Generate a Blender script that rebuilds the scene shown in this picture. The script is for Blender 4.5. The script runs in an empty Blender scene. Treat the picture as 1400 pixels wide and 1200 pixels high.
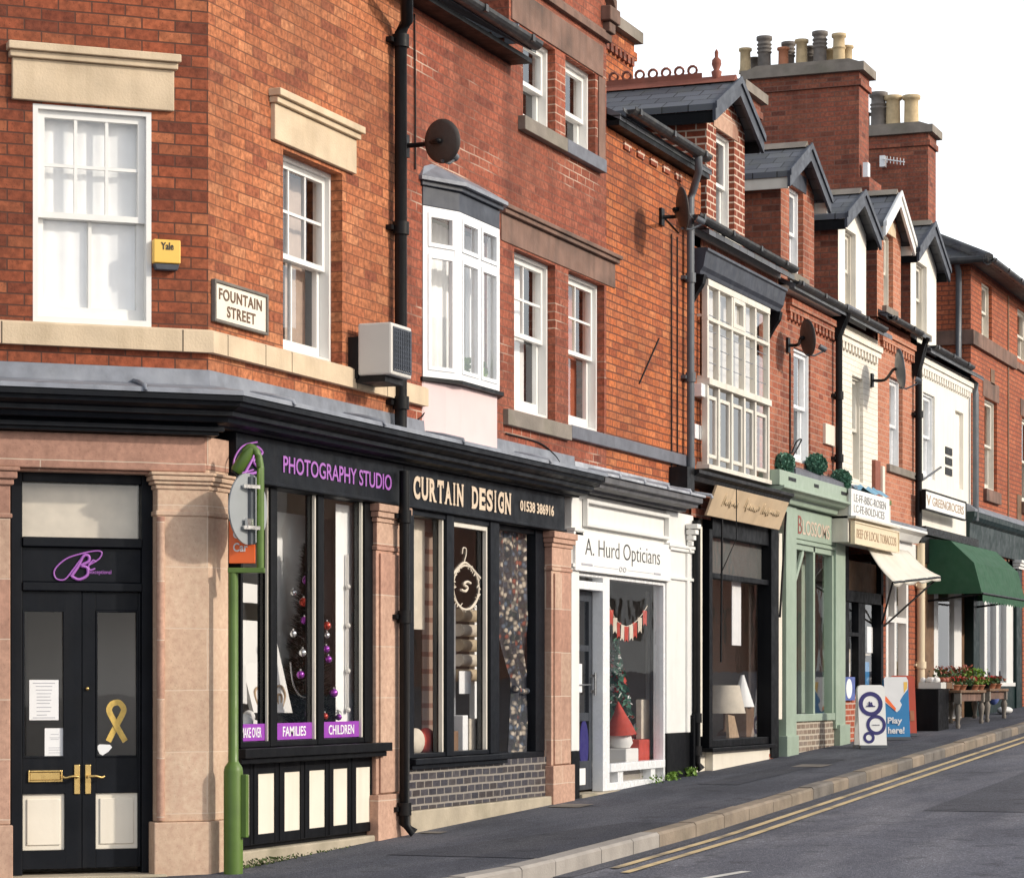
import bpy, bmesh, math, random
from mathutils import Matrix, Vector
random.seed(7)
C = bpy.context.scene.collection
S = bpy.context.scene

# ------------------------------------------------------------------ camera
# World frame: X runs up the street along the shop fronts, Y into the buildings, corner of the block at the origin.
FP, CX, CY, ZE = 3700., 700., 940., 1.27
YAW = math.radians(21)
CAMX, CAMY = -16.53, -8.57
cam = bpy.data.objects.new("camera", bpy.data.cameras.new("camera")); C.objects.link(cam)
cam.location = (CAMX, CAMY, ZE); cam.rotation_euler = (math.pi/2, 0, YAW-math.pi/2)
cam.data.sensor_width = 36; cam.data.lens = 36*FP/1400
cam.data.shift_y = (CY-600)/1400; cam.data.clip_end = 3000; cam.data.clip_start = .1
S.camera = cam
S.render.resolution_x, S.render.resolution_y = 1024, 877

# ------------------------------------------------------------------ sky and sun
SUN_AZ, SUN_EL = math.radians(-84), math.radians(25)
w = bpy.data.worlds.new("World"); S.world = w; w.use_nodes = True
N, L = w.node_tree.nodes, w.node_tree.links
N.clear()
out = N.new('ShaderNodeOutputWorld'); sky = N.new('ShaderNodeTexSky'); sky.sky_type = 'NISHITA'; sky.sun_disc = False
sky.sun_elevation = SUN_EL; sky.sun_rotation = math.pi/2-SUN_AZ; sky.dust_density = 3; sky.air_density = 1.0
b1 = N.new('ShaderNodeBackground'); b1.inputs[1].default_value = .07; L.new(sky.outputs[0], b1.inputs[0])
# thin bright cloud veil, thickest towards the horizon
tc = N.new('ShaderNodeTexCoord'); sp = N.new('ShaderNodeSeparateXYZ'); L.new(tc.outputs['Generated'], sp.inputs[0])
rp = N.new('ShaderNodeValToRGB'); L.new(sp.outputs[2], rp.inputs[0])
rp.color_ramp.elements[0].position = 0.0; rp.color_ramp.elements[0].color = (1.0, 1.0, 1.0, 1)
rp.color_ramp.elements[1].position = .75; rp.color_ramp.elements[1].color = (.30, .32, .35, 1)
e = rp.color_ramp.elements.new(.30); e.color = (1.0, 1.0, 1.0, 1)
b2 = N.new('ShaderNodeBackground'); L.new(rp.outputs[0], b2.inputs[0]); b2.inputs[1].default_value = 1.18
ad = N.new('ShaderNodeAddShader'); L.new(b1.outputs[0], ad.inputs[0]); L.new(b2.outputs[0], ad.inputs[1]); L.new(ad.outputs[0], out.inputs[0])
sl = bpy.data.lights.new("sun", 'SUN'); sl.energy = 2.85; sl.angle = math.radians(2.2); sl.color = (1, .92, .80)
so = bpy.data.objects.new("sun", sl); C.objects.link(so)
sd = Vector((math.cos(SUN_AZ)*math.cos(SUN_EL), math.sin(SUN_AZ)*math.cos(SUN_EL), math.sin(SUN_EL)))
so.rotation_euler = sd.to_track_quat('Z', 'Y').to_euler(); so.location = (10, -30, 30)
S.view_settings.view_transform = 'Standard'; S.view_settings.look = 'None'
S.view_settings.exposure = 0.0; S.view_settings.gamma = 1

# ------------------------------------------------------------------ measuring helpers (sight line -> plane of a wall)
FX, FY, RX, RY = math.cos(YAW), math.sin(YAW), math.sin(YAW), -math.cos(YAW)
def _ray(px, py):
    u = (px-CX)/FP
    return FX+u*RX, FY+u*RY, (CY-py)/FP
def T(px, y=0.):
    d = _ray(px, 0); return CAMX+(y-CAMY)/d[1]*d[0]
def Z(px, py, y=0.):
    d = _ray(px, py); return ZE+(y-CAMY)/d[1]*d[2]
W1A = math.radians(-48)
F1 = Matrix.Rotation(W1A, 4, 'Z')
_c, _s = math.cos(W1A), math.sin(W1A)
def SX(px, y=0.):
    d = _ray(px, 0); cl = (CAMX*_c+CAMY*_s, -CAMX*_s+CAMY*_c); dl = (d[0]*_c+d[1]*_s, -d[0]*_s+d[1]*_c)
    return cl[0]+(y-cl[1])/dl[1]*dl[0]
def SZ(px, py, y=0.):
    d = _ray(px, py); cl = (CAMX*_c+CAMY*_s, -CAMX*_s+CAMY*_c); dl = (d[0]*_c+d[1]*_s, -d[0]*_s+d[1]*_c)
    return ZE+(y-cl[1])/dl[1]*d[2]
def XY(px, D):   # point at distance D along the view axis
    d = _ray(px, 0); return CAMX+D*d[0], CAMY+D*d[1]
def ZD(py, D): return ZE+D*(CY-py)/FP
def g(t): return .031*max(-30, min(t, 60))     # height of the pavement up the hill

# ------------------------------------------------------------------ materials
M = {}
def nd(nt, t, **k):
    n = nt.nodes.new(t)
    for a, b in k.items(): setattr(n, a, b)
    return n
def math_(nt, op, a, b=None):
    n = nd(nt, 'ShaderNodeMath', operation=op)
    for i, v in enumerate((a, b)):
        if v is None: continue
        if isinstance(v, (int, float)): n.inputs[i].default_value = v
        else: nt.links.new(v, n.inputs[i])
    return n.outputs[0]
def noise(nt, scale, detail=4, vec=None, stretch=None):
    n = nd(nt, 'ShaderNodeTexNoise'); n.inputs['Scale'].default_value = scale; n.inputs['Detail'].default_value = detail
    if vec is None: vec = nd(nt, 'ShaderNodeNewGeometry').outputs['Position']
    if stretch:
        mp = nd(nt, 'ShaderNodeMapping'); mp.inputs['Scale'].default_value = stretch; nt.links.new(vec, mp.inputs[0]); vec = mp.outputs[0]
    nt.links.new(vec, n.inputs['Vector']); return n.outputs['Fac']
def ramp(nt, fac, stops):
    r = nd(nt, 'ShaderNodeValToRGB'); nt.links.new(fac, r.inputs[0]); el = r.color_ramp.elements
    for i, (p, c) in enumerate(stops):
        e = el[i] if i < 2 else el.new(p)
        e.position = p; e.color = (*c, 1) if len(c) == 3 else c
    return r.outputs[0]
def mix(nt, fac, a, b, mode='MIX'):
    m = nd(nt, 'ShaderNodeMix', data_type='RGBA', blend_type=mode)
    for i, v in ((0, fac), (6, a), (7, b)):
        if isinstance(v, (int, float)): m.inputs[i].default_value = v
        elif isinstance(v, tuple): m.inputs[i].default_value = (*v, 1) if len(v) == 3 else v
        else: nt.links.new(v, m.inputs[i])
    return m.outputs[2]
def base(name, rough=.6, metal=0., spec=.5):
    m = bpy.data.materials.new(name); m.use_nodes = True; nt = m.node_tree; nt.nodes.clear()
    o = nd(nt, 'ShaderNodeOutputMaterial'); p = nd(nt, 'ShaderNodeBsdfPrincipled'); nt.links.new(p.outputs[0], o.inputs[0])
    p.inputs['Roughness'].default_value = rough; p.inputs['Metallic'].default_value = metal; p.inputs['Specular IOR Level'].default_value = spec
    M[name] = m; return m, nt, p
def bump(nt, p, h, strength=.3, dist=.01):
    b = nd(nt, 'ShaderNodeBump'); b.inputs['Strength'].default_value = strength; b.inputs['Distance'].default_value = dist
    nt.links.new(h, b.inputs['Height']); nt.links.new(b.outputs[0], p.inputs['Normal'])
def mat(name, col, rough=.6, var=.15, sc=5., bmp=.0, bsc=80., metal=0., spec=.5, stain=0., stcol=(.03, .028, .025), streak=0.):
    m, nt, p = base(name, rough, metal, spec)
    c = ramp(nt, noise(nt, sc, 6), [(.25, tuple(x*(1-var) for x in col)), (.75, tuple(min(1, x*(1+var)) for x in col))])
    if stain:
        f = ramp(nt, noise(nt, 1.7, 8), [(.5, (0, 0, 0)), (.72, (stain,)*3)]); c = mix(nt, f, c, stcol)
    if streak:
        f = ramp(nt, noise(nt, 1., 6, stretch=(9, 9, .7)), [(.48, (0, 0, 0)), (.75, (streak,)*3)]); c = mix(nt, f, c, stcol)
    nt.links.new(c, p.inputs['Base Color'])
    if bmp: bump(nt, p, noise(nt, bsc, 6), bmp, .01)
    r = ramp(nt, noise(nt, sc*2.3, 5), [(.3, (max(0, rough-.1),)*3), (.7, (min(1, rough+.1),)*3)]); nt.links.new(r, p.inputs['Roughness'])
    return m
def brick(name, tones, mortar, bw=.228, rh=.0765, ms=.008, stain=.35, patch=None, rough=.85, bstr=.5, sooty=0., mott=.45):
    m, nt, p = base(name, rough, 0, .25)
    uv = nd(nt, 'ShaderNodeUVMap').outputs[0]
    # slight waviness of the courses
    wob = nd(nt, 'ShaderNodeTexNoise'); wob.inputs['Scale'].default_value = 3.; nt.links.new(uv, wob.inputs['Vector'])
    sc = nd(nt, 'ShaderNodeVectorMath', operation='SCALE'); sc.inputs[3].default_value = .012; nt.links.new(wob.outputs['Color'], sc.inputs[0])
    av = nd(nt, 'ShaderNodeVectorMath', operation='ADD'); nt.links.new(uv, av.inputs[0]); nt.links.new(sc.outputs[0], av.inputs[1]); v = av.outputs[0]
    b = nd(nt, 'ShaderNodeTexBrick'); nt.links.new(v, b.inputs['Vector'])
    b.inputs['Scale'].default_value = 1; b.inputs['Mortar Size'].default_value = ms; b.inputs['Mortar Smooth'].default_value = .25
    b.inputs['Brick Width'].default_value = bw; b.inputs['Row Height'].default_value = rh
    fac = b.outputs['Fac']
    s = nd(nt, 'ShaderNodeSeparateXYZ'); nt.links.new(v, s.inputs[0])
    row = math_(nt, 'FLOOR', math_(nt, 'DIVIDE', s.outputs[1], rh))
    par = math_(nt, 'FLOORED_MODULO', row, 2.); off = math_(nt, 'MULTIPLY', math_(nt, 'SUBTRACT', 1., par), .5)
    col = math_(nt, 'FLOOR', math_(nt, 'ADD', math_(nt, 'DIVIDE', s.outputs[0], bw), off))
    cb = nd(nt, 'ShaderNodeCombineXYZ'); nt.links.new(col, cb.inputs[0]); nt.links.new(row, cb.inputs[1])
    wn = nd(nt, 'ShaderNodeTexWhiteNoise', noise_dimensions='2D'); nt.links.new(cb.outputs[0], wn.inputs['Vector'])
    n = len(tones)
    r = nd(nt, 'ShaderNodeValToRGB'); r.color_ramp.interpolation = 'LINEAR'; nt.links.new(wn.outputs['Value'], r.inputs[0])
    el = r.color_ramp.elements
    for i, t in enumerate(tones):
        e = el[i] if i < 2 else el.new(1.)
        e.position = i/(n-1)
        e.color = (*t, 1)
    c = r.outputs[0]
    geo = nd(nt, 'ShaderNodeNewGeometry').outputs['Position']
    c = mix(nt, mott, c, ramp(nt, noise(nt, 24, 8, geo), [(.28, (.22, .20, .20)), (.72, (.80, .78, .76))]), 'OVERLAY')
    c = mix(nt, ramp(nt, noise(nt, 95, 3, geo), [(.60, (0, 0, 0)), (.72, (mott,)*3)]), c, (.045, .022, .018))
    c = mix(nt, ramp(nt, noise(nt, .9, 7, geo), [(.42, (0, 0, 0)), (.78, (stain,)*3)]), c, (.07, .03, .022))
    mc = mortar
    if patch:       # patches of newer pale pointing
        mc = mix(nt, ramp(nt, noise(nt, 1.0, 5, geo, (.6, .6, 2.0)), [(.53, (0, 0, 0)), (.60, (1, 1, 1))]), mortar, patch)
    c = mix(nt, fac, c, mc)
    if sooty:
        c = mix(nt, ramp(nt, noise(nt, .6, 5, geo, (6, 6, .8)), [(.45, (0, 0, 0)), (.8, (sooty,)*3)]), c, (.03, .02, .018))
    nt.links.new(c, p.inputs['Base Color'])
    h = math_(nt, 'ADD', math_(nt, 'MULTIPLY', fac, -1.), math_(nt, 'MULTIPLY', noise(nt, 60, 6, geo), .5))
    bump(nt, p, h, bstr, .008)
    return m
def slate(name, col, rh=.22, bw=.3):
    m, nt, p = base(name, .55, 0, .4)
    uv = nd(nt, 'ShaderNodeUVMap').outputs[0]
    b = nd(nt, 'ShaderNodeTexBrick'); nt.links.new(uv, b.inputs['Vector']); b.inputs['Scale'].default_value = 1
    b.inputs['Mortar Size'].default_value = .008; b.inputs['Brick Width'].default_value = bw; b.inputs['Row Height'].default_value = rh; b.inputs['Mortar Smooth'].default_value = .3
    b.inputs['Color1'].default_value = (*[x*.7 for x in col], 1); b.inputs['Color2'].default_value = (*[x*1.35 for x in col], 1); b.inputs['Mortar'].default_value = (.012, .012, .014, 1)
    c = mix(nt, ramp(nt, noise(nt, 3, 8), [(.5, (0, 0, 0)), (.75, (.5,)*3)]), b.outputs['Color'], (.10, .105, .075))
    nt.links.new(c, p.inputs['Base Color'])
    s = nd(nt, 'ShaderNodeSeparateXYZ'); nt.links.new(uv, s.inputs[0])
    fr = math_(nt, 'FRACT', math_(nt, 'DIVIDE', s.outputs[1], rh))
    bump(nt, p, math_(nt, 'ADD', math_(nt, 'MULTIPLY', fr, -.8), math_(nt, 'MULTIPLY', b.outputs['Fac'], -.5)), .8, .02)
def glass(name, tint=(1, 1, 1), ior=1.6, boost=1., rough=.015):
    m = bpy.data.materials.new(name); m.use_nodes = True; nt = m.node_tree; nt.nodes.clear(); M[name] = m
    o = nd(nt, 'ShaderNodeOutputMaterial'); tr = nd(nt, 'ShaderNodeBsdfTransparent'); tr.inputs[0].default_value = (*tint, 1)
    gl = nd(nt, 'ShaderNodeBsdfGlossy'); gl.inputs['Roughness'].default_value = rough; gl.inputs['Color'].default_value = (.95, .97, 1, 1)
    f = nd(nt, 'ShaderNodeFresnel')
    bf = nd(nt, 'ShaderNodeNewGeometry').outputs['Backfacing']      # a thin pane reflects alike from both sides
    nt.links.new(math_(nt, 'ADD', math_(nt, 'MULTIPLY', bf, 1/ior-ior), ior), f.inputs[0])
    b = nd(nt, 'ShaderNodeBump'); b.inputs['Strength'].default_value = .06; b.inputs['Distance'].default_value = .02
    nt.links.new(noise(nt, 2.2, 2), b.inputs['Height']); nt.links.new(b.outputs[0], gl.inputs['Normal'])
    mx = nd(nt, 'ShaderNodeMixShader'); nt.links.new(math_(nt, 'MINIMUM', math_(nt, 'MULTIPLY', f.outputs[0], boost), 1.), mx.inputs[0]); nt.links.new(tr.outputs[0], mx.inputs[1]); nt.links.new(gl.outputs[0], mx.inputs[2])
    nt.links.new(mx.outputs[0], o.inputs[0])

brick('brick_corner', [(.14, .040, .024), (.25, .066, .032), (.35, .100, .046), (.18, .046, .025), (.40, .135, .062), (.28, .075, .036), (.33, .088, .040)], (.105, .046, .032), ms=.006, stain=.55, mott=.65, sooty=.25)
brick('brick_street', [(.36, .115, .052), (.47, .175, .078), (.40, .135, .06), (.52, .22, .105), (.26, .078, .042), (.43, .15, .068), (.50, .195, .09)], (.18, .075, .042), ms=.005, stain=.6, mott=.9, sooty=.3)
brick('brick_rose', [(.26, .072, .042), (.36, .108, .062), (.30, .086, .050), (.39, .13, .078), (.20, .056, .036)], (.20, .085, .058), ms=.006, stain=.6, patch=(.55, .40, .31), sooty=.55, mott=.8)
brick('brick_orange', [(.42, .115, .040), (.53, .165, .056), (.46, .13, .047), (.55, .20, .08), (.30, .08, .034), (.48, .16, .065), (.38, .105, .042)], (.13, .05, .032), ms=.008, stain=.6, mott=.8, sooty=.3)
brick('brick_pointed', [(.18, .042, .025), (.26, .068, .036), (.22, .053, .030), (.30, .082, .044)], (.62, .48, .38), ms=.010, stain=.2)
brick('brick_terrace', [(.30, .09, .052), (.41, .14, .08), (.34, .105, .06), (.44, .17, .10), (.24, .068, .042)], (.38, .24, .18), ms=.007, stain=.5, sooty=.45, mott=.7)
brick('brick_salmon', [(.47, .19, .115), (.53, .23, .14), (.43, .165, .10), (.5, .21, .125)], (.50, .30, .22), ms=.007, stain=.3, mott=.55)
brick('brick_far', [(.36, .095, .048), (.45, .135, .064), (.39, .11, .053), (.47, .155, .078)], (.17, .07, .048), ms=.010, stain=.45, mott=.6, sooty=.2)
brick('brick_chimney', [(.24, .072, .046), (.34, .11, .066), (.29, .088, .055), (.38, .135, .08), (.13, .042, .03)], (.19, .10, .075), ms=.008, stain=.6, sooty=.4, mott=.6)
brick('brick_white', [(.80, .74, .64), (.84, .79, .70), (.78, .73, .64)], (.62, .56, .47), ms=.006, stain=.04, bstr=.6)
brick('brick_glazed', [(.040, .040, .050), (.070, .068, .080), (.05, .05, .062), (.09, .085, .092), (.055, .047, .047)], (.30, .27, .235), ms=.009, stain=.1, rough=.35, bw=.17, rh=.066, mott=.5)
brick('brick_stall', [(.20, .15, .115), (.27, .21, .165), (.22, .18, .15)], (.48, .42, .34), ms=.012, stain=.2, bw=.2, rh=.07)
brick('brick_red_base', [(.34, .075, .04), (.42, .11, .06), (.38, .09, .05)], (.55, .42, .34), ms=.010, stain=.2)
slate('slate', (.085, .09, .105)); slate('slate_dark', (.035, .036, .042))
mat('stone_buff', (.62, .49, .34), .85, .14, 4, .3, 60, stain=.3, stcol=(.34, .25, .15), streak=.28)
brick('stone_pink', [(.42, .235, .175), (.52, .31, .23), (.56, .39, .29), (.46, .26, .19), (.55, .35, .26)], (.60, .48, .38), bw=2.3, rh=.40, ms=.004, stain=.4, mott=.3, bstr=.3, sooty=.35)
brick('stone_cream', [(.60, .43, .31), (.64, .47, .35), (.57, .40, .29), (.62, .45, .33)], (.66, .52, .40), bw=2.3, rh=.42, ms=.004, stain=.3, mott=.26, bstr=.3, sooty=.22)
mat('stone_sooty', (.21, .125, .095), .9, .3, 3, .3, 50, stain=.7, streak=.4)
mat('stone_grey', (.23, .20, .17), .9, .25, 4, .3, 50, stain=.5, stcol=(.12, .12, .07))
mat('slate_sill', (.12, .125, .15), .5, .2, 5)
mat('plinth_stone', (.42, .36, .27), .9, .2, 4, .4, 40, stain=.5, stcol=(.10, .10, .05))
mat('black_paint', (.004, .0045, .006), .5, .3, 4, .08, 30, spec=.14, streak=.05, stcol=(.10, .09, .08))
mat('slate_paint', (.035, .041, .058), .5, .25, 4, .05, 30, streak=.3, stcol=(.11, .12, .14))
mat('navy_paint', (.005, .0065, .010), .48, .3, 4, .08, 30, spec=.16, streak=.05, stcol=(.10, .09, .08))
mat('white_paint', (.80, .79, .76), .4, .04, 5, .04, 30, streak=.12, stcol=(.55, .50, .42))
mat('old_white', (.70, .66, .58), .55, .08, 5, .06, 30, streak=.3, stcol=(.42, .35, .26))
mat('upvc', (.82, .83, .84), .25, .03, 5)
mat('cream_paint', (.78, .72, .61), .5, .06, 3, .04, 30, streak=.2, stcol=(.55, .45, .33))
mat('white_render', (.84, .80, .72), .75, .05, 3, .1, 60, streak=.25, stcol=(.55, .52, .47))
mat('pink_render', (.74, .565, .56), .8, .05, 3, .06, 60, streak=.15, stcol=(.55, .45, .42))
mat('sage_paint', (.32, .40, .315), .45, .08, 4, .05, 30, streak=.2, stcol=(.22, .29, .21))
mat('dark_green_paint', (.008, .022, .022), .45, .2, 4, spec=.25)
mat('lead', (.20, .215, .25), .5, .25, 7, .3, 15, metal=.15, stain=.3, stcol=(.5, .52, .56))
mat('lead_bright', (.40, .42, .46), .5, .3, 9, .4, 15, metal=.1, stain=.5, stcol=(.20, .21, .24))
mat('weathered_board', (.105, .105, .115), .6, .35, 5, .1, 30, streak=.4, stcol=(.20, .19, .18))
mat('door_grey', (.035, .04, .05), .4, .2, 5)
mat('iron', (.006, .0065, .008), .5, .3, 8, .1, 30, spec=.22, streak=.12, stcol=(.10, .06, .04))
mat('grey_plastic', (.10, .11, .125), .4, .2, 6)
mat('gutter_grey', (.026, .026, .028), .45, .3, 5, streak=.3, stcol=(.13, .12, .10))
def asphalt(name, col, worn, grain, crack=.5):
    m, nt, p = base(name, .9, 0, .3)
    k = lambda f: tuple(x*f for x in col)
    c = ramp(nt, noise(nt, .55, 8), [(.3, k(.78)), (.7, k(1.2))])
    c = mix(nt, ramp(nt, noise(nt, 1.3, 8, None, (.35, 1.6, 1)), [(.46, (0, 0, 0)), (.66, (.8,)*3)]), c, worn)
    c = mix(nt, ramp(nt, noise(nt, 2.6, 8), [(.60, (0, 0, 0)), (.68, (.5,)*3)]), c, k(.45))
    v = nd(nt, 'ShaderNodeTexVoronoi'); v.inputs['Scale'].default_value = grain; nt.links.new(nd(nt, 'ShaderNodeNewGeometry').outputs['Position'], v.inputs['Vector'])
    sc = nd(nt, 'ShaderNodeSeparateColor'); nt.links.new(v.outputs['Color'], sc.inputs[0])
    c = mix(nt, .8, c, ramp(nt, sc.outputs[0], [(.0, (.30,)*3), (.8, (.55,)*3), (.93, (.72,)*3), (1., (.95,)*3)]), 'OVERLAY')
    w_ = nd(nt, 'ShaderNodeTexVoronoi', feature='DISTANCE_TO_EDGE'); w_.inputs['Scale'].default_value = .33
    nz = nd(nt, 'ShaderNodeTexNoise'); nz.inputs['Scale'].default_value = 2.2; nz.inputs['Detail'].default_value = 8; nt.links.new(nd(nt, 'ShaderNodeNewGeometry').outputs['Position'], nz.inputs['Vector'])
    ma = nd(nt, 'ShaderNodeVectorMath', operation='MULTIPLY_ADD'); nt.links.new(nz.outputs['Color'], ma.inputs[0]); ma.inputs[1].default_value = (.9, .9, .9); nt.links.new(nd(nt, 'ShaderNodeNewGeometry').outputs['Position'], ma.inputs[2]); nt.links.new(ma.outputs[0], w_.inputs['Vector'])
    c = mix(nt, ramp(nt, w_.outputs['Distance'], [(.0, (crack,)*3), (.012, (0, 0, 0))]), c, k(.3))
    nt.links.new(c, p.inputs['Base Color'])
    bump(nt, p, math_(nt, 'ADD', noise(nt, 140, 6), math_(nt, 'MULTIPLY', v.outputs['Distance'], .6)), .7, .012)
asphalt('asphalt', (.125, .128, .155), (.20, .20, .225), 70, .35); asphalt('asphalt_pavement', (.070, .074, .094), (.12, .123, .145), 90, .0); asphalt('asphalt_patch', (.09, .092, .11), (.13, .13, .15), 80, .3)
mat('kerb_brown', (.25, .20, .15), .9, .3, 4, .5, 40, stain=.4, stcol=(.13, .12, .08)); mat('kerb_grey', (.17, .15, .13), .9, .3, 4, .5, 40, stain=.4); mat('kerb_pale', (.34, .31, .28), .9, .14, 5, .4, 60, stain=.2)
mat('yellow_line', (.60, .46, .25), .85, .22, 9, .2, 200, stain=.75, stcol=(.12, .11, .10))
mat('white_line', (.62, .60, .56), .8, .1, 7, .2, 200, stain=.35, stcol=(.14, .14, .14))
mat('brass', (.75, .52, .20), .3, .1, 8, metal=.9)
mat('chrome', (.6, .6, .6), .25, .1, 8, metal=.9)
mat('post_green', (.085, .155, .022), .45, .2, 6, .05, 20, streak=.15, stcol=(.12, .17, .05))
mat('sign_back', (.34, .36, .37), .45, .06, 4, metal=.2)
mat('orange_paint', (.95, .16, .025), .45, .05, 5)
mat('purple', (.30, .055, .42), .4, .06, 4)
mat('lilac', (.38, .13, .48), .4, .05, 4)
mat('gold_letter', (.68, .54, .40), .45, .08, 6)
mat('black_letter', (.02, .02, .022), .5, .1, 6)
mat('white_letter', (.82, .82, .82), .5, .03, 6)
mat('paper', (.80, .80, .80), .7, .04, 6)
mat('paper_ink', (.38, .38, .42), .7, .05, 6)
mat('sign_white', (.86, .85, .82), .4, .03, 4)
mat('sign_cream', (.74, .62, .43), .5, .06, 4)
mat('wood_sign', (.58, .44, .29), .6, .18, 3, .1, 40, stain=.2, stcol=(.35, .20, .08))
mat('timber', (.17, .095, .05), .7, .3, 5, .3, 40)
mat('alarm_yellow', (.85, .52, .10), .4, .04, 4)
mat('ribbon_gold', (.62, .42, .10), .5, .25, 30)
mat('mesh_dish', (.050, .043, .040), .6, .15, 14, .2, 120)
mat('ac_beige', (.62, .60, .56), .45, .04, 4)
mat('dark_grille', (.055, .065, .085), .5, .2, 6)
mat('awning_cream', (.66, .62, .54), .85, .1, 4, .15, 60, stain=.3, stcol=(.45, .38, .28))
mat('awning_green', (.020, .085, .040), .8, .12, 4, .15, 80)
mat('board_blue', (.02, .20, .45), .4, .06, 4)
mat('ring_navy', (.022, .016, .14), .4, .06, 4)
mat('board_red', (.50, .07, .03), .45, .1, 4)
mat('clay_pot', (.42, .17, .09), .8, .15, 8)
mat('pot_buff', (.50, .38, .22), .85, .22, 9, .2, 40, stain=.3)
mat('pot_grey', (.16, .14, .125), .85, .25, 9, .2, 40, stain=.4)
mat('leaf', (.050, .10, .028), .6, .4, 9)
mat('leaf_bright', (.14, .25, .03), .6, .3, 9)
mat('leaf_blue', (.075, .20, .135), .6, .35, 14)
mat('leaf_fir', (.024, .046, .040), .7, .4, 12)
mat('flower_red', (.40, .035, .025), .6, .4, 20)
mat('flower_rust', (.30, .08, .045), .6, .4, 20)
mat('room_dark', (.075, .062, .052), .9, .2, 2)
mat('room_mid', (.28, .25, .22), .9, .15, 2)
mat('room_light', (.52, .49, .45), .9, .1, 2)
mat('curtain_white', (.84, .84, .83), .9, .05, 6)
mat('curtain_warm', (.42, .33, .27), .9, .15, 8)
mat('curtain_ochre', (.50, .28, .06), .9, .15, 8)
mat('curtain_rust', (.34, .09, .04), .9, .15, 8)
mat('canvas_white', (.72, .71, .69), .7, .03, 5)
mat('canvas_tan', (.42, .29, .18), .7, .3, 14)
mat('fabric_red', (.45, .05, .03), .8, .25, 9)
mat('fabric_tan', (.45, .36, .24), .85, .2, 9)
mat('fabric_cream', (.62, .55, .45), .85, .12, 9)
mat('teal_plastic', (.22, .45, .55), .4, .1, 5)
mat('bauble_red', (.50, .06, .04), .15, .05, 4, metal=.6)
mat('bauble_purple', (.36, .06, .45), .15, .05, 4, metal=.6)
mat('bauble_silver', (.75, .75, .75), .12, .03, 4, metal=.8)
mat('sack_blue', (.09, .13, .36), .7, .3, 14)
mat('terracotta', (.26, .085, .055), .8, .2, 6, .2, 40)
mat('moss', (.055, .085, .02), .95, .4, 20, .4, 80)
mat('wet_blue', (.16, .33, .47), .6, .1, 5)
mat('blind_grey', (.10, .10, .095), .8, .12, 6)
glass('glass', ior=1.65, boost=1.15); glass('glass_shop', ior=1.5, boost=.85)
def tartan():
    m, nt, p = base('tartan', .9); geo = nd(nt, 'ShaderNodeNewGeometry').outputs['Position']
    s = nd(nt, 'ShaderNodeSeparateXYZ'); nt.links.new(geo, s.inputs[0])
    a = math_(nt, 'GREATER_THAN', math_(nt, 'FRACT', math_(nt, 'MULTIPLY', s.outputs[2], 7.)), .72)
    b = math_(nt, 'GREATER_THAN', math_(nt, 'FRACT', math_(nt, 'MULTIPLY', s.outputs[0], 9.)), .7)
    c = mix(nt, math_(nt, 'MULTIPLY', a, .6), (.52, .38, .30), (.25, .07, .05)); c = mix(nt, math_(nt, 'MULTIPLY', b, .5), c, (.2, .06, .045))
    nt.links.new(c, p.inputs['Base Color'])
tartan()
def floral():
    m, nt, p = base('floral', .9); geo = nd(nt, 'ShaderNodeNewGeometry').outputs['Position']
    v = nd(nt, 'ShaderNodeTexVoronoi'); v.inputs['Scale'].default_value = 24; nt.links.new(geo, v.inputs['Vector'])
    s = nd(nt, 'ShaderNodeSeparateColor'); nt.links.new(v.outputs['Color'], s.inputs[0])
    r = nd(nt, 'ShaderNodeValToRGB'); r.color_ramp.interpolation = 'CONSTANT'; nt.links.new(s.outputs[0], r.inputs[0])
    el = r.color_ramp.elements
    for i, (pp, cc) in enumerate([(0, (.05, .05, .06)), (.30, (.50, .42, .33)), (.46, (.12, .15, .20)), (.64, (.26, .08, .055)), (.72, (.58, .50, .41)), (.84, (.05, .055, .05))]):
        e = el[i] if i < 2 else el.new(pp)
        e.position = pp; e.color = (*cc, 1)
    c = mix(nt, ramp(nt, v.outputs['Distance'], [(.25, (0, 0, 0)), (.6, (.8,)*3)]), r.outputs[0], (.03, .03, .035))
    nt.links.new(c, p.inputs['Base Color'])
floral()

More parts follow.
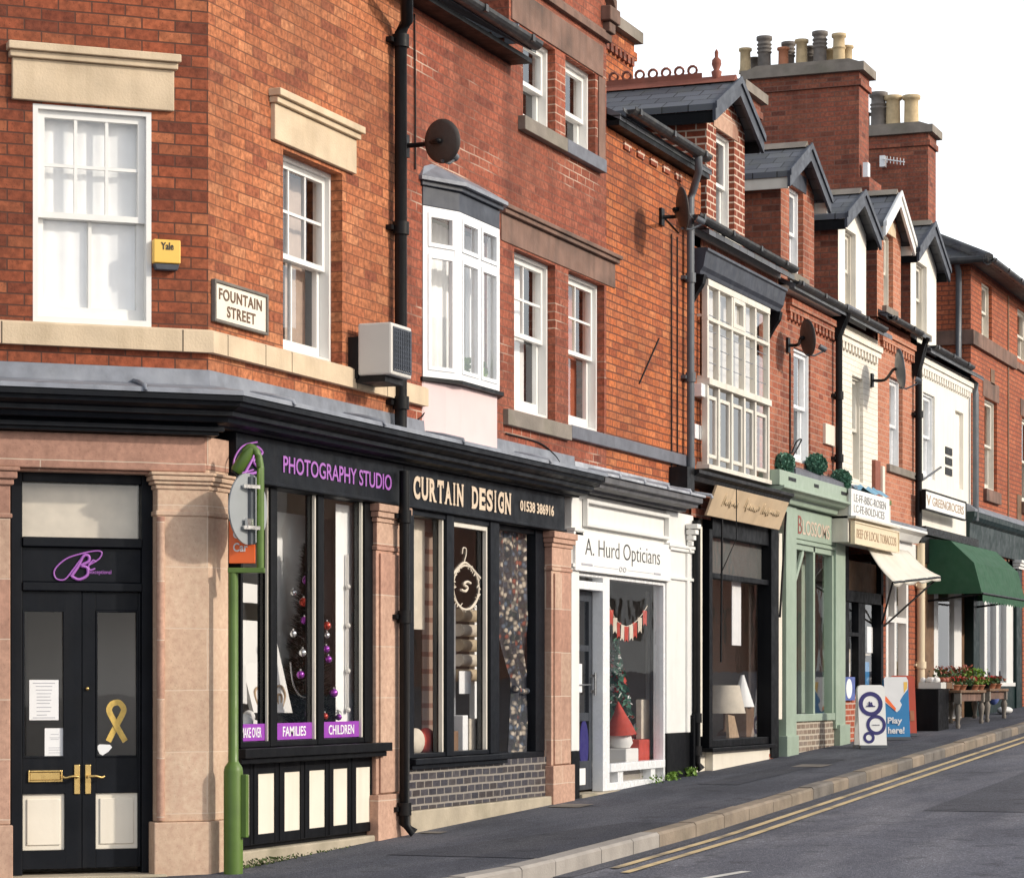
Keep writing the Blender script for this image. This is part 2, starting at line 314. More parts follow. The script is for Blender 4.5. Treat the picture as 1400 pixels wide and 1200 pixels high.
# ------------------------------------------------------------------ mesh builder
class MB:
    def __init__(s, fr=None): s.v = []; s.f = []; s.m = []; s.cm = 0; s.fr = fr; s.sm = []
    def mt(s, i): s.cm = i; return s
    def add(s, vs, fs, smooth=False):
        b = len(s.v); s.v += [tuple(v) for v in vs]
        for f in fs: s.f.append([b+i for i in f]); s.m.append(s.cm); s.sm.append(smooth)
        return s
    def quad(s, a, b, c, d): return s.add((a, b, c, d), ((0, 1, 2, 3),))
    def pane(s, x0, x1, z0, z1, y): return s.quad((x0, y, z0), (x1, y, z0), (x1, y, z1), (x0, y, z1))
    def box(s, x0, x1, y0, y1, z0, z1):
        v = [(x, y, z) for z in (z0, z1) for x, y in ((x0, y0), (x1, y0), (x1, y1), (x0, y1))]
        return s.add(v, ((3, 2, 1, 0), (4, 5, 6, 7), (0, 1, 5, 4), (1, 2, 6, 5), (2, 3, 7, 6), (3, 0, 4, 7)))
    def prism(s, poly, ax, c0, c1):
        n = len(poly)
        def p(a, b, c): return {'x': (c, a, b), 'y': (a, c, b), 'z': (a, b, c)}[ax]
        v = [p(a, b, c0) for a, b in poly]+[p(a, b, c1) for a, b in poly]
        ar = sum(poly[i][0]*poly[(i+1) % n][1]-poly[(i+1) % n][0]*poly[i][1] for i in range(n))
        fs = [tuple(range(n)), tuple(range(2*n-1, n-1, -1))]+[((i+1) % n, i, n+i, n+(i+1) % n) for i in range(n)]
        flip = (ar > 0) == (ax != 'y')
        if c1 < c0: flip = not flip
        if flip: fs = [f[::-1] for f in fs]
        return s.add(v, fs)
    def tube(s, pts, r, n=8, cap=True, rs=None):
        pts = [Vector(p) for p in pts]; rings = []; up = Vector((0, 0, 1))
        for i, p in enumerate(pts):
            d = (pts[min(i+1, len(pts)-1)]-pts[max(i-1, 0)]).normalized()
            a = d.cross(up if abs(d.z) < .95 else Vector((1, 0, 0))).normalized(); b = d.cross(a)
            if i and a.dot(pa) < 0: a, b = -a, -b
            pa = a; rr = rs[i] if rs else r
            rings.append([p+(a*math.cos(2*math.pi*k/n)+b*math.sin(2*math.pi*k/n))*rr for k in range(n)])
        v = [q for rg in rings for q in rg]
        s.add(v, [(i*n+k, i*n+(k+1) % n, (i+1)*n+(k+1) % n, (i+1)*n+k) for i in range(len(pts)-1) for k in range(n)], True)
        if cap: s.add(v[:n], (tuple(range(n))[::-1],)); s.add(v[-n:], (tuple(range(n)),))
        return s
    def lathe(s, cx, cy, prof, n=14):     # prof: (r, z)
        v = [(cx+r*math.cos(2*math.pi*k/n), cy+r*math.sin(2*math.pi*k/n), z) for r, z in prof for k in range(n)]
        s.add(v, [(i*n+k, i*n+(k+1) % n, (i+1)*n+(k+1) % n, (i+1)*n+k) for i in range(len(prof)-1) for k in range(n)], True)
        s.add(v[-n:], (tuple(range(n)),)); return s
    def ball(s, c, r, n=10, sq=(1, 1, 1)):
        v = [(c[0]+sq[0]*r*math.sin(math.pi*i/n)*math.cos(2*math.pi*k/n), c[1]+sq[1]*r*math.sin(math.pi*i/n)*math.sin(2*math.pi*k/n), c[2]-sq[2]*r*math.cos(math.pi*i/n)) for i in range(n+1) for k in range(n)]
        return s.add(v, [(i*n+k, i*n+(k+1) % n, (i+1)*n+(k+1) % n, (i+1)*n+k) for i in range(n) for k in range(n)], True)
    def sweep(s, prof, st):               # prof: (d, z); st: functions d -> (x, y)
        m = len(prof); v = []
        for f in st:
            for d, z in prof: x, y = f(d); v.append((x, y, z))
        s.add(v, [(i*m+j, i*m+j+1, (i+1)*m+j+1, (i+1)*m+j) for i in range(len(st)-1) for j in range(m-1)])
        s.add(v[:m], (tuple(range(m)),)); s.add(v[-m:], (tuple(range(m))[::-1],)); return s
    def wall(s, x0, x1, z0, z1, holes, y=0., rev=.16, top=None, revm=None):
        xs = sorted({x0, x1, *[h[0] for h in holes], *[h[1] for h in holes]}); zs = sorted({z0, z1, *[h[2] for h in holes], *[h[3] for h in holes]})
        for a, b in zip(xs, xs[1:]):
            for c, d in zip(zs, zs[1:]):
                mx, mz = (a+b)/2, (c+d)/2
                if any(h[0] < mx < h[1] and h[2] < mz < h[3] for h in holes): continue
                s.pane(a, b, c, d, y)
        k = s.cm
        if revm is not None: s.cm = revm
        for a, b, c, d in [h[:4] for h in holes]:
            e = y+rev
            s.quad((a, y, c), (a, y, d), (a, e, d), (a, e, c)); s.quad((b, y, d), (b, y, c), (b, e, c), (b, e, d))
            s.quad((a, y, d), (b, y, d), (b, e, d), (a, e, d)); s.quad((b, y, c), (a, y, c), (a, e, c), (b, e, c))
        s.cm = k
        return s
    def frame(s, x0, x1, z0, z1, y0, y1, w, wb=None, wt=None):
        wb = w if wb is None else wb; wt = w if wt is None else wt
        s.box(x0, x0+w, y0, y1, z0, z1); s.box(x1-w, x1, y0, y1, z0, z1)
        s.box(x0+w, x1-w, y0, y1, z0, z0+wb); s.box(x0+w, x1-w, y0, y1, z1-wt, z1); return s
    def leaves(s, pts, size, jitter=.4):
        for p in pts:
            a = Vector((random.gauss(0, 1), random.gauss(0, 1), random.gauss(0, 1))).normalized(); b = a.orthogonal().normalized(); c = a.cross(b)
            k = size*random.uniform(1-jitter, 1+jitter); p = Vector(p)
            s.add((p-b*k, p+c*k*.5, p+b*k, p-c*k*.5), ((0, 1, 2, 3),))
        return s
    def build(s, name, mats, parent=None, loc=None, bev=0, uvs=True):
        me = bpy.data.meshes.new(name)
        o = bpy.data.objects.new(name, me); C.objects.link(o)
        fr = s.fr or Matrix.Identity(4)
        if parent is not None:
            org = Vector(parent['_o'])
        else:
            if loc is None:
                ws = [fr @ Vector(v) for v in s.v]
                loc = (sum(v.x for v in ws)/len(ws), sum(v.y for v in ws)/len(ws), min(v.z for v in ws))
            org = Vector(loc)
        me.from_pydata([fr @ Vector(v)-org for v in s.v], [], s.f)
        if isinstance(mats, str): mats = [mats]
        for k in mats: me.materials.append(M[k])
        me.polygons.foreach_set('material_index', s.m); me.polygons.foreach_set('use_smooth', s.sm)
        uvl = me.uv_layers.new(name='UVMap').data
        up = Vector((0, 0, 1))
        for p, f in zip(me.polygons, s.f):
            vs = [Vector(s.v[i]) for i in f]
            nrm = Vector((0, 0, 0))
            for i in range(len(vs)): nrm += vs[i].cross(vs[(i+1) % len(vs)])
            nrm = nrm.normalized() if nrm.length > 1e-9 else up
            t = up.cross(nrm)
            t = t.normalized() if t.length > .05 else Vector((1, 0, 0))
            if abs(t.x) > abs(t.y) and t.x < 0: t = -t
            bt = nrm.cross(t)
            if bt.z < 0: bt = -bt
            for li, q in zip(p.loop_indices, vs): uvl[li].uv = (q.dot(t), q.dot(bt))
        if parent is not None:
            o.parent = parent
            o['_o'] = tuple(parent['_o'])
        else:
            o.location = org; o['_o'] = tuple(org)
        if bev:
            b = o.modifiers.new('edge', 'BEVEL'); b.width = bev; b.segments = 2; b.limit_method = 'ANGLE'; b.angle_limit = math.radians(50)
        return o
def tag(o, label, cat, group=None, kind=None):
    if label: o['label'] = label
    if cat: o['category'] = cat
    if group: o['group'] = group
    if kind: o['kind'] = kind
    return o
def thing(name, label, cat, loc, group=None):
    o = bpy.data.objects.new(name, None); C.objects.link(o); o.location = loc; o['_o'] = tuple(loc); o.empty_display_size = .2
    return tag(o, label, cat, group)
def text(name, body, m, parent, x0, x1, z0, z1, y, fr=None, bold=0., depth=.003, slant=0., sp=1.):
    cu = bpy.data.curves.new('t', 'FONT'); cu.body = body; cu.size = 1; cu.offset = bold; cu.extrude = .01; cu.resolution_u = 4; cu.space_character = sp; cu.shear = slant
    ob = bpy.data.objects.new('t', cu); me = bpy.data.meshes.new_from_object(ob)
    xs = [v.co.x for v in me.vertices]; ys = [v.co.y for v in me.vertices]
    a, b, c, d = min(xs), max(xs), min(ys), max(ys)
    mb = MB(fr)
    vs = [(x0+(v.co.x-a)/(b-a)*(x1-x0), y-(v.co.z+.01)/.02*depth, z0+(v.co.y-c)/(d-c)*(z1-z0)) for v in me.vertices]
    mb.add(vs, [tuple(p.vertices) for p in me.polygons])
    bpy.data.objects.remove(ob); bpy.data.curves.remove(cu); bpy.data.meshes.remove(me)
    return mb.build(name, m, parent)
def spline(pts, n=8):
    o = []; P = [Vector(p) for p in pts]; P = [P[0]]+P+[P[-1]]
    for i in range(1, len(P)-2):
        for k in range(n):
            t = k/n; a, b, c, d = P[i-1], P[i], P[i+1], P[i+2]
            o.append(.5*((2*b)+(c-a)*t+(2*a-5*b+4*c-d)*t*t+(3*b-a-3*c+d)*t**3))
    o.append(P[-2]); return o

# ------------------------------------------------------------------ windows, dormers, shells
def folds(mb, x0, x1, z0, z1, y, amp=.02, n=None):
    amp = min(amp, .03); n = n or max(8, int((x1-x0)/.018)); n = max(n, int((x1-x0)/.018)); v = []
    for i in range(n+1):
        yy = y+amp*.5*math.sin(i*.95)+amp*.4*math.sin(i*.31); x = x0+(x1-x0)*i/n
        v += [(x, yy, z0), (x, yy, z1)]
    mb.add(v, [(2*i, 2*i+2, 2*i+3, 2*i+1) for i in range(n)], True)
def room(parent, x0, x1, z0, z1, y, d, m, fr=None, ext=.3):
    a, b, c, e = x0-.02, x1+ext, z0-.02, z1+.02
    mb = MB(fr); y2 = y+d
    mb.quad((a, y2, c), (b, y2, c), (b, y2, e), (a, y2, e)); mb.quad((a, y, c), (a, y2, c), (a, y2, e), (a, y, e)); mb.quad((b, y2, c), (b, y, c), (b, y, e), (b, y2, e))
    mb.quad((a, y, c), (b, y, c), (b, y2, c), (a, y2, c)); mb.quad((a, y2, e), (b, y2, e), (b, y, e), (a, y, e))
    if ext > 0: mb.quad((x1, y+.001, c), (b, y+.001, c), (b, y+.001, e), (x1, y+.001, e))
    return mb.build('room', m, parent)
def sash(parent, x0, x1, z0, z1, y=.12, top=(2, 1), bot=(2, 1), m='white_paint', fr=None, cur=None, rd=.9, rm='room_dark', split=.5, jw=.055, ext=.3, cy=.10, open_=0.):
    f = MB(fr); zm = z0+(z1-z0)*split
    f.frame(x0, x1, z0, z1, y-.035, y+.10, .035, .045, .03)
    a, b = x0+.035, x1-.035
    f.frame(a, b, zm-.02, z1-.03, y, y+.04, jw, .04, .05)
    f.frame(a, b, z0+.045+open_, zm+.02+open_, y+.045, y+.085, jw, .08, .04)
    g_ = MB(fr)
    for (c, r), u0, u1, yy in ((top, zm+.02, z1-.08, y+.02), (bot, z0+.125+open_, zm-.02+open_, y+.065)):
        i0, i1 = a+jw, b-jw
        for k in range(1, c): xx = i0+(i1-i0)*k/c; f.box(xx-.011, xx+.011, yy-.014, yy+.014, u0, u1)
        for k in range(1, r): zz = u0+(u1-u0)*k/r; f.box(i0, i1, yy-.012, yy+.012, zz-.011, zz+.011)
        g_.pane(i0, i1, u0, u1, yy)
    if split > .98: pass
    w_ = f.build('window', m, parent)
    g_.build('pane', 'glass', w_)
    room(w_, x0, x1, z0, z1, y+.1, rd, rm, fr, ext)
    if cur:
        for kind, c0, c1, mm in cur:
            q = MB(fr); folds(q, x0+.04+(x1-x0-.08)*c0, x0+.04+(x1-x0-.08)*c1, z0+.05, z1-.05, y+cy+.06, .008); q.build('curtain', mm, w_)
    return w_
def gutter(parent, t0, t1, z, y=-.2, r=.055, m='gutter_grey', ends=True):
    mb = MB(); n = 8; pr = [(y+r*math.cos(math.pi+math.pi*k/n), z+r*math.sin(math.pi+math.pi*k/n)) for k in range(n+1)]
    pr += [(a+(y-a)*.12, b+.004) for a, b in pr[::-1]]
    mb.prism(pr, 'x', t0, t1)
    for k in range(int((t1-t0)/1.1)+1):
        x = t0+.15+k*1.1
        if x < t1-.05: mb.box(x-.03, x+.03, y-r-.008, y+r+.008, z-r*.75, z+.006)
    return mb.build('gutter', m, parent)
def downpipe(parent, pts, r=.036, m='iron', collars=()):
    mb = MB(); mb.tube(pts, r, 10)
    for (x, y, z) in collars:
        mb.tube([(x, y, z-.05), (x, y, z+.05)], r*1.35, 10); mb.box(x-r*2.3, x+r*2.3, y+r*.6, y+r*1.6+.02, z-.018, z+.018)
    return mb.build('downpipe', m, parent)
PITCH = .5
def shell(h, t0, t1, ze, wm='brick_chimney', rm='slate', zb=None, depth=7.6, ov=.2, pitch=PITCH, ridge=True):
    zb = g(t0)-.3 if zb is None else zb
    mb = MB(); a, b = t0+.015, t1-.015; D = depth; zr = ze+pitch*D/2
    mb.prism([(.03, zb), (D, zb), (D, ze), (D/2, zr-.06), (.03, ze-.03)], 'x', a, a+.12); mb.prism([(.03, zb), (D, zb), (D, ze), (D/2, zr-.06), (.03, ze-.03)], 'x', b-.12, b)
    mb.box(a+.12, b-.12, D-.2, D-.01, zb, ze-.05)
    mb.build('wall', wm, h)
    r = MB()
    r.prism([(-ov, ze-ov*pitch), (D/2, zr), (D/2, zr+.06), (-ov, ze-ov*pitch+.06)], 'x', t0, t1)
    r.prism([(D/2+.002, zr), (D+ov, ze-ov*pitch), (D+ov, ze-ov*pitch+.06), (D/2+.002, zr+.06)], 'x', t0, t1)
    ro = r.build('roof', rm, h)
    if ridge:
        q = MB(); q.tube([(t0+.01, D/2, zr+.05), (t1-.01, D/2, zr+.05)], .09, 8); q.build('ridge_tile', 'terracotta', ro)
    return ro
def dormer(h, t0, t1, zb, ze, za, win, wm, sm, barge, y=0., oh=.2, yf=-.26, bw=.17, tone='slate', ridge='stone_grey', cur=None, wmat='white_paint', lint=None, sill='stone_grey', revm=None, crest=False, eave='black_paint', over=.12):
    tm = (t0+t1)/2; k = (za-ze)/((t1-t0)/2+over)      # roof slope measured under the slates
    zt = za-k*((t1-t0)/2)
    d = MB(); ms = [wm, sm]
    d.wall(t0, t1, zb, zt, [win], y, .16, revm=revm)
    d.add([(t0, y, zt), (t1, y, zt), (tm, y, za)], ((0, 1, 2),))
    d.mt(1); d.quad((t0, 3.4, zb), (t0, y, zb), (t0, y, zt), (t0, 3.4, zt)); d.quad((t1, y, zb), (t1, 3.4, zb), (t1, 3.4, zt), (t1, y, zt))
    dm = d.build('dormer', ms, h)
    r = MB(); th = .07
    for sgn in (-1, 1):
        xe = tm+sgn*((t1-t0)/2+over)
        r.prism([(tm, za+.02), (xe, ze+.02), (xe, ze+.02+th), (tm, za+.02+th)], 'y', yf+.03, 3.9)
    rr = r.build('dormer_roof', tone, dm)
    b = MB()
    for sgn in (-1, 1):
        xe = tm+sgn*((t1-t0)/2+over+.03); kk = k*((t1-t0)/2+over+.03); a0 = tm-sgn*.0015*sgn
        b.prism([(tm+sgn*.001, za+.10), (xe, za+.10-kk), (xe, za+.10-kk-bw), (tm+sgn*.001, za+.10-bw)], 'y', yf, yf+.035)
        b.prism([(tm+sgn*.001, za+.125), (xe+sgn*.02, za+.125-kk-.02*k), (xe+sgn*.02, za+.125-kk-.02*k-bw*.4), (tm+sgn*.001, za+.125-bw*.4)], 'y', yf-.02, yf-.002)
    b.build('bargeboard', barge, dm)
    e_ = MB()
    for sgn in (-1, 1):
        xe = tm+sgn*((t1-t0)/2+over-.02)
        e_.box(min(xe, xe-sgn*.03), max(xe, xe-sgn*.03), yf+.04, 3.0, ze-.11, ze+.02)
    e_.build('fascia_board', eave, dm)
    q = MB(); q.prism([(tm-.11, za+.06), (tm, za+.15), (tm+.11, za+.06), (tm, za+.07)], 'y', yf+.05, 3.9)
    if crest:
        q.box(tm-.012, tm+.012, yf+.45, 3.9, za+.12, za+.20)
        n = 22
        for i in range(n):
            yy = yf+.5+i*.155
            q.tube([(tm, yy+.06+.05*math.cos(a_*math.pi/5), za+.235+.05*math.sin(a_*math.pi/5)) for a_ in range(11)], .016, 6, False)
        q.lathe(tm, yf+.28, [(.045, za+.12), (.06, za+.2), (.03, za+.22), (.055, za+.28), (.05, za+.33), (.02, za+.36), (.022, za+.42), (.004, za+.45)], 10)
    q.build('ridge_tile', ridge, dm)
    if lint:
        l_ = MB(); l_.box(win[0]-.12, win[1]+.12, y-.012, y+.1, win[3]+.003, win[3]+.20); l_.build('lintel', lint, dm)
    s_ = MB(); s_.box(win[0]-.08, win[1]+.08, y-.06, y+.12, win[2]-.09, win[2]-.003); s_.build('sill', sill, dm)
    sash(dm, win[0], win[1], win[2], win[3], y+.1, (1, 1), (1, 1), wmat, cur=cur or [('c', .0, .45, 'curtain_white')], rd=.8, ext=.15)
    return dm
def dentils(h, t0, t1, z, m, pitch=.17, y=0.):
    mb = MB(); mb.box(t0, t1, y-.05, y+.0, z+.07, z+.14); mb.box(t0, t1, y-.075, y+.0, z+.143, z+.22)
    n = int((t1-t0)/pitch)
    for i in range(n): x = t0+(i+.3)*pitch; mb.box(x, x+pitch*.5, y-.045, y+.0, z-.02, z+.068)
    mb.build('cornice', m, h)
def lintel(h, x0, x1, z0, z1, m, fr=None, d=.03, cap=None, name='lintel'):
    mb = MB(fr); mb.box(x0, x1, -d, .1, z0, z1)
    if cap: mb.box(x0-.02, x1+.02, -d-.03, .09, z1+.002, z1+cap*.45); mb.box(x0-.035, x1+.035, -d-.06, .09, z1+cap*.45+.002, z1+cap)
    return mb.build(name, m, h, bev=.006)
def chimney(h, t0, t1, y0, y1, zb, zt, pots, m='brick_chimney', pot_r=.13, shoulder=None):
    mb = MB(); mb.box(t0, t1, y0, y1, zb, zt-.36)
    mb.box(t0-.04, t1+.04, y0-.04, y1+.04, zt-.358, zt-.26); mb.box(t0-.01, t1+.01, y0-.01, y1+.01, zt-.258, zt-.14)
    if shoulder: mb.box(t0-.06, t1+shoulder[1], y0-shoulder[2], y1+.02, zb, shoulder[0])
    mb.mt(1); mb.box(t0-.10, t1+.10, y0-.10, y1+.10, zt-.137, zt); mb.prism([(y0-.04, zt+.002), (y1+.04, zt+.002), (y1-.15, zt+.07), (y0+.15, zt+.07)], 'x', t0-.04, t1+.04)
    c = mb.build('chimney', [m, 'stone_grey'], h)
    for (tx, yy, hh, rr, mm, rings) in pots:
        q = MB(); z = zt+.03; pr = [(rr*1.05, z), (rr*1.0, z+.05), (rr*.88, z+.08), (rr*.84, z+hh*.75)]
        for k in range(rings): zz = z+hh*(.55+.1*k); pr += [(rr*.86, zz), (rr*.98, zz+.012), (rr*.98, zz+.035), (rr*.86, zz+.047)]
        pr = sorted(pr, key=lambda a: a[1]) if rings else pr
        pr += [(rr*.84, z+hh*.86), (rr*1.08, z+hh*.89), (rr*1.1, z+hh), (rr*.8, z+hh), (rr*.75, z+hh*.9)]
        q.lathe(tx, yy, pr, 14); q.build('chimney_pot', mm, c)
    return c

# ================================================================== ground, pavement, road
def kerb_y(t): return -1.96 if t < 5 else -1.96+.0352*(min(t, 40)-5)
gxs = [-500, -60, -30, 0, 30, 60, 120, 700]
mb = MB()
for a, b in zip(gxs, gxs[1:]):
    for c, d in ((-600, -60), (-60, 0), (0, 60), (60, 600)):
        mb.quad((a, c, g(a)-.12), (b, c, g(b)-.12), (b, d, g(b)-.12), (a, d, g(a)-.12))
tag(mb.build('road', 'asphalt', loc=(0, 0, -.12)), None, None, kind='structure')
path = []
for i in range(130):
    t = 62-.5*i
    if t < 1.4: break
    path.append((t, kerb_y(t)))
P0, P3 = Vector(path[-1]), Vector((-1.449-.669*1.2, -1.305+.743*1.2)); Pm = Vector((-.86, -1.97))
for i in range(1, 9):
    u = i/8; q = P0*(1-u)**2+Pm*2*u*(1-u)+P3*u*u; path.append((q.x, q.y))
for i in range(1, 30): path.append((-1.449-.669*(1.2+i*.9), -1.305+.743*(1.2+i*.9)))
mb = MB(); inn = []
for x, y in path: inn.append((x, .6) if x > .5 else None)
top = []
for i, (x, y) in enumerate(path):
    nx, ny = path[min(i+1, len(path)-1)]; px_, py_ = path[max(i-1, 0)]
    d = Vector((nx-px_, ny-py_)).normalized(); n = Vector((d.y, -d.x))       # towards the houses
    top.append((Vector((x, y)), n))
for (p, n), (q, m_) in zip(top, top[1:]):
    def inner(v, nn): return Vector((v.x, .7)) if v.x > 1.4 else v+nn*2.7
    a, b, c, d = p+n*.152, q+m_*.152, inner(q, m_), inner(p, n)
    mb.quad(*[(v.x, v.y, g(v.x)) for v in (a, b, c, d)][::-1])
tag(mb.build('pavement', 'asphalt_pavement', loc=(0, 0, 0)), None, None, kind='structure')
# kerb: single stones with open joints
mb = MB(); acc = 0
pts = [p for p, n in top]
cum = [0]
for a, b in zip(pts, pts[1:]): cum.append(cum[-1]+(b-a).length)
def at_len(s):
    for i in range(len(cum)-1):
        if s <= cum[i+1]: u = (s-cum[i])/(cum[i+1]-cum[i]); return pts[i].lerp(pts[i+1], u), top[i][1].lerp(top[i+1][1], u).normalized()
    return top[-1]
s_ = 0
while s_ < cum[-1]-1:
    ln = random.uniform(.62, 1.0); (a, n), (b, m_) = at_len(s_+.006), at_len(s_+ln-.006); dz = random.uniform(-.006, .006)
    mb.cm = random.choice((0, 0, 1)) if a.x > 4.8 else 2
    vs = []
    for (p, nn) in ((a, n), (b, m_)):
        for off, dz2 in ((0, -.2), (0, -.018), (.018, .002), (.15, .003), (.15, -.2)):
            v = p+nn*off; vs.append((v.x, v.y, g(v.x)+dz2+dz))
    mb.add(vs, [(i, i+1, 6+i, 5+i) for i in range(4)]+[(4, 3, 2, 1, 0), (5, 6, 7, 8, 9)])
    s_ += ln
tag(mb.build('kerb', ['kerb_brown', 'kerb_grey', 'kerb_pale'], loc=(0, 0, 0)), None, None, kind='structure')
def strip(name, m, t0, t1, ya, yb, dz=.004, step=.5):
    q = MB(); n = max(1, int((t1-t0)/step))
    for i in range(n):
        a, b = t0+(t1-t0)*i/n, t0+(t1-t0)*(i+1)/n
        q.quad((a, ya(a), g(a)-.12+dz), (b, ya(b), g(b)-.12+dz), (b, yb(b), g(b)-.12+dz), (a, yb(a), g(a)-.12+dz))
    return tag(q.build(name, m, loc=(t0, ya(t0), g(t0)-.12)), None, None, kind='structure')
q = MB()
def pav(t0, t1, y0f, y1f, nm, m, dz=.004):
    q = MB(); n = 10
    for i in range(n):
        a, b = t0+(t1-t0)*i/n, t0+(t1-t0)*(i+1)/n; q.quad((a, y0f(a), g(a)+dz), (b, y0f(b), g(b)+dz), (b, y1f(b), g(b)+dz), (a, y1f(a), g(a)+dz))
    tag(q.build(nm, m, loc=(t0, y0f(t0), g(t0))), None, None, kind='structure')
asphalt('asphalt_seam', (.055, .058, .074), (.08, .082, .096), 90, .0)
pav(1.6, 4.9, lambda t: kerb_y(t)+.155, lambda t: -.62-.24*(t-1.6), 'pavement_patch', 'asphalt_seam')
pav(9.6, 14.2, lambda t: -.95, lambda t: -.55, 'pavement_trench', 'asphalt_seam')
for (x, y, w_, d) in ((6.3, -.45, .42, .3), (12.6, -1.05, .5, .35), (3.4, -.30, .18, .18)):
    q = MB(); q.quad((x, y, g(x)+.007), (x+w_, y, g(x+w_)+.007), (x+w_, y+d, g(x+w_)+.007), (x, y+d, g(x)+.007)); tag(q.build('service_cover', 'kerb_grey', loc=(x, y, g(x))), 'small iron service cover set in the pavement %s' % ('in front of the curtain shop pillar' if x > 6 and x < 7 else 'before the lamp shop' if x > 7 else 'by the foot of the drainpipe'), 'service cover')
strip('road_gutter_line', 'asphalt_patch', 1.5, 55, lambda t: kerb_y(t)-.14, lambda t: kerb_y(t)+.0, .004)
strip('yellow_line', 'yellow_line', 2.2, 55, lambda t: kerb_y(t)-.255, lambda t: kerb_y(t)-.185, .008)
strip('yellow_line', 'yellow_line', 1.9, 55, lambda t: kerb_y(t)-.44, lambda t: kerb_y(t)-.37, .008)
strip('white_line', 'white_line', .3, 2.25, lambda t: -3.02-.25*(t-1.5), lambda t: -2.94-.25*(t-1.5), .004, .4)
strip('road_patch', 'asphalt_patch', 8.2, 40, lambda t: -5.6, lambda t: -3.15+.02*(t-8), .004)

# ================================================================== corner house (splayed door front + first street front)
H = thing('corner_shop_house', 'tall red brick corner house with a splayed front over a black double door', 'house', (0, 0, 0))
CORN = [lambda d: tuple((F1 @ Vector((-6, -d, 0)))[:2]), lambda d: (-.445*d, -d)]
wS, wE = SX(45, .0), SX(201, .0)+.03
wz0, wz1 = 3.71, 5.17
mb = MB(F1); mb.wall(-6, 0, 3.40, 9, [(wS, wE, wz0, wz1)], 0, .14); mb.build('wall', 'brick_corner', H)
s1 = (T(387), T(468), 3.72, 5.17)
mb = MB(); mb.wall(0, 3.34, 3.40, 6.86, [s1], 0, .18); mb.build('wall', 'brick_street', H)
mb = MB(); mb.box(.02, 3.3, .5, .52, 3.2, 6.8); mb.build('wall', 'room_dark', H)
# lintels
lintel(H, -1.345, -.245, 5.185, 5.46, 'stone_buff', F1, .035, .10)
lintel(H, .97, 2.39, 5.20, 5.46, 'stone_buff', None, .035, .10)
# string course, lead flashing, black cornice
def band(name, prof, tend, m, start=None, uvb=0):
    q = MB(); q.sweep(prof, CORN+[lambda d: (tend, -d)])
    if name == 'string_course':
        q.mt(1)
        for x in (-1.42, -.19, -2.6, -3.7):
            k = len(q.v); q.box(x-.004, x+.004, -.0565, -.05, 3.556, 3.70); q.v[k:] = [tuple(F1 @ Vector(v)) for v in q.v[k:]]
        for px in (302, 354, 390, 480, 521): q.box(T(px)-.004, T(px)+.004, -.0565, -.05, 3.556, 3.70)
        m = [m, 'joint_dark']
    return q.build(name, m, H, bev=uvb)
mat('joint_dark', (.10, .075, .05), .9)
band('string_course', [(-.05, 3.555), (.055, 3.555), (.055, 3.695), (.03, 3.712), (-.05, 3.712)], 3.76, 'stone_buff')
TC = 7.3
band('lead_flashing', [(-.02, 3.44), (.012, 3.44), (.016, 3.335), (.33, 3.275), (.345, 3.272), (.35, 3.24), (-.02, 3.24)], TC+.1, 'lead')
lm = MB(F1)
for x in (-.52, -1.5): lm.tube([(x, -.02, 3.345), (x, -.18, 3.318), (x, -.35, 3.276), (x, -.356, 3.245)], .016, 8)
lm.build('lead_roll', 'lead', H)
lm = MB()
for px in (375, 500, 610, 730): x = T(px, -.2); lm.tube([(x, -.02, 3.345), (x, -.18, 3.318), (x, -.35, 3.276), (x, -.356, 3.245)], .018, 8)
lm.build('lead_roll', 'lead', H)
band('cornice', [(-.02, 3.236), (.34, 3.236), (.34, 3.20), (.315, 3.195), (.31, 3.17), (.27, 3.15), (.24, 3.14), (.24, 3.11), (.20, 3.10), (.19, 3.07), (.10, 3.06), (.09, 3.045), (-.02, 3.045)], TC, 'navy_paint')
mb = MB(F1); mb.box(-6, .05, -.10, .1, 2.985, 3.043); mb.box(-6, .08, -.13, -.101, 3.01, 3.043); mb.build('frieze_board', 'navy_paint', H, bev=.004)
# door beam and piers (pink sandstone)
mb = MB(F1); mb.box(-6, -.02, -.02, .28, 2.74, 2.98); mb.box(-1.36, -.34, .02, .28, 2.72, 2.738); mb.build('door_lintel', 'stone_pink', H, bev=.01)
def pier_poly(d): return [tuple((F1 @ Vector((-.355-d, -d, 0)))[:2]), (-.445*d, -d), (.305+d, -d), (.305+d, .3), tuple((F1 @ Vector((-.355-d, .32, 0)))[:2])]
mb = MB(); mb.prism(pier_poly(.0)[::1], 'z', .36, 2.76); mb.prism(pier_poly(.028), 'z', -.4, .358)
mb.prism(pier_poly(.012), 'z', 2.44, 2.475)
for i, (d, a, b) in enumerate(((.012, 2.62, 2.65), (.03, 2.652, 2.675), (.045, 2.677, 2.71), (.055, 2.712, 2.735))): mb.prism(pier_poly(d), 'z', a, b)
mb.build('pilaster', 'stone_cream', H, bev=.008)
mb = MB(); mb.prism(pier_poly(.001), 'z', 2.762, 2.983); mb.build('pilaster', 'stone_pink', H)
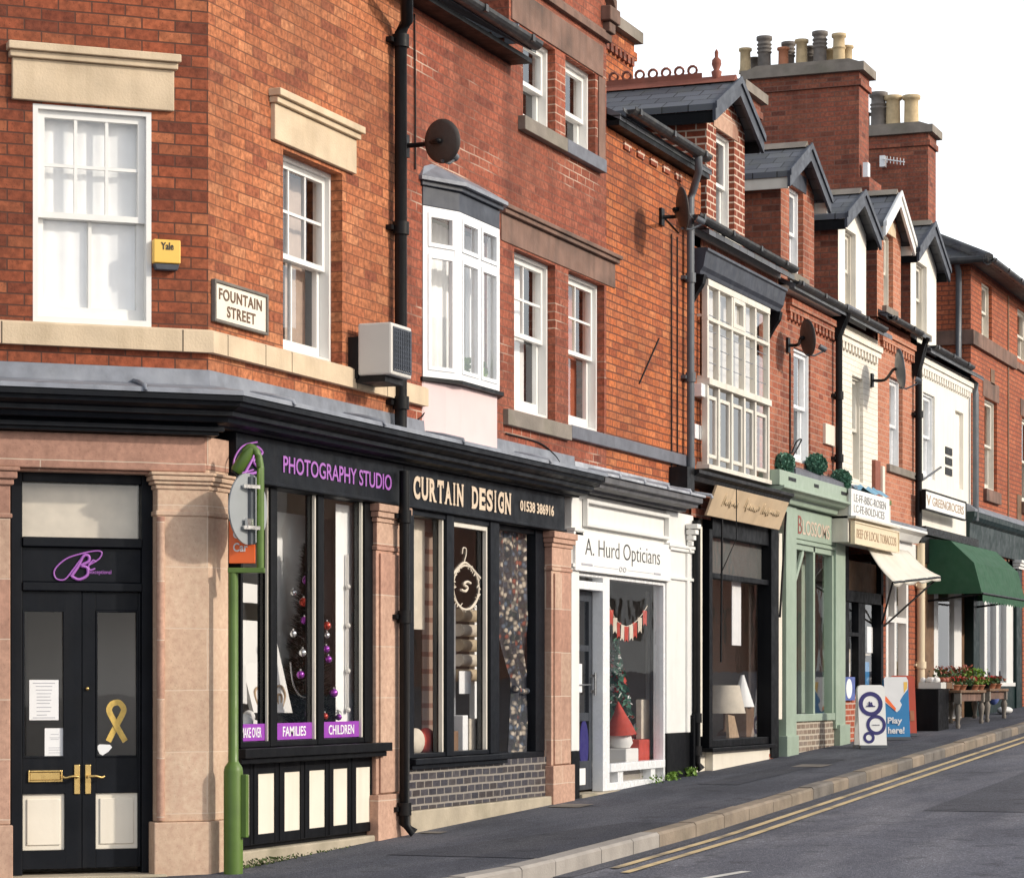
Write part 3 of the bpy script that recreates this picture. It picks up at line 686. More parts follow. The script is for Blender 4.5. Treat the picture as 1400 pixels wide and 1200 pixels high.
# roll mould on the pier's door edge
mb = MB(F1); mb.tube([(-.335, -.012, .37), (-.335, -.012, 2.43)], .028, 10); mb.build('moulding', 'stone_pink', H)
mb = MB(F1); mb.box(-2.05, -1.352, -.0, .3, .36, 2.74); mb.box(-2.08, -1.34, -.03, .3, -.4, .358)
for d, a, b in ((.02, 2.62, 2.66), (.04, 2.662, 2.71), (.055, 2.712, 2.738)): mb.box(-2.05-d, -1.352+d, -d, .3, a, b)
mb.box(-2.06, -1.34, -.012, .3, 2.40, 2.43)
mb.build('pilaster', 'stone_pink', H, bev=.008)
mb = MB(F1); mb.box(-6, -2.06, -.0, .3, -.4, 2.74); mb.build('wall', 'stone_pink', H)
mb = MB(F1); mb.box(-1.5, -.3, -.06, .5, -.3, -.005+g(-.5)+.03); mb.build('doorstep', 'plinth_stone', H, bev=.01)
# sash window over the door
sash(H, wS, wE, wz0, wz1, .035, (3, 2), (2, 1), 'white_paint', F1, cur=[('c', 0, 1, 'curtain_white')], cy=.032, jw=.05)
sash(H, s1[0], s1[1], s1[2], s1[3], .13, (3, 2), (2, 1), 'white_paint', cur=[('c', .62, .98, 'curtain_warm')], rm='room_dark', jw=.05)
# front door
DY = .15
def dx(px): return SX(px, DY)
def dz(py): return SZ(110, py, DY)
FRM = MB(F1); a, b = dx(14), -.352
zt = 2.735; FRM.box(a, dx(30), DY-.02, DY+.12, 0, zt); FRM.box(dx(193), b, DY-.02, DY+.12, 0, zt)
x0, x1 = dx(30), dx(193)
FRM.box(x0, x1, DY-.02, DY+.12, 2.655, zt); FRM.box(x0, x1, DY-.035, DY+.10, dz(748), dz(735)); FRM.box(x0, x1, DY+.0, DY+.08, dz(796), dz(748)-.002); FRM.box(x0, x1, DY-.03, DY+.10, dz(808), dz(796)-.002)
fr_ = FRM.build('door_frame', 'navy_paint', H, bev=.006)
mb = MB(F1); mb.pane(x0, x1, dz(735), 2.655, DY+.03); mb.build('fanlight_pane', 'glass', fr_)
q = MB(F1); q.quad((x0, DY+.11, 2.2), (x1, DY+.11, 2.2), (x1, DY+.11, 2.8), (x0, DY+.11, 2.8)); q.build('fanlight_blind', 'fabric_cream', fr_)
def leaf(xa, xb, ga, gb, knob, white):
    d = MB(F1); zt_, zb_ = dz(809), .05
    z0, z1, p0, p1 = dz(1035), dz(834), dz(1161), dz(1084)
    d.box(xa, ga, DY, DY+.05, zb_, zt_); d.box(gb, xb, DY, DY+.05, zb_, zt_); d.box(ga, gb, DY+.0, DY+.05, z1, zt_); d.box(ga, gb, DY, DY+.05, p1, z0); d.box(ga, gb, DY, DY+.05, zb_, p0)
    d.frame(ga, gb, z0, z1, DY-.006, DY+.02, .012)
    o = d.build('door', 'navy_paint', H, bev=.004)
    k = MB(F1); k.pane(ga+.012, gb-.012, z0+.012, z1-.012, DY+.02); k.build('pane', 'glass_shop', o)
    k = MB(F1); k.box(ga, gb, DY+.018, DY+.04, p0, p1); k.box(ga+.03, gb-.03, DY+.008, DY+.0178, p0+.035, p1-.035); k.build('panel', 'cream_paint', o, bev=.006)
    k = MB(F1); zc = dz(1065); k.box(knob-.02, knob+.02, DY-.010, DY-.002, zc-.10, zc+.10); k.tube([(knob, DY-.05, zc+.02), (knob, DY-.008, zc+.02)], .012, 8)
    sg = -1 if knob < (x0+x1)/2 else 1
    k.tube(spline([(knob, DY-.05, zc+.02), (knob+sg*.04, DY-.055, zc+.024), (knob+sg*.085, DY-.05, zc+.014), (knob+sg*.105, DY-.045, zc+.022)], 4), .008, 8)
    k.build('handle', 'brass', o, bev=.004)
    return o
mid = dx(112)
dl = leaf(x0+.003, mid-.002, dx(31), dx(89), dx(105), 1); dr = leaf(mid+.002, x1-.003, dx(131), dx(189), dx(120), 0)
k = MB(F1); k.frame(dx(38), dx(85), dz(1068), dz(1052), DY-.014, DY-.001, .012); k.box(dx(41), dx(82), DY-.008, DY-.001, dz(1065), dz(1055)); k.build('letterbox', 'brass', dl, bev=.003)
k = MB(F1); k.ball((dx(119), DY-.01, dz(941)), .013, 8); k.build('spyhole', 'brass', dr)
q = MB(F1); y2 = 1.6
for v in (((-1.6, y2, -.1), (.0, y2, -.1), (.0, y2, 2.75), (-1.6, y2, 2.75)), ((-1.34, .33, -.1), (-1.6, y2, -.1), (-1.6, y2, 2.75), (-1.34, .33, 2.75)), ((0, y2, -.1), (-.36, .33, -.1), (-.36, .33, 2.75), (0, y2, 2.75)), ((-1.6, .33, .02), (0, .33, .02), (0, y2, .02), (-1.6, y2, .02)), ((-1.6, .33, 2.74), (0, .33, 2.74), (0, y2, 2.74), (-1.6, y2, 2.74))): q.quad(*v)
q.build('room', 'room_light', H)
for lab, pxa, pxb, pya, pyb, yy, m in (('black framed certificate seen through the right door glass', 161, 184, 862, 908, 1.2, 'fabric_cream'), ('small black framed picture high behind the right door glass', 160, 184, 838, 856, 1.2, 'fabric_cream'), ('orange brown wooden panel behind the right door glass', 143, 157, 836, 960, 1.3, 'wood_sign'), ('orange brown cupboard behind the left door glass', 66, 84, 836, 900, 1.3, 'wood_sign'), ('pale reception counter behind the right door glass', 135, 192, 925, 950, 1.0, 'room_light')):
    a, b, z0, z1 = SX(pxa, yy), SX(pxb, yy), SZ(pxa, pyb, yy), SZ(pxa, pya, yy)
    s_ = thing('framed_picture' if 'framed' in lab else 'wooden_panel' if 'wood' in lab or 'cupboard' in lab else 'counter', lab, 'picture' if 'framed' in lab else 'furniture', tuple(F1 @ Vector(((a+b)/2, yy, z0))))
    k = MB(F1); k.box(a, b, yy-.01, yy+.02, z0, z1); k.build('panel', m, s_)
    if 'framed' in lab: k = MB(F1); k.frame(a-.02, b+.02, z0-.02, z1+.02, yy-.025, yy, .03); k.build('frame', 'black_paint', s_)
# ---- street front, shop one (studio)
TP2, TP2e = T(505), T(545)
def fascia_piece(t0, t1, nm='fascia_board'):
    q = MB(); q.box(t0, t1, -.055, .12, 2.705, 3.043); q.box(t0, t1, -.075, -.057, 2.71, 2.735); return q.build(nm, 'navy_paint', H, bev=.004)
fascia_piece(.315, T(553, -.06)); fascia_piece(T(553, -.06)+.006, T(773, -.06))
SB = .80
mb = MB()
for a, b in ((T(326), T(329)), (T(367), T(376)), (T(432), T(440)), (T(496), T(508))): mb.box(a, b, -.02, .09, SB+.05, 2.703)
mb.box(T(329), T(367), -.015, .085, SB+.05, SB+.09); mb.box(T(376), T(432), -.015, .085, SB+.05, SB+.09); mb.box(T(440), T(496), -.015, .085, SB+.05, SB+.09)
mb.box(.31, T(516), -.13, .10, SB-.02, SB+.046); mb.box(.31, T(513), -.10, .10, SB-.06, SB-.022)
wf = mb.build('shop_window', 'black_paint', H, bev=.004)
mb = MB(); mb.box(T(366.8)-.012, T(366.8)-.001, .0, .018, SB+.091, 2.70); mb.box(T(431.8)-.02, T(431.8)-.001, .0, .022, SB+.091, 2.70); mb.box(T(495.8)-.02, T(495.8)-.001, .0, .022, SB+.091, 2.70); mb.build('bead', 'old_white', wf)
mb = MB()
for a, b in ((329, 367), (376, 432), (440, 496)): mb.pane(T(a), T(b), SB+.05, 2.705, .03)
mb.build('pane', 'glass_shop', wf)
# stall riser with cream panels
zb = .16
mb = MB(); mb.box(.31, TP2, .02, .2, zb-.03, SB-.062)
edges = [(335, 340), (351, 374), (387, 409), (421, 443), (454, 474), (485, 505)]
xs = [.31]
for a, b in edges: xs += [T(a), T(b)]
xs.append(T(512))
for a, b in zip(xs[0::2], xs[1::2]): mb.box(a, b, -.014, .018, zb, SB-.062)
for a, b in zip(xs[1::2], xs[2::2]): mb.box(a, b, -.011, .018, zb, zb+.07); mb.box(a, b, -.011, .018, SB-.14, SB-.064)
for a, b in zip(xs[0::2], xs[1::2]): mb.box((a+b)/2-.015, (a+b)/2+.015, -.020, -.0145, zb+.01, SB-.07)
sr = mb.build('stall_riser', 'black_paint', H, bev=.004)
mb = MB()
for a, b in zip(xs[1::2], xs[2::2]): mb.box(a, b, -.003, .017, zb+.072, SB-.142)
mb.build('panel', 'cream_paint', sr)
mb = MB(); mb.prism([(.3, -.5), (TP2+.02, -.5), (TP2+.02, zb-.032), (.3, zb-.032)], 'y', -.05, .2); mb.build('plinth', 'plinth_stone', H, bev=.012)
mb = MB(); random.seed(3)
mb.leaves([(random.uniform(.3, 2.4), -.055-random.random()*.05, g(1)+random.random()**2*.05-.01) for _ in range(420)], .014); mb.build('moss', 'moss', H)
# pilasters
def pilaster(t0, t1, z0, zt_=2.765, m='stone_cream', d=.05, top='stone_pink'):
    q = MB(); q.box(t0, t1, -d, .12, z0+.32, zt_-.36); q.box(t0-.025, t1+.025, -d-.03, .12, z0-.4, z0+.318)
    q.box(t0+.05, t1-.05, -d-.018, -d+.001, z0+.33, zt_-.38)
    q.mt(1); q.box(t0-.01, t1+.01, -d-.012, .12, zt_-.358, zt_-.325); q.box(t0+.005, t1-.005, -d-.005, .12, zt_-.323, zt_-.142)
    for e, a, b in ((.015, .14, .105), (.035, .103, .06), (.05, .058, .0)): q.box(t0-e, t1+e, -d-e, .12, zt_-a, zt_-b)
    return q.build('pilaster', [m, top], H, bev=.006)
pilaster(TP2+.02, TP2e-.0, .12, 2.70, 'stone_pink'); pilaster(T(747), T(774), .24, 2.70, 'stone_pink')
# shop room behind windows
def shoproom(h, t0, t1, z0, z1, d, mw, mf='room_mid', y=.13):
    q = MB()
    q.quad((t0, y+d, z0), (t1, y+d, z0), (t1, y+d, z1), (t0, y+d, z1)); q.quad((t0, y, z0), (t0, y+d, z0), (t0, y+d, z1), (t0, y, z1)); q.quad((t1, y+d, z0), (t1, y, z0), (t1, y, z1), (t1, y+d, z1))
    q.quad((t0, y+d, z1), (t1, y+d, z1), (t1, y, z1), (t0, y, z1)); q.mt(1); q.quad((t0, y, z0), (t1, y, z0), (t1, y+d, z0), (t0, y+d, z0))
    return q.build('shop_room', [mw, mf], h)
shoproom(H, .33, 3.2, .78, 2.92, 1.5, 'room_light', 'room_mid')
# ---- street front, shop two
SB2 = .665
ra, rb = T(668), T(677)
mb = MB()
for a, b in ((T(553), T(560)), (T(605), T(615)), (T(665), T(677))): mb.box(a, b, -.04, .09, SB2+.04, 2.703)
for a, b in ((560, 605), (615, 665)): mb.box(T(a), T(b), -.03, .085, SB2+.04, SB2+.075); mb.box(T(a), T(b), -.03, .085, 2.66, 2.703)
mb.box(T(553), T(686), -.10, .12, SB2-.01, SB2+.036); mb.box(T(553), T(684), -.07, .12, SB2-.05, SB2-.012)
mb.box(T(677)+.002, T(752), .02, .3, SB2-.02, SB2+.03); mb.box(T(732, .02), T(747), .015, .12, SB2+.032, 2.703); mb.box(T(677)+.002, T(732, .02)-.001, .03, .1, 2.66, 2.703)
wf2 = mb.build('shop_window', 'navy_paint', H, bev=.004)
mb = MB()
for a in (604.8, 664.8): mb.box(T(a)-.03, T(a)-.001, -.01, .022, SB2+.076, 2.659)
mb.box(T(615)+.001, T(615)+.05, -.01, .022, SB2+.076, 2.659); mb.box(T(615)+.051, T(664.8)-.031, -.01, .022, 2.62, 2.659)
mb.build('bead', 'old_white', wf2)
mb = MB(); mb.pane(T(560), T(605), SB2+.05, 2.69, .03); mb.pane(T(615), T(665), SB2+.05, 2.69, .03); mb.pane(T(677), T(745), SB2+.03, 2.70, .06); mb.build('pane', 'glass_shop', wf2)
mb = MB(); mb.box(T(553), T(683), -.03, .12, .287, SB2-.052); mb.box(T(683)+.002, T(750), .0, .13, .287, SB2-.022); mb.build('stall_riser', 'brick_glazed', H)
mb = MB(); mb.prism([(T(553), -.4), (T(748), -.4), (T(748), .284), (T(553), .284)], 'y', -.06, .12); mb.build('plinth', 'plinth_stone', H, bev=.01)
shoproom(H, 3.35, 6.95, .64, 2.92, 1.5, 'room_mid', 'room_light', .26)
# ---- upper floor of the second street front
g1 = (T(715), T(759), 6.36, 7.15); g2 = (T(773), T(814), 6.36, 7.16)
u1 = (T(703), T(759), 3.73, 5.16); u2 = (T(777), T(828)-.04, 3.73, 5.17)
TG = 5.72; TE = T(829)
ob = (T(583), T(680), 3.7, 5.2)
mb = MB(); mb.wall(3.34, TE, 3.40, 6.20, [u1, u2, ob], 0, .18); mb.wall(3.34, TG, 6.20, 6.86, [], 0); mb.wall(TG, TE, 6.20, 7.9, [g1, g2], -.0, .18)
mb.add([(TG, 0, 7.9), (TE, 0, 7.9), ((TG+TE)/2, 0, 9.3)], ((0, 1, 2),))
mb.quad((TG, 3.5, 6.5), (TG, 0, 6.5), (TG, 0, 7.9), (TG, 3.5, 7.9))
mb.quad((TE, 0, 6.0), (TE, 3.5, 6.0), (TE, 3.5, 7.9), (TE, 0, 7.9))
mb.build('wall', 'brick_rose', H)
mb = MB(); tm = (TG+TE)/2
for s in (-1, 1):
    xe = TG-.1 if s < 0 else TE+.1
    mb.prism([(tm, 9.30), (xe, 7.82), (xe, 7.95), (tm, 9.44)], 'y', -.08, .3)
mb.box(TE-.16, TE+.14, -.10, .3, 7.72, 7.86); mb.box(TE-.10, TE+.08, -.07, .3, 7.62, 7.718)
mb.build('gable_coping', 'stone_sooty', H, bev=.01)
mb = MB()
for s in (-1, 1):
    xe = TG if s < 0 else TE
    mb.prism([(tm, 9.25), (xe, 7.85), (xe, 7.80), (tm, 9.15)], 'y', .3, 4.2)
mb.build('roof', 'slate', H)
mb = MB(); mb.box(TG-.02, TE+.02, -.05, .1, 7.53, 7.60); mb.box(TG, TE, -.03, .1, 7.602, 7.63); mb.build('string_course', 'stone_sooty', H, bev=.006)
for a, b, z0, z1 in ((g1[0]-.30, g2[1]+.2, 7.17, 7.47),): lintel(H, a, b, z0, z1, 'stone_sooty', None, .015)
mb = MB()
mb.box(T(690)-.1, T(840), -.012, .1, 5.18, 5.42); mb.box(T(690)-.1, T(840)+.03, -.05, .1, 5.422, 5.46); mb.box(T(690)-.1, T(840)+.05, -.075, .1, 5.462, 5.50)
mb.build('lintel', 'stone_sooty', H, bev=.006)
mb = MB(); mb.box(TE-.25, TE-.06, -.014, .1, 6.3, 7.16); mb.build('quoin', 'stone_sooty', H, bev=.004)
def sill_(h, a, b, z0, z1, m, d=.06): q = MB(); q.box(a, b, -d, .15, z0, z1); return q.build('sill', m, h, bev=.006)
sill_(H, g1[0]-.12, g2[0]-.12, 6.23, 6.355, 'stone_grey', .07); sill_(H, g2[0]-.115, g2[1]+.14, 6.23, 6.355, 'slate_sill', .07)
sill_(H, T(688), T(777)-.03, 3.575, 3.715, 'stone_grey', .05); sill_(H, T(777)-.025, 8.45, 3.60, 3.722, 'slate_sill', .05)
sash(H, *g1, .11, (1, 1), (1, 1), cur=[('c', 0, .75, 'curtain_white')], jw=.05, split=.48); sash(H, *g2, .11, (1, 1), (1, 1), cur=[('c', .1, .9, 'curtain_white')], jw=.05, split=.42)
sash(H, *u1, .11, (2, 2), (1, 1), cur=[('c', .05, .5, 'curtain_warm'), ('c', .55, .95, 'curtain_white')], jw=.05, open_=.02); sash(H, *u2, .11, (2, 2), (1, 1), cur=[('c', .0, .5, 'curtain_ochre'), ('c', .5, .98, 'curtain_rust')], jw=.05, open_=.01)
# oriel window
oa, om, oc = (T(580, -.02), -.01), (T(628, -.17), -.17), (T(683, -.17), -.17)
od = (oc[0]+.30, -.01)
oz0, oz1 = 3.80, 5.19
def oside(p, q, cols):
    P_, Q_ = Vector(p), Vector(q); Lg = (Q_-P_).length; ang = math.atan2(Q_.y-P_.y, Q_.x-P_.x)
    fr = Matrix.Translation((p[0], p[1], 0)) @ Matrix.Rotation(ang, 4, 'Z')
    f = MB(fr); f.frame(0, Lg, oz0, oz1, 0, .07, .055, .06, .05)
    zt_ = oz0+(oz1-oz0)*.745; f.box(.055, Lg-.055, .004, .066, zt_-.03, zt_+.03)
    n = cols; gl = MB(fr)
    for k in range(n):
        a = .055+(Lg-.11)*k/n; b = .055+(Lg-.11)*(k+1)/n
        if k: f.box(a-.03, a+.03, .002, .068, oz0+.06, zt_-.03); f.box(a-.03, a+.03, .002, .068, zt_+.03, oz1-.05)
        aa = a+(.03 if k else 0); bb = b-(.03 if k < n-1 else 0)
        for u0, u1_ in ((oz0+.06, zt_-.03), (zt_+.03, oz1-.05)):
            f.frame(aa, bb, u0, u1_, -.008, .03, .032); gl.pane(aa+.032, bb-.032, u0+.032, u1_-.032, .02)
    return f, gl
oo = None
for p, q, n in ((oa, om, 1), (om, oc, 2), (oc, od, 1)):
    f, gl = oside(p, q, n); w_ = f.build('bay_window', 'upvc', H); gl.build('pane', 'glass', w_); oo = oo or w_
def opoly(d): return [(oa[0]-d, .02), (oa[0]-d, oa[1]-d*.3), (om[0]-d*.3, om[1]-d), (oc[0]+d*.4, oc[1]-d), (od[0]+d, od[1]), (od[0]+d, .02)]
mb = MB(); mb.prism(opoly(.035), 'z', 3.765, 3.797); mb.build('sill', 'iron', H)
mb = MB(); mb.prism(opoly(.0), 'z', oz1+.003, oz1+.16); mb.prism(opoly(.03), 'z', oz1+.162, oz1+.20); mb.build('bay_frieze', 'slate_paint', H, bev=.005)
mb = MB(); lo, hi = opoly(.07), [(x+(.10 if x < oa[0]+.2 else -.10), .015 if y > -.05 else -.012) for x, y in opoly(0)]
z0_ = oz1+.203; vs = [(x, y, z0_) for x, y in lo]+[(x, y, z0_+.03) for x, y in lo]+[(x, y, z0_+.17) for x, y in hi]; n = len(lo)
mb.add(vs, [(i, (i+1) % n, n+(i+1) % n, n+i) for i in range(n)]+[(n+i, n+(i+1) % n, 2*n+(i+1) % n, 2*n+i) for i in range(n)]+[tuple(range(2*n, 3*n)), tuple(range(n))[::-1]])
mb.build('bay_roof', 'lead', H)
mb = MB(); ap = [(T(575), .02), (T(578), -.012), (om[0]-.12, -.10), (om[0]+.1, -.15), (oc[0]-.02, -.155), (od[0], .0), (od[0], .02)]
mb.prism(ap, 'z', 3.30, 3.763); mb.build('apron', 'pink_render', H, bev=.004)
room(oo, ob[0]-.2, ob[1]+.1, 3.72, 5.2, .2, 1.2, 'room_light', None, .2)
q = MB(); folds(q, ob[0]-.05, ob[0]+1.0, 3.85, 5.15, .14, .02); folds(q, ob[1]-.45, ob[1]+.05, 3.85, 5.15, .12, .02); q.build('curtain', 'curtain_white', oo)
random.seed(6)
for px, wh in ((640, 'nearer'), (660, 'farther')):
    x = T(px, -.06); P_ = thing('potted_plant', '%s small green plant on the sill inside the white bay window' % wh, 'potted plant', (x, -.06, 3.83))
    q = MB(); q.lathe(x, -.05, [(.03, 3.83), (.045, 3.91), (.04, 3.91)], 8); q.build('pot', 'clay_pot', P_)
    q = MB(); q.leaves([(x+random.gauss(0, .04), -.05+random.gauss(0, .02), 3.91+random.random()*.13) for _ in range(50)], .028); q.build('leaves', 'leaf_bright', P_)
# roof, eaves, gutter and downpipe of the street front
mb = MB(); mb.prism([(-.26, 6.83), (4.5, 9.5), (4.5, 9.56), (-.26, 6.89)], 'x', -.35, TG-.01); mb.build('roof', 'slate', H)
mb = MB(F1); mb.prism([(-.26, 9.0), (4.5, 11.2), (4.5, 11.3), (-.26, 9.1)], 'x', -6, .2); mb.build('roof', 'slate', H)
mb = MB(); mb.box(3.2, TG+.05, -.2, .1, 6.76, 6.80); mb.build('soffit', 'black_paint', H)  # black here stands in for the dark shadow behind the gutter
gutter(H, 3.0, T(733, -.3), 6.90, -.30, .07, 'gutter_grey')
mb = MB()
for i in range(9): mb.prism([(-.1+i*.12, 6.93+i*.062), (.03+i*.12, 6.93+i*.062), (.03+i*.12, 7.16+i*.062), (-.1+i*.12+.0, 7.10+i*.062)], 'x', TG-.03-.004*(i % 2), TG-.012)
mb.build('flashing', 'lead', H)
px_ = T(548, -.08); pz = [(T(556, -.3), -.30, 6.84), (T(556, -.3), -.30, 6.74), (px_-.02, -.14, 6.53), (px_, -.08, 6.45), (px_, -.08, 3.30)]
downpipe(H, pz, .05, 'iron', [(px_, -.08, 6.38), (px_, -.08, 4.9), (px_, -.08, 3.52)])
px2 = T(553, -.13); gz = g(px2)
downpipe(H, [(px2, -.13, 2.98), (px2, -.13, gz+.1), (px2+.03, -.2, gz+.03)], .042, 'iron', [(px2, -.13, 1.83), (px2, -.13, gz+.22), (px2, -.13, 2.62)])
mb = MB(); mb.tube(spline([(T(568, -.02), -.012, 6.7), (T(569, -.02), -.012, 6.0), (T(569, -.02), -.012, 5.45)], 6), .008, 6); mb.tube(spline([(T(580), -.01, 3.75), (T(584), -.012, 3.66), (T(578), -.01, 3.5), (T(570), -.01, 3.44)], 6), .006, 6); mb.tube(spline([(T(690), -.012, 3.5), (T(735), -.012, 3.49), (T(755), -.012, 3.42), (T(763), -.012, 3.36)], 6), .007, 6)
mb.build('cable', 'iron', H)
# inner blocking so no daylight leaks through the shell
mb = MB(); mb.box(-6, TE-.05, 3.4, 3.5, 0, 7); mb.build('wall', 'room_dark', H)

# ================================================================== optician's house
g0 = 8.38
H = thing('orange_brick_house', 'narrow bright orange brick house with no upper window above the white shop', 'house', (9.7, 0, g(9.7)))
t0, t1 = TE, T(945)
mb = MB(); mb.wall(t0+.003, t1+.35, 3.2, 6.72, [], 0); mb.build('wall', 'brick_orange', H)
shell(H, t0, t1+.3, 6.85, zb=3.2, ov=.14, ridge=True)
mb = MB(); mb.box(t0+.01, t1+.25, -.13, .05, 6.73, 6.78); mb.build('soffit', 'black_paint', H)  # eaves shadow put into the colour as black
mb = MB()
for i in range(5): x = t0+.5+i*.42; mb.box(x, x+.22, -.02, .02, 6.60, 6.67)
mb.build('corbel_brick', 'brick_pointed', H)
gutter(H, t0+.05, T(966, -.22), 6.90, -.22, .07, 'gutter_grey')
px3 = T(943, -.07)
downpipe(H, [(T(955, -.22), -.22, 6.86), (T(955, -.22), -.22, 6.68), (px3+.02, -.10, 6.52), (px3, -.08, 6.44), (px3, -.08, 3.40)], .042, 'grey_plastic', [(px3, -.08, 5.6), (px3, -.08, 4.55)])
sill_(H, 8.46, T(945), 3.605, 3.725, 'slate_sill', .045)
mb = MB()
for px in (918, 926): x = T(px, -.01); mb.tube([(x, -.012, 6.0), (x, -.012, 3.45)], .008, 6)
mb.tube([(T(900), -.01, 4.86), (T(873), -.01, 4.33)], .008, 6); mb.tube([(T(927), -.01, 6.05), (T(905), -.01, 6.14)], .008, 6)
mb.build('cable', 'iron', H)
# cornice
CE = T(962, -.3)
mb = MB(); mb.sweep([(-.02, 3.40), (.01, 3.40), (.012, 3.335), (.31, 3.285), (.325, 3.28), (.325, 3.255), (-.02, 3.255)], [lambda d: (TC+.12, -d), lambda d: (CE, -d)]); mb.build('lead_flashing', 'lead_bright', H)
mb = MB()
for i in range(5): x = TC+.5+i*.75; mb.tube([(x, -.02, 3.35), (x, -.18, 3.318), (x, -.325, 3.292), (x, -.335, 3.262)], .018, 8)
mb.build('lead_roll', 'lead_bright', H)
mb = MB(); mb.sweep([(-.02, 3.252), (.30, 3.252), (.295, 3.195), (.25, 3.185), (.24, 3.15), (.12, 3.14), (.11, 3.11), (-.02, 3.11)], [lambda d: (TC+.16, -d), lambda d: (CE-.02, -d)]); mb.build('cornice', 'weathered_board', H)
# white shop front
OA, OB = T(776)+.03, T(945)
od_l, od_r, ow_l, ow_r = T(789), T(823), T(832), T(906)
mb = MB(); zb = g(9)-.5; zk = .80
mb.box(OA, od_l-.02, -.03, .12, .68, 3.105); mb.box(ow_r+.05, OB-.02, -.03, .12, zk, 3.105)
mb.box(od_l-.015, ow_r+.045, .0, .12, 2.36, 3.105)
mb.frame(T(800, -.03), T(913, -.03), 2.80, 3.06, -.055, -.005, .035)
for a, b in ((OA-.01, od_l), (ow_r+.04, OB-.0)):
    for z, d in ((2.70, .05), (2.735, .07), (2.40, .04)): mb.box(a-.01, b+.01, -.03-d*.6, .1, z, z+.033)
x = T(937, -.03); mb.box(x, x+.10, -.055, .1, zk, 2.69)
for i in range(5): mb.box(x-.02+.012*i, x+.12-.012*i, -.17+.024*i, -.04, 2.95-.06*i, 3.0-.06*i)
sf = mb.build('shop_front', 'white_paint', H, bev=.005)
mb = MB(); mb.box(OA, od_l-.02, -.034, .12, zb, .678); mb.box(ow_r+.05, OB-.02, -.034, .12, zb, zk-.002); mb.build('plinth', 'black_paint', H, bev=.004)
ob_, ot_ = .50, 2.355
mb = MB(); a, b, c, d = od_l-.015, od_r, ow_l, ow_r+.045
mb.box(a, a+.035, -.01, .09, .27, ot_); mb.box(b, c, -.012, .10, .27, ot_); mb.box(d-.05, d, -.012, .10, .3, ot_)
mb.box(a+.035, b, -.01, .09, 2.205, 2.285); mb.box(a+.035, b, -.01, .09, 2.33, ot_); mb.box(c, d-.05, -.012, .10, 2.325, ot_)
mb.box(c, d-.05, -.03, .10, ob_-.05, ob_+.03); mb.box(c, d-.05, -.012, .10, .27, .345)
mb.box(T(844), T(851), -.008, .09, .345, ob_-.05); mb.box(T(889), T(895), -.008, .09, .345, ob_-.05)
wf3 = mb.build('shop_window', 'upvc', H, bev=.004)
mb = MB(); mb.pane(c, d-.05, ob_+.03, 2.325, .03); mb.pane(a+.035, b, 2.285, 2.33, .03); mb.pane(c, d-.05, .345, ob_-.05, .05); mb.build('pane', 'glass_shop', wf3)
mb = MB(); mb.box(c, d-.05, .08, .1, .3, ob_); mb.build('vent_panel', 'room_mid', wf3)
# grey door
mb = MB(); da, db = a+.037, b-.002; z0, z1 = .29, 2.20; y = .10
mb.frame(da, db, z0, z1, y, y+.05, .09, .28, .10); mb.box(da+.09, db-.09, y+.002, y+.048, .95, 1.03); mb.box(da+.09, db-.09, y+.002, y+.048, 1.62, 1.68)
d3 = mb.build('door', 'door_grey', H, bev=.004)
mb = MB(); mb.pane(da+.09, db-.09, .57, .95, y+.02); mb.pane(da+.09, db-.09, 1.03, 1.62, y+.02); mb.pane(da+.09, db-.09, 1.68, 2.1, y+.02); mb.build('pane', 'glass_shop', d3)
mb = MB(); mb.tube([(db-.05, y-.05, 1.20), (db-.05, y-.05, 1.42)], .012, 8); mb.box(db-.06, db-.04, y-.05, y, 1.22, 1.25); mb.box(db-.06, db-.04, y-.05, y, 1.37, 1.40); mb.tube([(da+.2, y-.02, 1.3), (db-.09, y-.02, 1.3)], .006, 6); mb.build('handle', 'chrome', d3)
mb = MB(); mb.box(da+.2, da+.48, y-.008, y-.001, .34, .50); mb.build('cat_flap', 'sign_white', d3, bev=.004)
mb = MB(); mb.box(a, d, -.06, .3, g(8)-.3, .268); mb.build('doorstep', 'plinth_stone', H, bev=.008)
shoproom(H, 7.45, 11.0, .3, 2.6, 1.6, 'room_mid', 'room_light', .16)
mb = MB(); mb.box(c-.02, d+.4, .12, 1.2, .44, .50); mb.build('window_shelf', 'room_light', H)
# right-hand boundary pipe
px4 = T(951, -.06)
downpipe(H, [(px4, -.07, 3.05), (px4, -.07, g(11.3)+.12), (px4+.02, -.12, g(11.3)+.05)], .045, 'iron', [(px4, -.07, .95), (px4, -.07, .6)])
mb = MB(); x = T(946, -.05); mb.box(x-.03, x+.03, -.08, -.02, .3, .98); mb.build('pipe_boxing', 'black_paint', H, bev=.004)

# ================================================================== house with the glazed timber bay
def YX(px, x):      # plane X = x -> depth Y
    d = _ray(px, 0); return CAMY+(x-CAMX)/d[0]*d[1]
def ZX(px, py, x):
    d = _ray(px, py); return ZE+(x-CAMX)/d[0]*d[2]
H = thing('bay_window_house', 'brick house with a wide cream timber bay of many panes under a black hood', 'house', (12.9, 0, g(12.9)))
t0, t1 = T(945)+.004, 14.62
bt0, bt1, by = T(957), T(1052, -.12), -.12
mb = MB(); mb.wall(t0, t1, 3.1, 6.12, [(bt0+.1, bt1-.1, 3.66, 5.6)], 0, .12); mb.build('wall', 'brick_terrace', H)
mb = MB(); mb.wall(t0, bt0-.02, 3.3, 6.0, [], -.004); mb.build('wall', 'brick_orange', H)
mb = MB(); mb.box(t0, t1, -.03, .05, 6.122, 6.19); mb.build('eaves_course', 'old_white', H)
shell(H, t0, t1, 6.2, zb=3.1)
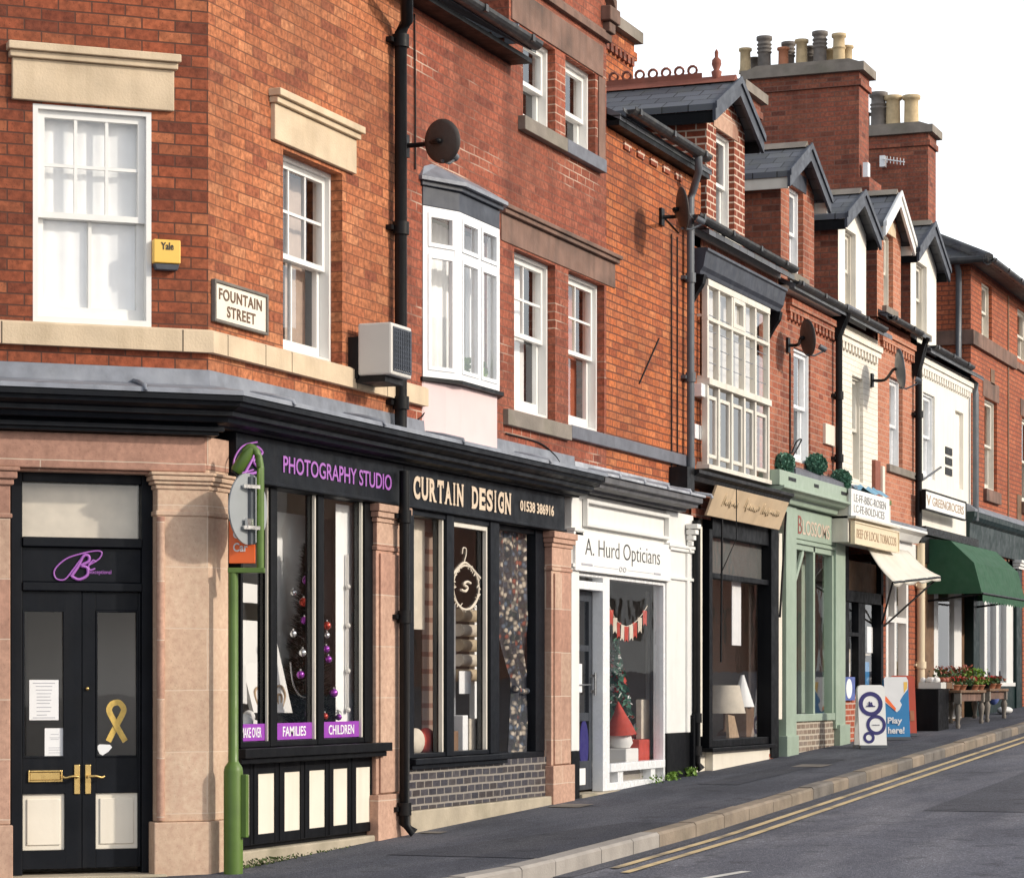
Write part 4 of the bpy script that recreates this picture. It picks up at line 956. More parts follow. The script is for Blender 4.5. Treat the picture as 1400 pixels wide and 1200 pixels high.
dormer(H, T(966), T(1018), 6.15, Z(1037, 208, -.15)+.12, Z(1005, 104, -.15)-.10, (T(979), T(1004), 6.32, 7.42), 'brick_pointed', 'brick_pointed', 'slate_paint', yf=-.17, bw=.19, ridge='terracotta', crest=True, lint='stone_pink', sill='old_white', over=.19, cur=[('c', 0, .3, 'curtain_warm')])
gutter(H, T(950, -.2), 14.6, 6.24, -.2, .065, 'gutter_grey')
# hood over the bay
hz0, hz1 = Z(970, 372, -.22), Z(970, 338, -.22)
mb = MB(); ha, hb = T(966, -.22)+.05, T(1077, -.22)
mb.sweep([(-.02, hz1), (.22, hz1-.01), (.22, hz1-.04), (.20, hz1-.05), (.17, hz0+.06), (.14, hz0+.02), (.13, hz0-.02), (-.02, hz0-.02)], [lambda d: (ha, -d), lambda d: (hb, -d)])
mb.build('bay_hood', 'slate_paint', H, bev=.004)
mb = MB()
for x in (ha+.03, hb-.14): mb.prism([(-.0, hz0-.022), (-.17, hz0-.022), (-.15, hz0-.12), (-.08, hz0-.22), (-.0, hz0-.36)], 'x', x, x+.10)
mb.build('bracket', 'black_paint', H)
# the bay itself
bz0, bzm, bz1 = 3.62, 4.56, hz0-.03
mb = MB(); xs = [T(px, by) for px in (967, 983, 1001, 1018, 1033, 1051)]; xs[0] += .02
a, b = xs[0], xs[-1]
mb.box(a-.03, b+.03, by-.03, 0, bzm-.035, bzm+.035); mb.box(a-.02, b+.02, by-.015, 0, bz1-.07, bz1); mb.box(a-.04, b+.04, by-.03, 0, bz0, bz0+.05)
ztr = bz1-.42
for i, x in enumerate(xs):
    for z0, z1 in ((bz0+.05, bzm-.035), (bzm+.035, ztr-.02), (ztr+.02, bz1-.07)): mb.box(x-.028, x+.028, by-.005, by+.06, z0, z1)
mb.box(a-.028, b+.028, by-.008, by+.062, ztr-.02, ztr+.02)
mb.frame(xs[2]+.028, xs[3]-.028, ztr+.02, bz1-.07, by-.012, by+.04, .05)
for p, q in zip(xs, xs[1:]): mb.frame(p+.05, q-.05, bz0+.13, bzm-.14, by+.01, by+.05, .04)
for z0, z1 in ((bz0+.05, bzm-.035), (bzm+.035, ztr-.02), (ztr+.02, bz1-.07)): mb.box(a-.02, a+.02, by+.062, 0, z0, z0+.03)
bay = mb.build('bay_window', 'old_white', H, bev=.004)
mb = MB()
for p, q in zip(xs, xs[1:]):
    for z0, z1 in ((bzm+.035, ztr-.02), (ztr+.02, bz1-.07), (bz0+.05, bzm-.035)): mb.pane(p+.028, q-.028, z0, z1, by+.03)
for z0, z1 in ((bz0+.05, bzm-.035), (bzm+.035, bz1-.07)): mb.quad((a, 0, z0), (a, by+.03, z0), (a, by+.03, z1), (a, 0, z1))
mb.build('pane', 'glass', bay)
mb = MB()
for p, q in zip(xs, xs[1:]):
    for k in range(1, 5): z = bzm+.05+k*.17; mb.box(p+.03, q-.03, by+.026, by+.034, z-.004, z+.004)
mb.build('glazing_lead', 'lead', bay)
mb = MB(); mb.quad((a, .0, bzm), (b, .0, bzm), (b, .0, bz1), (a, .0, bz1)); mb.build('blind', 'room_light', bay)
room(bay, a, b, bz0, bzm, -.002, .9, 'room_mid', None, .02)
mb = MB(); mb.box(T(947), T(957), -.03, .02, Z(950, 600), Z(950, 580)); mb.box(T(947), T(957), -.10, .02, Z(950, 543), Z(950, 525)); mb.build('meter_box', 'upvc', H, bev=.006)
# shop front
mb = MB(); ca, cb = T(950, -.25), T(1086, -.25)
mb.sweep([(-.02, 3.60), (.16, 3.57), (.25, 3.555), (.25, 3.52), (.2, 3.49), (.19, 3.44), (-.02, 3.40)], [lambda d: (ca+.15, -d), lambda d: (cb, -d)])
mb.box(ca-.1, ca+.148, -.2, .1, 3.32, 3.57)
mb.build('cornice', 'iron', H)
mb = MB(); w0, w1 = T(972), T(1050)
mb.box(w0-.12, w0, -.02, .12, .62, 3.0); mb.box(w1-.03, w1+.30, -.05, .12, .45, 3.2); mb.box(w0, w1-.03, -.02, .1, .62, .70); mb.box(w0, w1-.03, -.02, .1, 2.93, 3.2); mb.box(w0, w1-.03, -.02, .08, 2.47, 2.53)
mb.box(w0-.5, w0-.12, .1, .2, .62, 3.4)
mb.box(w0-.25, w1, -.10, .12, .575, .617)
sf = mb.build('shop_window', 'black_paint', H, bev=.005)
mb = MB(); mb.pane(w0, w1-.03, .7, 2.47, .04); mb.pane(w0, w1-.03, 2.53, 2.93, .04); mb.build('pane', 'glass_shop', sf)
mb = MB(); mb.box(w0, w1-.03, .07, .09, 2.53, 2.93); mb.build('blind', 'blind_grey', sf)
mb = MB(); mb.box(w0-.02, w1+.05, -.03, .12, .2, .573); mb.box(w0-.55, w0-.022, .06, .12, .1, .6); mb.build('stall_riser', 'cream_paint', H, bev=.005)
mb = MB(); mb.box(T(1048), T(1053), -.034, -.02, .34, .5); mb.build('air_brick', 'brick_red_base', H)
mb = MB(); x = T(954, -.03); mb.box(x-.03, x+.10, -.05, .1, .75, 3.0); mb.box(T(1062, -.03), T(1067, -.03), -.05, .1, .9, 3.1); mb.build('pilaster', 'cream_paint', H)
mb = MB(); mb.box(T(947), T(964)-.1, .15, .2, .3, 3.2); mb.build('side_panel', 'timber', H)
mb = MB(); mb.box(T(958), T(965), .135, .148, Z(960, 795), Z(960, 775)); mb.build('door_plate', 'ring_navy', H)
shoproom(H, 11.6, 14.5, .62, 3.2, 1.9, 'room_mid', 'room_light', .16)
mb = MB(); mb.tube([(w0+.1, -.10, 3.45), (w0-.02, -.12, 1.55)], .012, 6); mb.tube([(w0+.10, -.26, 3.45), (w0+.10, -.26, 2.9), (w0+.02, -.1, 2.5)], .006, 6); mb.tube([(w1+.36, -.12, 3.35), (w1+.16, -.10, 2.1)], .014, 6); mb.build('awning_arm', 'iron', H)
# tilted timber name board
sx0, sx1 = T(981, -.24), T(1079, -.24)
def tilt(z): return -.24+.12*(3.50-z)/.34
S1 = thing('shop_sign', 'bare wooden name board with faded script leaning out under the black cornice', 'shop sign', ((sx0+sx1)/2, -.2, 3.16))
mb = MB(); v = [(sx0, -.24, 3.44), (sx1, -.24, 3.44), (sx1, -.12, 3.12), (sx0, -.12, 3.12)]; mb.add(v+[(x, y+.03, z) for x, y, z in v], ((3, 2, 1, 0)[::-1], (4, 7, 6, 5)[::-1][::-1], (0, 1, 5, 4)[::-1], (1, 2, 6, 5)[::-1], (2, 3, 7, 6)[::-1], (3, 0, 4, 7)[::-1])); mb.build('board', 'wood_sign', S1, bev=.004)
mat('faded_script', (.50, .38, .24), .7, .15, 6)
mb = MB()
for (u0, n, seed) in ((.13, 4, 1), (.42, 4, 2), (.66, 5, 3)):
    random.seed(seed); pts = []
    for i in range(n*4+1):
        u = u0+i*.0125; zz = 3.26+(.10 if i % 4 == 1 and i < 3 else .05 if i % 2 else 0)+random.uniform(-.02, .02)
        pts.append((sx0+(sx1-sx0)*u, tilt(zz)-.004+.0, zz))
    pts = [(x, -.24+.12*(3.44-z)/.32-.004, z) for x, y, z in pts]
    mb.tube(spline(pts, 4), .011, 5)
mb.build('lettering', 'faded_script', S1)

# ================================================================== house with the sage green shop front
H = thing('sage_shop_house', 'brick house with a black satellite dish above the sage green shop front', 'house', (16, 0, g(16)))
t0, t1 = 14.625, T(1144)
u = (T(1085), T(1108), 4.02, 5.40)
mb = MB(); mb.wall(t0, t1, 3.2, 6.0, [u], 0, .10); mb.build('wall', 'brick_terrace', H)
dentils(H, t0+.35, t1, 5.72, 'brick_terrace')
sash(H, *u, .06, (1, 1), (1, 1), 'upvc', cur=[('c', 0, 1, 'curtain_white')], jw=.06)
shell(H, t0, t1, 6.1, zb=3.1)
dormer(H, T(1067.5), T(1113), 6.05, Z(1129, 288, -.15)+.10, Z(1104, 196, -.15)-.10, (T(1079), T(1098), 6.28, 7.34), 'brick_terrace', 'brick_chimney', 'slate_paint', yf=-.17, bw=.19, over=.17, eave='old_white', wmat='upvc', lint='slate_paint')
gutter(H, 14.63, T(1209, -.2)-.02, 6.10, -.2, .065, 'gutter_grey')
mb = MB(); mb.box(14.63, T(1145), -.13, -.0, 6.0, 6.05); mb.build('soffit', 'old_white', H)
px5 = T(1146, -.07)
downpipe(H, [(px5, -.2, 6.05), (px5, -.16, 5.95), (px5, -.08, 5.80), (px5, -.08, 3.7)], .045, 'iron', [(px5, -.08, 5.0), (px5, -.08, 4.2)])
mb = MB(); mb.prism([(-.22, 6.04), (-.08, 5.72), (-.02, 5.72), (-.02, 6.04)], 'x', px5-.09, px5+.09); mb.build('hopper', 'black_paint', H)
mb = MB(); mb.box(T(1125), T(1138), -.04, .02, Z(1130, 608), Z(1130, 580)); mb.build('vent_box', 'cream_paint', H, bev=.006)
mb = MB(); mb.tube([(T(1079), -.012, 5.3), (T(1079), -.012, 4.0)], .01, 6); mb.tube(spline([(T(1080), -.02, 4.1), (T(1084), -.05, 4.25), (T(1090), -.05, 4.28), (T(1080), -.03, 4.05)], 5), .01, 6); mb.build('cable', 'iron', H)
# front
ga, gb = T(1067, -.06), T(1156, -.06)
mb = MB(); mb.sweep([(-.02, 3.96), (.02, 3.95), (.22, 3.86), (.22, 3.80), (-.02, 3.80)], [lambda d: (ga+.1, -d), lambda d: (gb, -d)]); mb.build('lead_flashing', 'slate_sill', H)
mb = MB(); ya = -.24; xa, xb = T(1066, ya), T(1161, ya)
mb.box(xa, xb, ya, .02, 3.62, 3.80); mb.sweep([(-.02, 3.617), (.29, 3.617), (.29, 3.59), (.24, 3.565), (.21, 3.54), (.14, 3.53), (.12, 3.46), (-.02, 3.46)], [lambda d: (xa+.02, -d), lambda d: (xb+.03, -d)])
mb.build('cornice', 'sage_paint', H, bev=.005)
mb = MB()
for a, b in ((T(1078, ya), T(1088, ya)), (T(1113, ya), T(1119, ya)), (T(1150, ya), T(1158, ya))): mb.box(a, b, ya-.006, ya-.001, 3.70, 3.74)
mb.build('slot', 'iron', H)
wl, wr = T(1087, -.04), T(1141, -.04)
mb = MB(); pa = T(1073, -.04)
mb.box(pa, wl, -.06, .12, .62, 3.45); mb.box(wr, gb, -.06, .12, .75, 3.45)
mb.box(wl, wr, -.03, .1, 3.02, 3.455); mb.box(wl-.0, wr+.0, -.055, -.032, 3.02, 3.06); mb.box(wl, wr, -.05, .1, .86, .95)
mb.box(pa-.10, wl-.04, -.10, .1, g(15)-.2, .70); mb.box(wr+.06, gb+.10, -.10, .1, g(17)-.2, .80)
mb.box(wl-.0, wl+.07, -.03, .08, .95, 3.02); mb.box(wr-.07, wr, -.03, .08, .95, 3.02); xm = T(1113, -.03); mb.box(xm-.03, xm+.05, -.03, .08, .95, 3.02); mb.box(wl+.07, wr-.07, -.03, .08, 2.95, 3.02)
mb.prism([(wl+.07, 2.55), (wl+.11, 2.52), (wl+.5, 2.9), (wl+.5, 2.95), (wl+.44, 2.95)], 'y', -.02, .02)
sf = mb.build('shop_front', 'sage_paint', H, bev=.006)
mb = MB(); mb.pane(wl+.07, xm-.03, .95, 2.95, .02); mb.pane(xm+.05, wr-.07, .95, 2.95, .02); mb.build('pane', 'glass_shop', sf)
mb = MB(); mb.box(xm+.45, wr-.05, .25, .3, .95, 2.9); mb.build('inner_shutter', 'sage_paint', sf)
mb = MB(); mb.box(wl-.05, wr+.07, -.02, .12, .3, .858); mb.build('stall_riser', 'brick_stall', H)
shoproom(H, 14.9, 17.4, .9, 3.1, 1.6, 'room_mid', 'room_light', .31)
S2 = thing('shop_sign', 'sage green fascia sign with small red and cream capitals', 'shop sign', ((wl+wr)/2, -.05, 3.1))
mb = MB(); mb.box(wl+.02, wr-.02, -.048, -.0305, 3.08, 3.44); mb.build('board', 'sage_paint', S2, bev=.003)
mat('dusty_red', (.30, .09, .07), .6, .2, 6); mat('dusty_cream', (.60, .47, .37), .6, .15, 8)
text('lettering', 'B', 'dusty_red', S2, wl+.10, wl+.28, 3.14, 3.36, -.05); text('lettering', 'LOSSOMS', 'dusty_cream', S2, wl+.32, wr-.3, 3.14, 3.32, -.05, bold=.01)

# ================================================================== painted white brick house (newsagent)
H = thing('white_brick_house', 'narrow house of cream painted brick above the shop with the cream awning', 'house', (18.6, 0, g(18.6)))
t0, t1 = t1+.003, 19.72
u = (T(1165), T(1180), 4.0, 5.38)
mb = MB(); mb.wall(t0, t1, 3.2, 6.0, [u], 0, .14); mb.build('wall', 'brick_white', H)
dentils(H, t0+.1, t1, 5.68, 'brick_white'); shell(H, t0, t1, 6.1, zb=3.1)
sash(H, *u, .08, (1, 1), (1, 1), 'old_white', cur=[('c', 0, 1, 'curtain_white')], jw=.06)
dormer(H, T(1146), T(1184), 6.05, Z(1195, 336, -.15)+.10, Z(1174, 257, -.15)-.10, (T(1155.5), T(1170), 6.25, 7.25), 'white_render', 'brick_chimney', 'slate_paint', yf=-.17, bw=.19, over=.17, wmat='old_white', sill='slate_sill')
mb = MB(); mb.box(T(1192), T(1199), -.05, .02, 3.62, 4.35); mb.build('terracotta_vent', 'terracotta', H)
mb = MB(); q = T(1202); mb.box(q, q+.14, -.05, .02, 3.4, 4.3); mb.build('rendered_strip', 'cream_paint', H)
# newsagent front: recessed timber front in shade
na, nb = T(1155), T(1206)
mb = MB(); mb.box(na, nb, .05, .15, 2.55, 2.95); mb.build('fascia_board', 'timber', H)
mb = MB(); mb.box(na, T(1161), .0, .12, .5, 3.3); mb.box(T(1174), T(1183), .0, .12, .45, 2.55); mb.box(T(1203), nb, -.02, .12, .5, 3.3); mb.box(na, nb, -.02, .1, 2.40, 2.548); mb.box(T(1161), T(1174), .0, .1, 1.18, 1.25); mb.box(T(1161), T(1174), .0, .1, 1.95, 2.0)
sf = mb.build('shop_front', 'black_paint', H, bev=.004)
mb = MB(); mb.pane(T(1161), T(1174), 1.25, 2.4, .05); mb.pane(T(1183), T(1203), .8, 2.4, .05); mb.build('pane', 'glass_shop', sf)
mb = MB(); mb.box(na, T(1175), -.01, .1, .3, 1.18); mb.build('stall_riser', 'brick_red_base', H)
mb = MB(); mb.box(T(1183), T(1203), .0, .1, .4, .8); mb.build('stall_riser', 'timber', H)
shoproom(H, 17.8, 19.7, .4, 2.6, 1.6, 'room_mid', 'room_mid', .16)
random.seed(5); mb = MB()
for i in range(10):
    x = T(random.choice((1163, 1166, 1170, 1185, 1190, 1195, 1199))); z = random.uniform(.9, 2.2); mb.cm = random.randrange(4); mb.box(x, x+random.uniform(.15, .35), .09+.005*i, .094+.005*i, z, z+random.uniform(.2, .4))
mb.build('window_poster', ['paper', 'fabric_cream', 'board_blue', 'fabric_red'], H)
def board_sign(nm, label, pxa, pxb, y, z0, z1, bm, lines, lm, tilt=0., bold=0., fr=True, frm='black_paint'):
    a, b = T(pxa, y), T(pxb, y)
    s = thing(nm, label, 'shop sign', ((a+b)/2, y, z0)); q = MB(); q.box(a, b, y, y+.04, z0, z1); q.build('board', bm, s, bev=.003)
    if fr: q = MB(); q.frame(a-.02, b+.02, z0-.02, z1+.02, y-.012, y+.045, .02); q.build('frame', frm, s)
    for (body, u0, u1, v0, v1) in lines: text('lettering', body, lm, s, a+(b-a)*u0, a+(b-a)*u1, z0+(z1-z0)*v0, z0+(z1-z0)*v1, y-.001, bold=bold)
    return s
mat('grey_letter', (.22, .22, .22), .6, .2, 8); mat('brown_letter', (.40, .27, .17), .6, .2, 8)
ys = -.30
board_sign('shop_sign', 'white two line sign board fixed above the narrow cream sign', 1164, 1216, ys, Z(1190, 709, ys)-.03, Z(1190, 680, ys)+.05, 'sign_cream' if 0 else 'sign_white', [('LE-FF-BISC-ROSEN', .06, .90, .56, .84), ('LC-FE-BOLD-ICES', .06, .86, .18, .46)], 'grey_letter', fr=False)
board_sign('shop_sign', 'narrow cream yellow sign directly above the pale awning', 1168, 1228, ys-.02, Z(1195, 745, ys)-.02, Z(1195, 724, ys)+.03, 'sign_cream', [('BEEF OF LOCAL TOBACCOS', .05, .95, .25, .72)], 'brown_letter', frm='sign_cream')
mb = MB(); a, b = T(1164, ys), T(1222, ys); mb.box(a, b, ys+.045, .0, 3.12, 3.72); mb.box(a, b+.12, ys-.06, 0, 3.42, 3.45); mb.build('sign_box', 'old_white', H)
mb = MB(); mb.box(T(1160, -.2), T(1215, -.2), -.24, .0, 3.74, 3.80); mb.build('shop_roof', 'post_green', H)
mb = MB(); random.seed(8); xa, xb = T(1163, -.2), T(1212, -.2)
v = []; n = 14
for i in range(n+1):
    x = xa+(xb-xa)*i/n; v += [(x, -.26, 3.84+random.uniform(-.03, .03)), (x, -.12, 3.90+random.uniform(-.02, .05)), (x, -.01, 3.84)]
mb.add(v, [(3*i+k, 3*i+3+k, 3*i+4+k, 3*i+1+k) for i in range(n) for k in (0, 1)]); tag(mb.build('tarpaulin', 'wet_blue'), 'light blue sheet lying along the shop roof above the white sign', 'tarpaulin')
# cream awning
yA = YX(1220, T(1164)); yB = YX(1285, T(1227))
A_, B_, C_, D_ = (T(1166), -.16, Z(1166, 741, -.1)), (T(1226), -.16, Z(1226, 752, -.1)), (T(1227), yB, ZX(1285, 789, T(1227))), (T(1164)+.05, yA, ZX(1220, 796, T(1164)))
mb = MB(); n, m_ = 10, 6; v = []
for i in range(n+1):
    for j in range(m_+1):
        p = Vector(A_).lerp(Vector(B_), i/n).lerp(Vector(D_).lerp(Vector(C_), i/n), j/m_); p.z -= .05*math.sin(math.pi*j/m_)+.012*math.sin(i*2.4)*j/m_
        v.append(p)
for i in range(n+1): p = v[i*(m_+1)+m_].copy(); p.z -= .045+.02*math.sin(i*2.1); v.append(p)
k0 = (n+1)*(m_+1)
mb.add(v, [(i*(m_+1)+j, (i+1)*(m_+1)+j, (i+1)*(m_+1)+j+1, i*(m_+1)+j+1) for i in range(n) for j in range(m_)]+[(i*(m_+1)+m_, (i+1)*(m_+1)+m_, k0+i+1, k0+i) for i in range(n)], True)
AW = thing('awning', 'small cream canvas awning drawn out over the newsagent door', 'awning', (19.5, 0, 2.6)); cv = mb.build('canvas', 'awning_cream', AW); sm = cv.modifiers.new('thick', 'SOLIDIFY'); sm.thickness = .012
mb = MB(); mb.tube([D_, C_], .018, 8); mb.tube([Vector(D_)+Vector((.05, .02, 0)), (T(1204), -.02, 2.15)], .014, 6); mb.tube([Vector(C_)+Vector((-.1, .02, -.02)), (T(1207), -.02, 2.12)], .014, 6); mb.build('arm', 'iron', AW)

# ================================================================== salmon brick house
H = thing('salmon_brick_house', 'salmon brick house with white bargeboards between the two white houses', 'house', (21, 0, g(21)))
t0, t1 = 19.723, T(1254)
u = (T(1216), T(1234), 4.30, 5.60)
mb = MB(); mb.wall(t0, t1, 3.1, 6.3, [u], 0, .14); mb.build('wall', 'brick_salmon', H)
dentils(H, t0+.1, t1-.1, 5.95, 'brick_salmon'); shell(H, t0, t1, 6.38, zb=3.1)
sash(H, *u, .09, (1, 1), (1, 1), 'upvc', cur=[('c', 0, 1, 'curtain_white')], jw=.06)
sill_(H, T(1212), T(1252), Z(1230, 650), Z(1230, 640), 'stone_grey', .05)
dormer(H, T(1199), T(1231.5), 6.33, Z(1244, 345, -.15)+.10, Z(1224.7, 259, -.15)-.10, (T(1208), T(1221), 6.52, 7.55), 'brick_salmon', 'brick_chimney', 'white_paint', yf=-.17, bw=.19, over=.17, wmat='old_white', lint='stone_buff', eave='old_white')
gutter(H, t0-.12, T(1258, -.2), 6.32, -.2, .065, 'gutter_grey')
px6 = T(1254, -.06)
downpipe(H, [(px6, -.2, 6.3), (px6, -.1, 6.0), (px6, -.08, 5.9), (px6, -.08, 3.5)], .05, 'iron', [(px6, -.08, 5.2), (px6, -.08, 4.3)])
mb = MB(); mb.prism([(-.2, 6.2), (-.08, 5.75), (-.02, 5.75), (-.02, 6.2)], 'x', px6-.1, px6+.1); mb.build('hopper', 'black_paint', H)
mb = MB(); xa, xb = T(1211, -.28), T(1272, -.28)
mb.sweep([(-.02, 3.62), (.02, 3.60), (.25, 3.54), (.25, 3.50), (-.02, 3.50)], [lambda d: (xa, -d), lambda d: (xb-.1, -d)]); mb.build('lead_flashing', 'lead', H)
mb = MB(); mb.sweep([(-.02, 3.497), (.26, 3.497), (.26, 3.46), (.18, 3.42), (.12, 3.33), (-.02, 3.33)], [lambda d: (xa, -d), lambda d: (xb-.1, -d)]); mb.box(T(1205), T(1253), -.04, .1, 2.98, 3.328)
wa, wb = T(1210), T(1240)
for x in (wa, wa+.5, wb-.12): mb.box(x, x+.12, -.02, .1, 1.0, 2.978)
mb.box(wa, wb, -.025, .1, .92, 1.0); mb.box(wa+.12, wb-.12, -.018, .09, 2.18, 2.26)
sf = mb.build('shop_front', 'white_paint', H, bev=.005)
mb = MB(); mb.pane(wa, wb, 1.0, 2.97, .04); mb.build('pane', 'glass_shop', sf)
mb = MB(); mb.box(T(1205), wa-.003, -.01, .12, .4, 2.97); mb.box(wb+.003, T(1254), -.03, .12, .4, 2.97); mb.box(wa, wb, -.0, .1, .4, .918); mb.build('brick_pier', 'brick_far', H)
shoproom(H, 19.9, 22.1, .9, 3.0, 1.5, 'room_mid', 'room_light', .16)
mb = MB(); folds(mb, wa+.2, wb-.2, 1.0, 2.9, .2, .02); mb.build('curtain', 'curtain_warm', H)
px7 = T(1257, -.08)
downpipe(H, [(px7, -.1, 3.35), (px7, -.1, g(22.3)+.05)], .06, 'sign_cream', [(px7, -.1, 2.75), (px7, -.1, 1.6)])
chimney(H, 19.95, 20.9, 2.0, 3.2, 6.6, 9.75, [], 'brick_chimney')

# ================================================================== white rendered house (greengrocer)
H = thing('white_rendered_house', 'white rendered house above the long green awning', 'house', (24, 0, g(24)))
t0, t1 = T(1254)+.004, T(1328)
u = (T(1262), T(1278), 4.36, 5.60); u2 = (T(1306), T(1317), 4.36, 5.55)
mb = MB(); mb.wall(t0, t1, 3.1, 6.15, [u, u2], 0, .12); mb.build('wall', 'white_render', H)
dentils(H, t0+.1, t1-.1, 5.85, 'white_render'); shell(H, t0, t1, 6.22, zb=3.1)
sash(H, *u, .07, (1, 1), (1, 1), 'upvc', cur=[('c', .0, .9, 'curtain_white')], jw=.06)
mb = MB(); mb.box(*u2[:2], .06, .1, *u2[2:]); mb.build('blocked_window', 'white_render', H)
dormer(H, T(1245), T(1280), 6.2, Z(1292.5, 382, -.15)+.10, Z(1273, 302, -.15)-.10, (T(1252.5), T(1267), 6.45, 7.45), 'white_render', 'brick_chimney', 'slate_paint', yf=-.17, bw=.19, over=.17, wmat='old_white', tone='slate')
gutter(H, t0+.1, T(1329, -.2)-.05, 6.24, -.2, .065, 'gutter_grey')
chimney(H, 25.0, 25.65, 1.55, 3.35, 6.6, ZX(1170, 86, 25.0), [], 'brick_chimney', shoulder=(9.25, .1, .18))
CB = H.children[-1]
mb = MB(); mb.box(25.05, 25.2, 1.42, 1.5, 9.25, 9.5); mb.build('junction_box', 'upvc', H)
mb = MB()
for k in range(3): z = Z(1297, 640-14*k); mb.box(T(1292), T(1301), -.012, .02, z-.11, z)
mb.build('wall_vent', 'iron', H)
mb = MB(); x = T(1261, -.02); mb.tube([(x, -.02, Z(1261, 657)), (x+.45, -.2, Z(1261, 657)+.22)], .016, 6); mb.build('flag_holder', 'grey_plastic', H)
sfm = MB(); sfm.box(t0+.1, t1+.1, -.10, .1, 3.50, 3.62); sfm.box(t0+.1, t1, -.03, .1, 3.1, 3.49); sfm.build('fascia_board', 'iron', H)
mb = MB(); wa, wb = T(1277), T(1320)
mb.box(wa, wa+.3, -.0, .1, .8, 3.1); mb.box(wb-.85, wb-.3, .0, .1, .8, 3.1); mb.box(wa+.3, wb-.85, .0, .1, .8, .95); sf = mb.build('shop_window', 'white_paint', H, bev=.004)
mb = MB(); mb.pane(wa+.3, wb-.85, .95, 3.1, .04); mb.build('pane', 'glass_shop', sf)
mb = MB(); mb.box(T(1260), wa-.002, -.0, .1, .4, 3.1); mb.box(wa, wb-.3, .0, .1, .4, .79); mb.box(wb-.298, t1+.2, .1, .2, .4, 3.1); mb.build('stall_riser', 'timber', H)
shoproom(H, 22.5, 26, .8, 3.1, 1.5, 'room_mid', 'room_light', .21)
board_sign('shop_sign', 'white sign with brown capitals and a black frame above the green awning', 1265, 1320, -.20, Z(1264, 694, -.20), Z(1264, 670, -.20), 'sign_white', [('V', .03, .13, .2, .8), ('GREENGROCERS', .17, .95, .25, .75)], 'brown_letter')
# green awning
tA = T(1268); ya_ = YX(1300, tA); tB = T(1362, ya_); ptsA = [(0, ZX(1268, 736, tA)), (ya_, ZX(1300, 739, tA)), (YX(1332, tA), ZX(1332, 769, tA)), (YX(1343, tA), ZX(1343, 811, tA))]
AW = thing('awning', 'large dark green curved canvas awning over the greengrocer table', 'awning', (24.5, 0, 2.6))
mb = MB()
for p, q in zip(ptsA, ptsA[1:]): mb.quad((tA, *q), (tB, *q), (tB, *p), (tA, *p))
zb_ = ptsA[-1][1]
for x in (tA, tB): v = [(x, *p) for p in ptsA]+[(x, 0, zb_)]; mb.add(v, (tuple(range(len(v))),))
cv = mb.build('canvas', 'awning_green', AW); sm = cv.modifiers.new('thick', 'SOLIDIFY'); sm.thickness = .02
mb = MB(); y_ = ptsA[-1][0]; n = 16
v = []
for i in range(n*2+1): x = tA+(tB-tA)*i/(2*n); v += [(x, y_-.004, zb_+.0), (x, y_-.006, zb_-(.14 if i % 2 else .10))]
mb.add(v, [(2*i, 2*i+1, 2*i+3, 2*i+2) for i in range(2*n)]); vv = mb.build('valance', 'awning_green', AW)
mb = MB(); mb.tube([(tA, y_, zb_), (tB, y_, zb_)], .02, 6); mb.tube([(tA+.03, y_, zb_), (tA+.03, 0, zb_-.1)], .018, 6); mb.tube([(tB-.03, y_, zb_), (tB-.03, 0, zb_-.1)], .018, 6); mb.build('arm', 'iron', AW)

# ================================================================== taller red brick house at the end
H = thing('hipped_roof_house', 'tall red brick house with a dark hipped roof at the top of the street', 'house', (30, 0, g(30)))
t0, t1, ze = T(1328)+.005, 40, 7.98
t0 = 26.05
f1 = (T(1342), T(1356), 6.95, 7.84); f2 = (T(1391), T(1407), 6.95, 7.84)
l1 = (T(1346), T(1363), 4.50, 5.98); l2 = (T(1397), T(1415), 4.50, 5.98)
mb = MB(); mb.wall(t0, t1, 3.1, ze, [f1, f2, l1, l2], 0, .14); mb.quad((t0, 9, 3), (t0, 0, 3), (t0, 0, ze), (t0, 9, ze)); mb.quad((t1, 0, 3), (t1, 9, 3), (t1, 9, ze), (t1, 0, ze)); mb.build('wall', 'brick_far', H)
for f in (f1, f2): sash(H, *f, .09, (1, 1), (1, 1), 'old_white', cur=[('c', 0, 1, 'curtain_warm')], jw=.06)
for f in (l1, l2): sash(H, *f, .09, (1, 1), (1, 1), 'old_white', cur=[('c', 0, 1, 'curtain_warm')], jw=.06); lintel(H, f[0]-.15, f[1]+.15, 5.985, 6.28, 'stone_sooty', None, .012)
for f in (l1, l2): sill_(H, f[0]-.1, f[1]+.1, 4.30, 4.495, 'stone_sooty', .06)
mb = MB(); mb.box(t0-.06, T(1386), -.06, .1, 6.70, 6.93); mb.box(t0-.06, t0+.0, .1, 8, 6.70, 6.93); mb.box(T(1386), t1, -.04, .1, 6.74, 6.86); mb.build('string_course', 'stone_sooty', H, bev=.005)
x = T(1378)
mb = MB(); mb.box(x-.04, x+.04, -.015, .02, 3.4, 7.9); mb.box(T(1354), T(1359), -.012, .02, 6.25, 6.5); mb.box(T(1390), T(1396), -.012, .02, 4.15, 4.6); mb.build('wall_vent', 'timber', H)
mb = MB(); o = .35; zr = ze+.5*4.6
A = [(t0-o, -o, ze), (t1+o, -o, ze), (t1+o, 9+o, ze), (t0-o, 9+o, ze)]; R = [(t0+4.6, 4.5, ze+.52*4.85), (t1-4.6, 4.5, ze+.52*4.85)]
mb.add(A+R, ((0, 1, 5, 4), (2, 3, 4, 5), (3, 0, 4), (1, 2, 5), (3, 2, 1, 0))); ro = mb.build('roof', 'slate_dark', H)
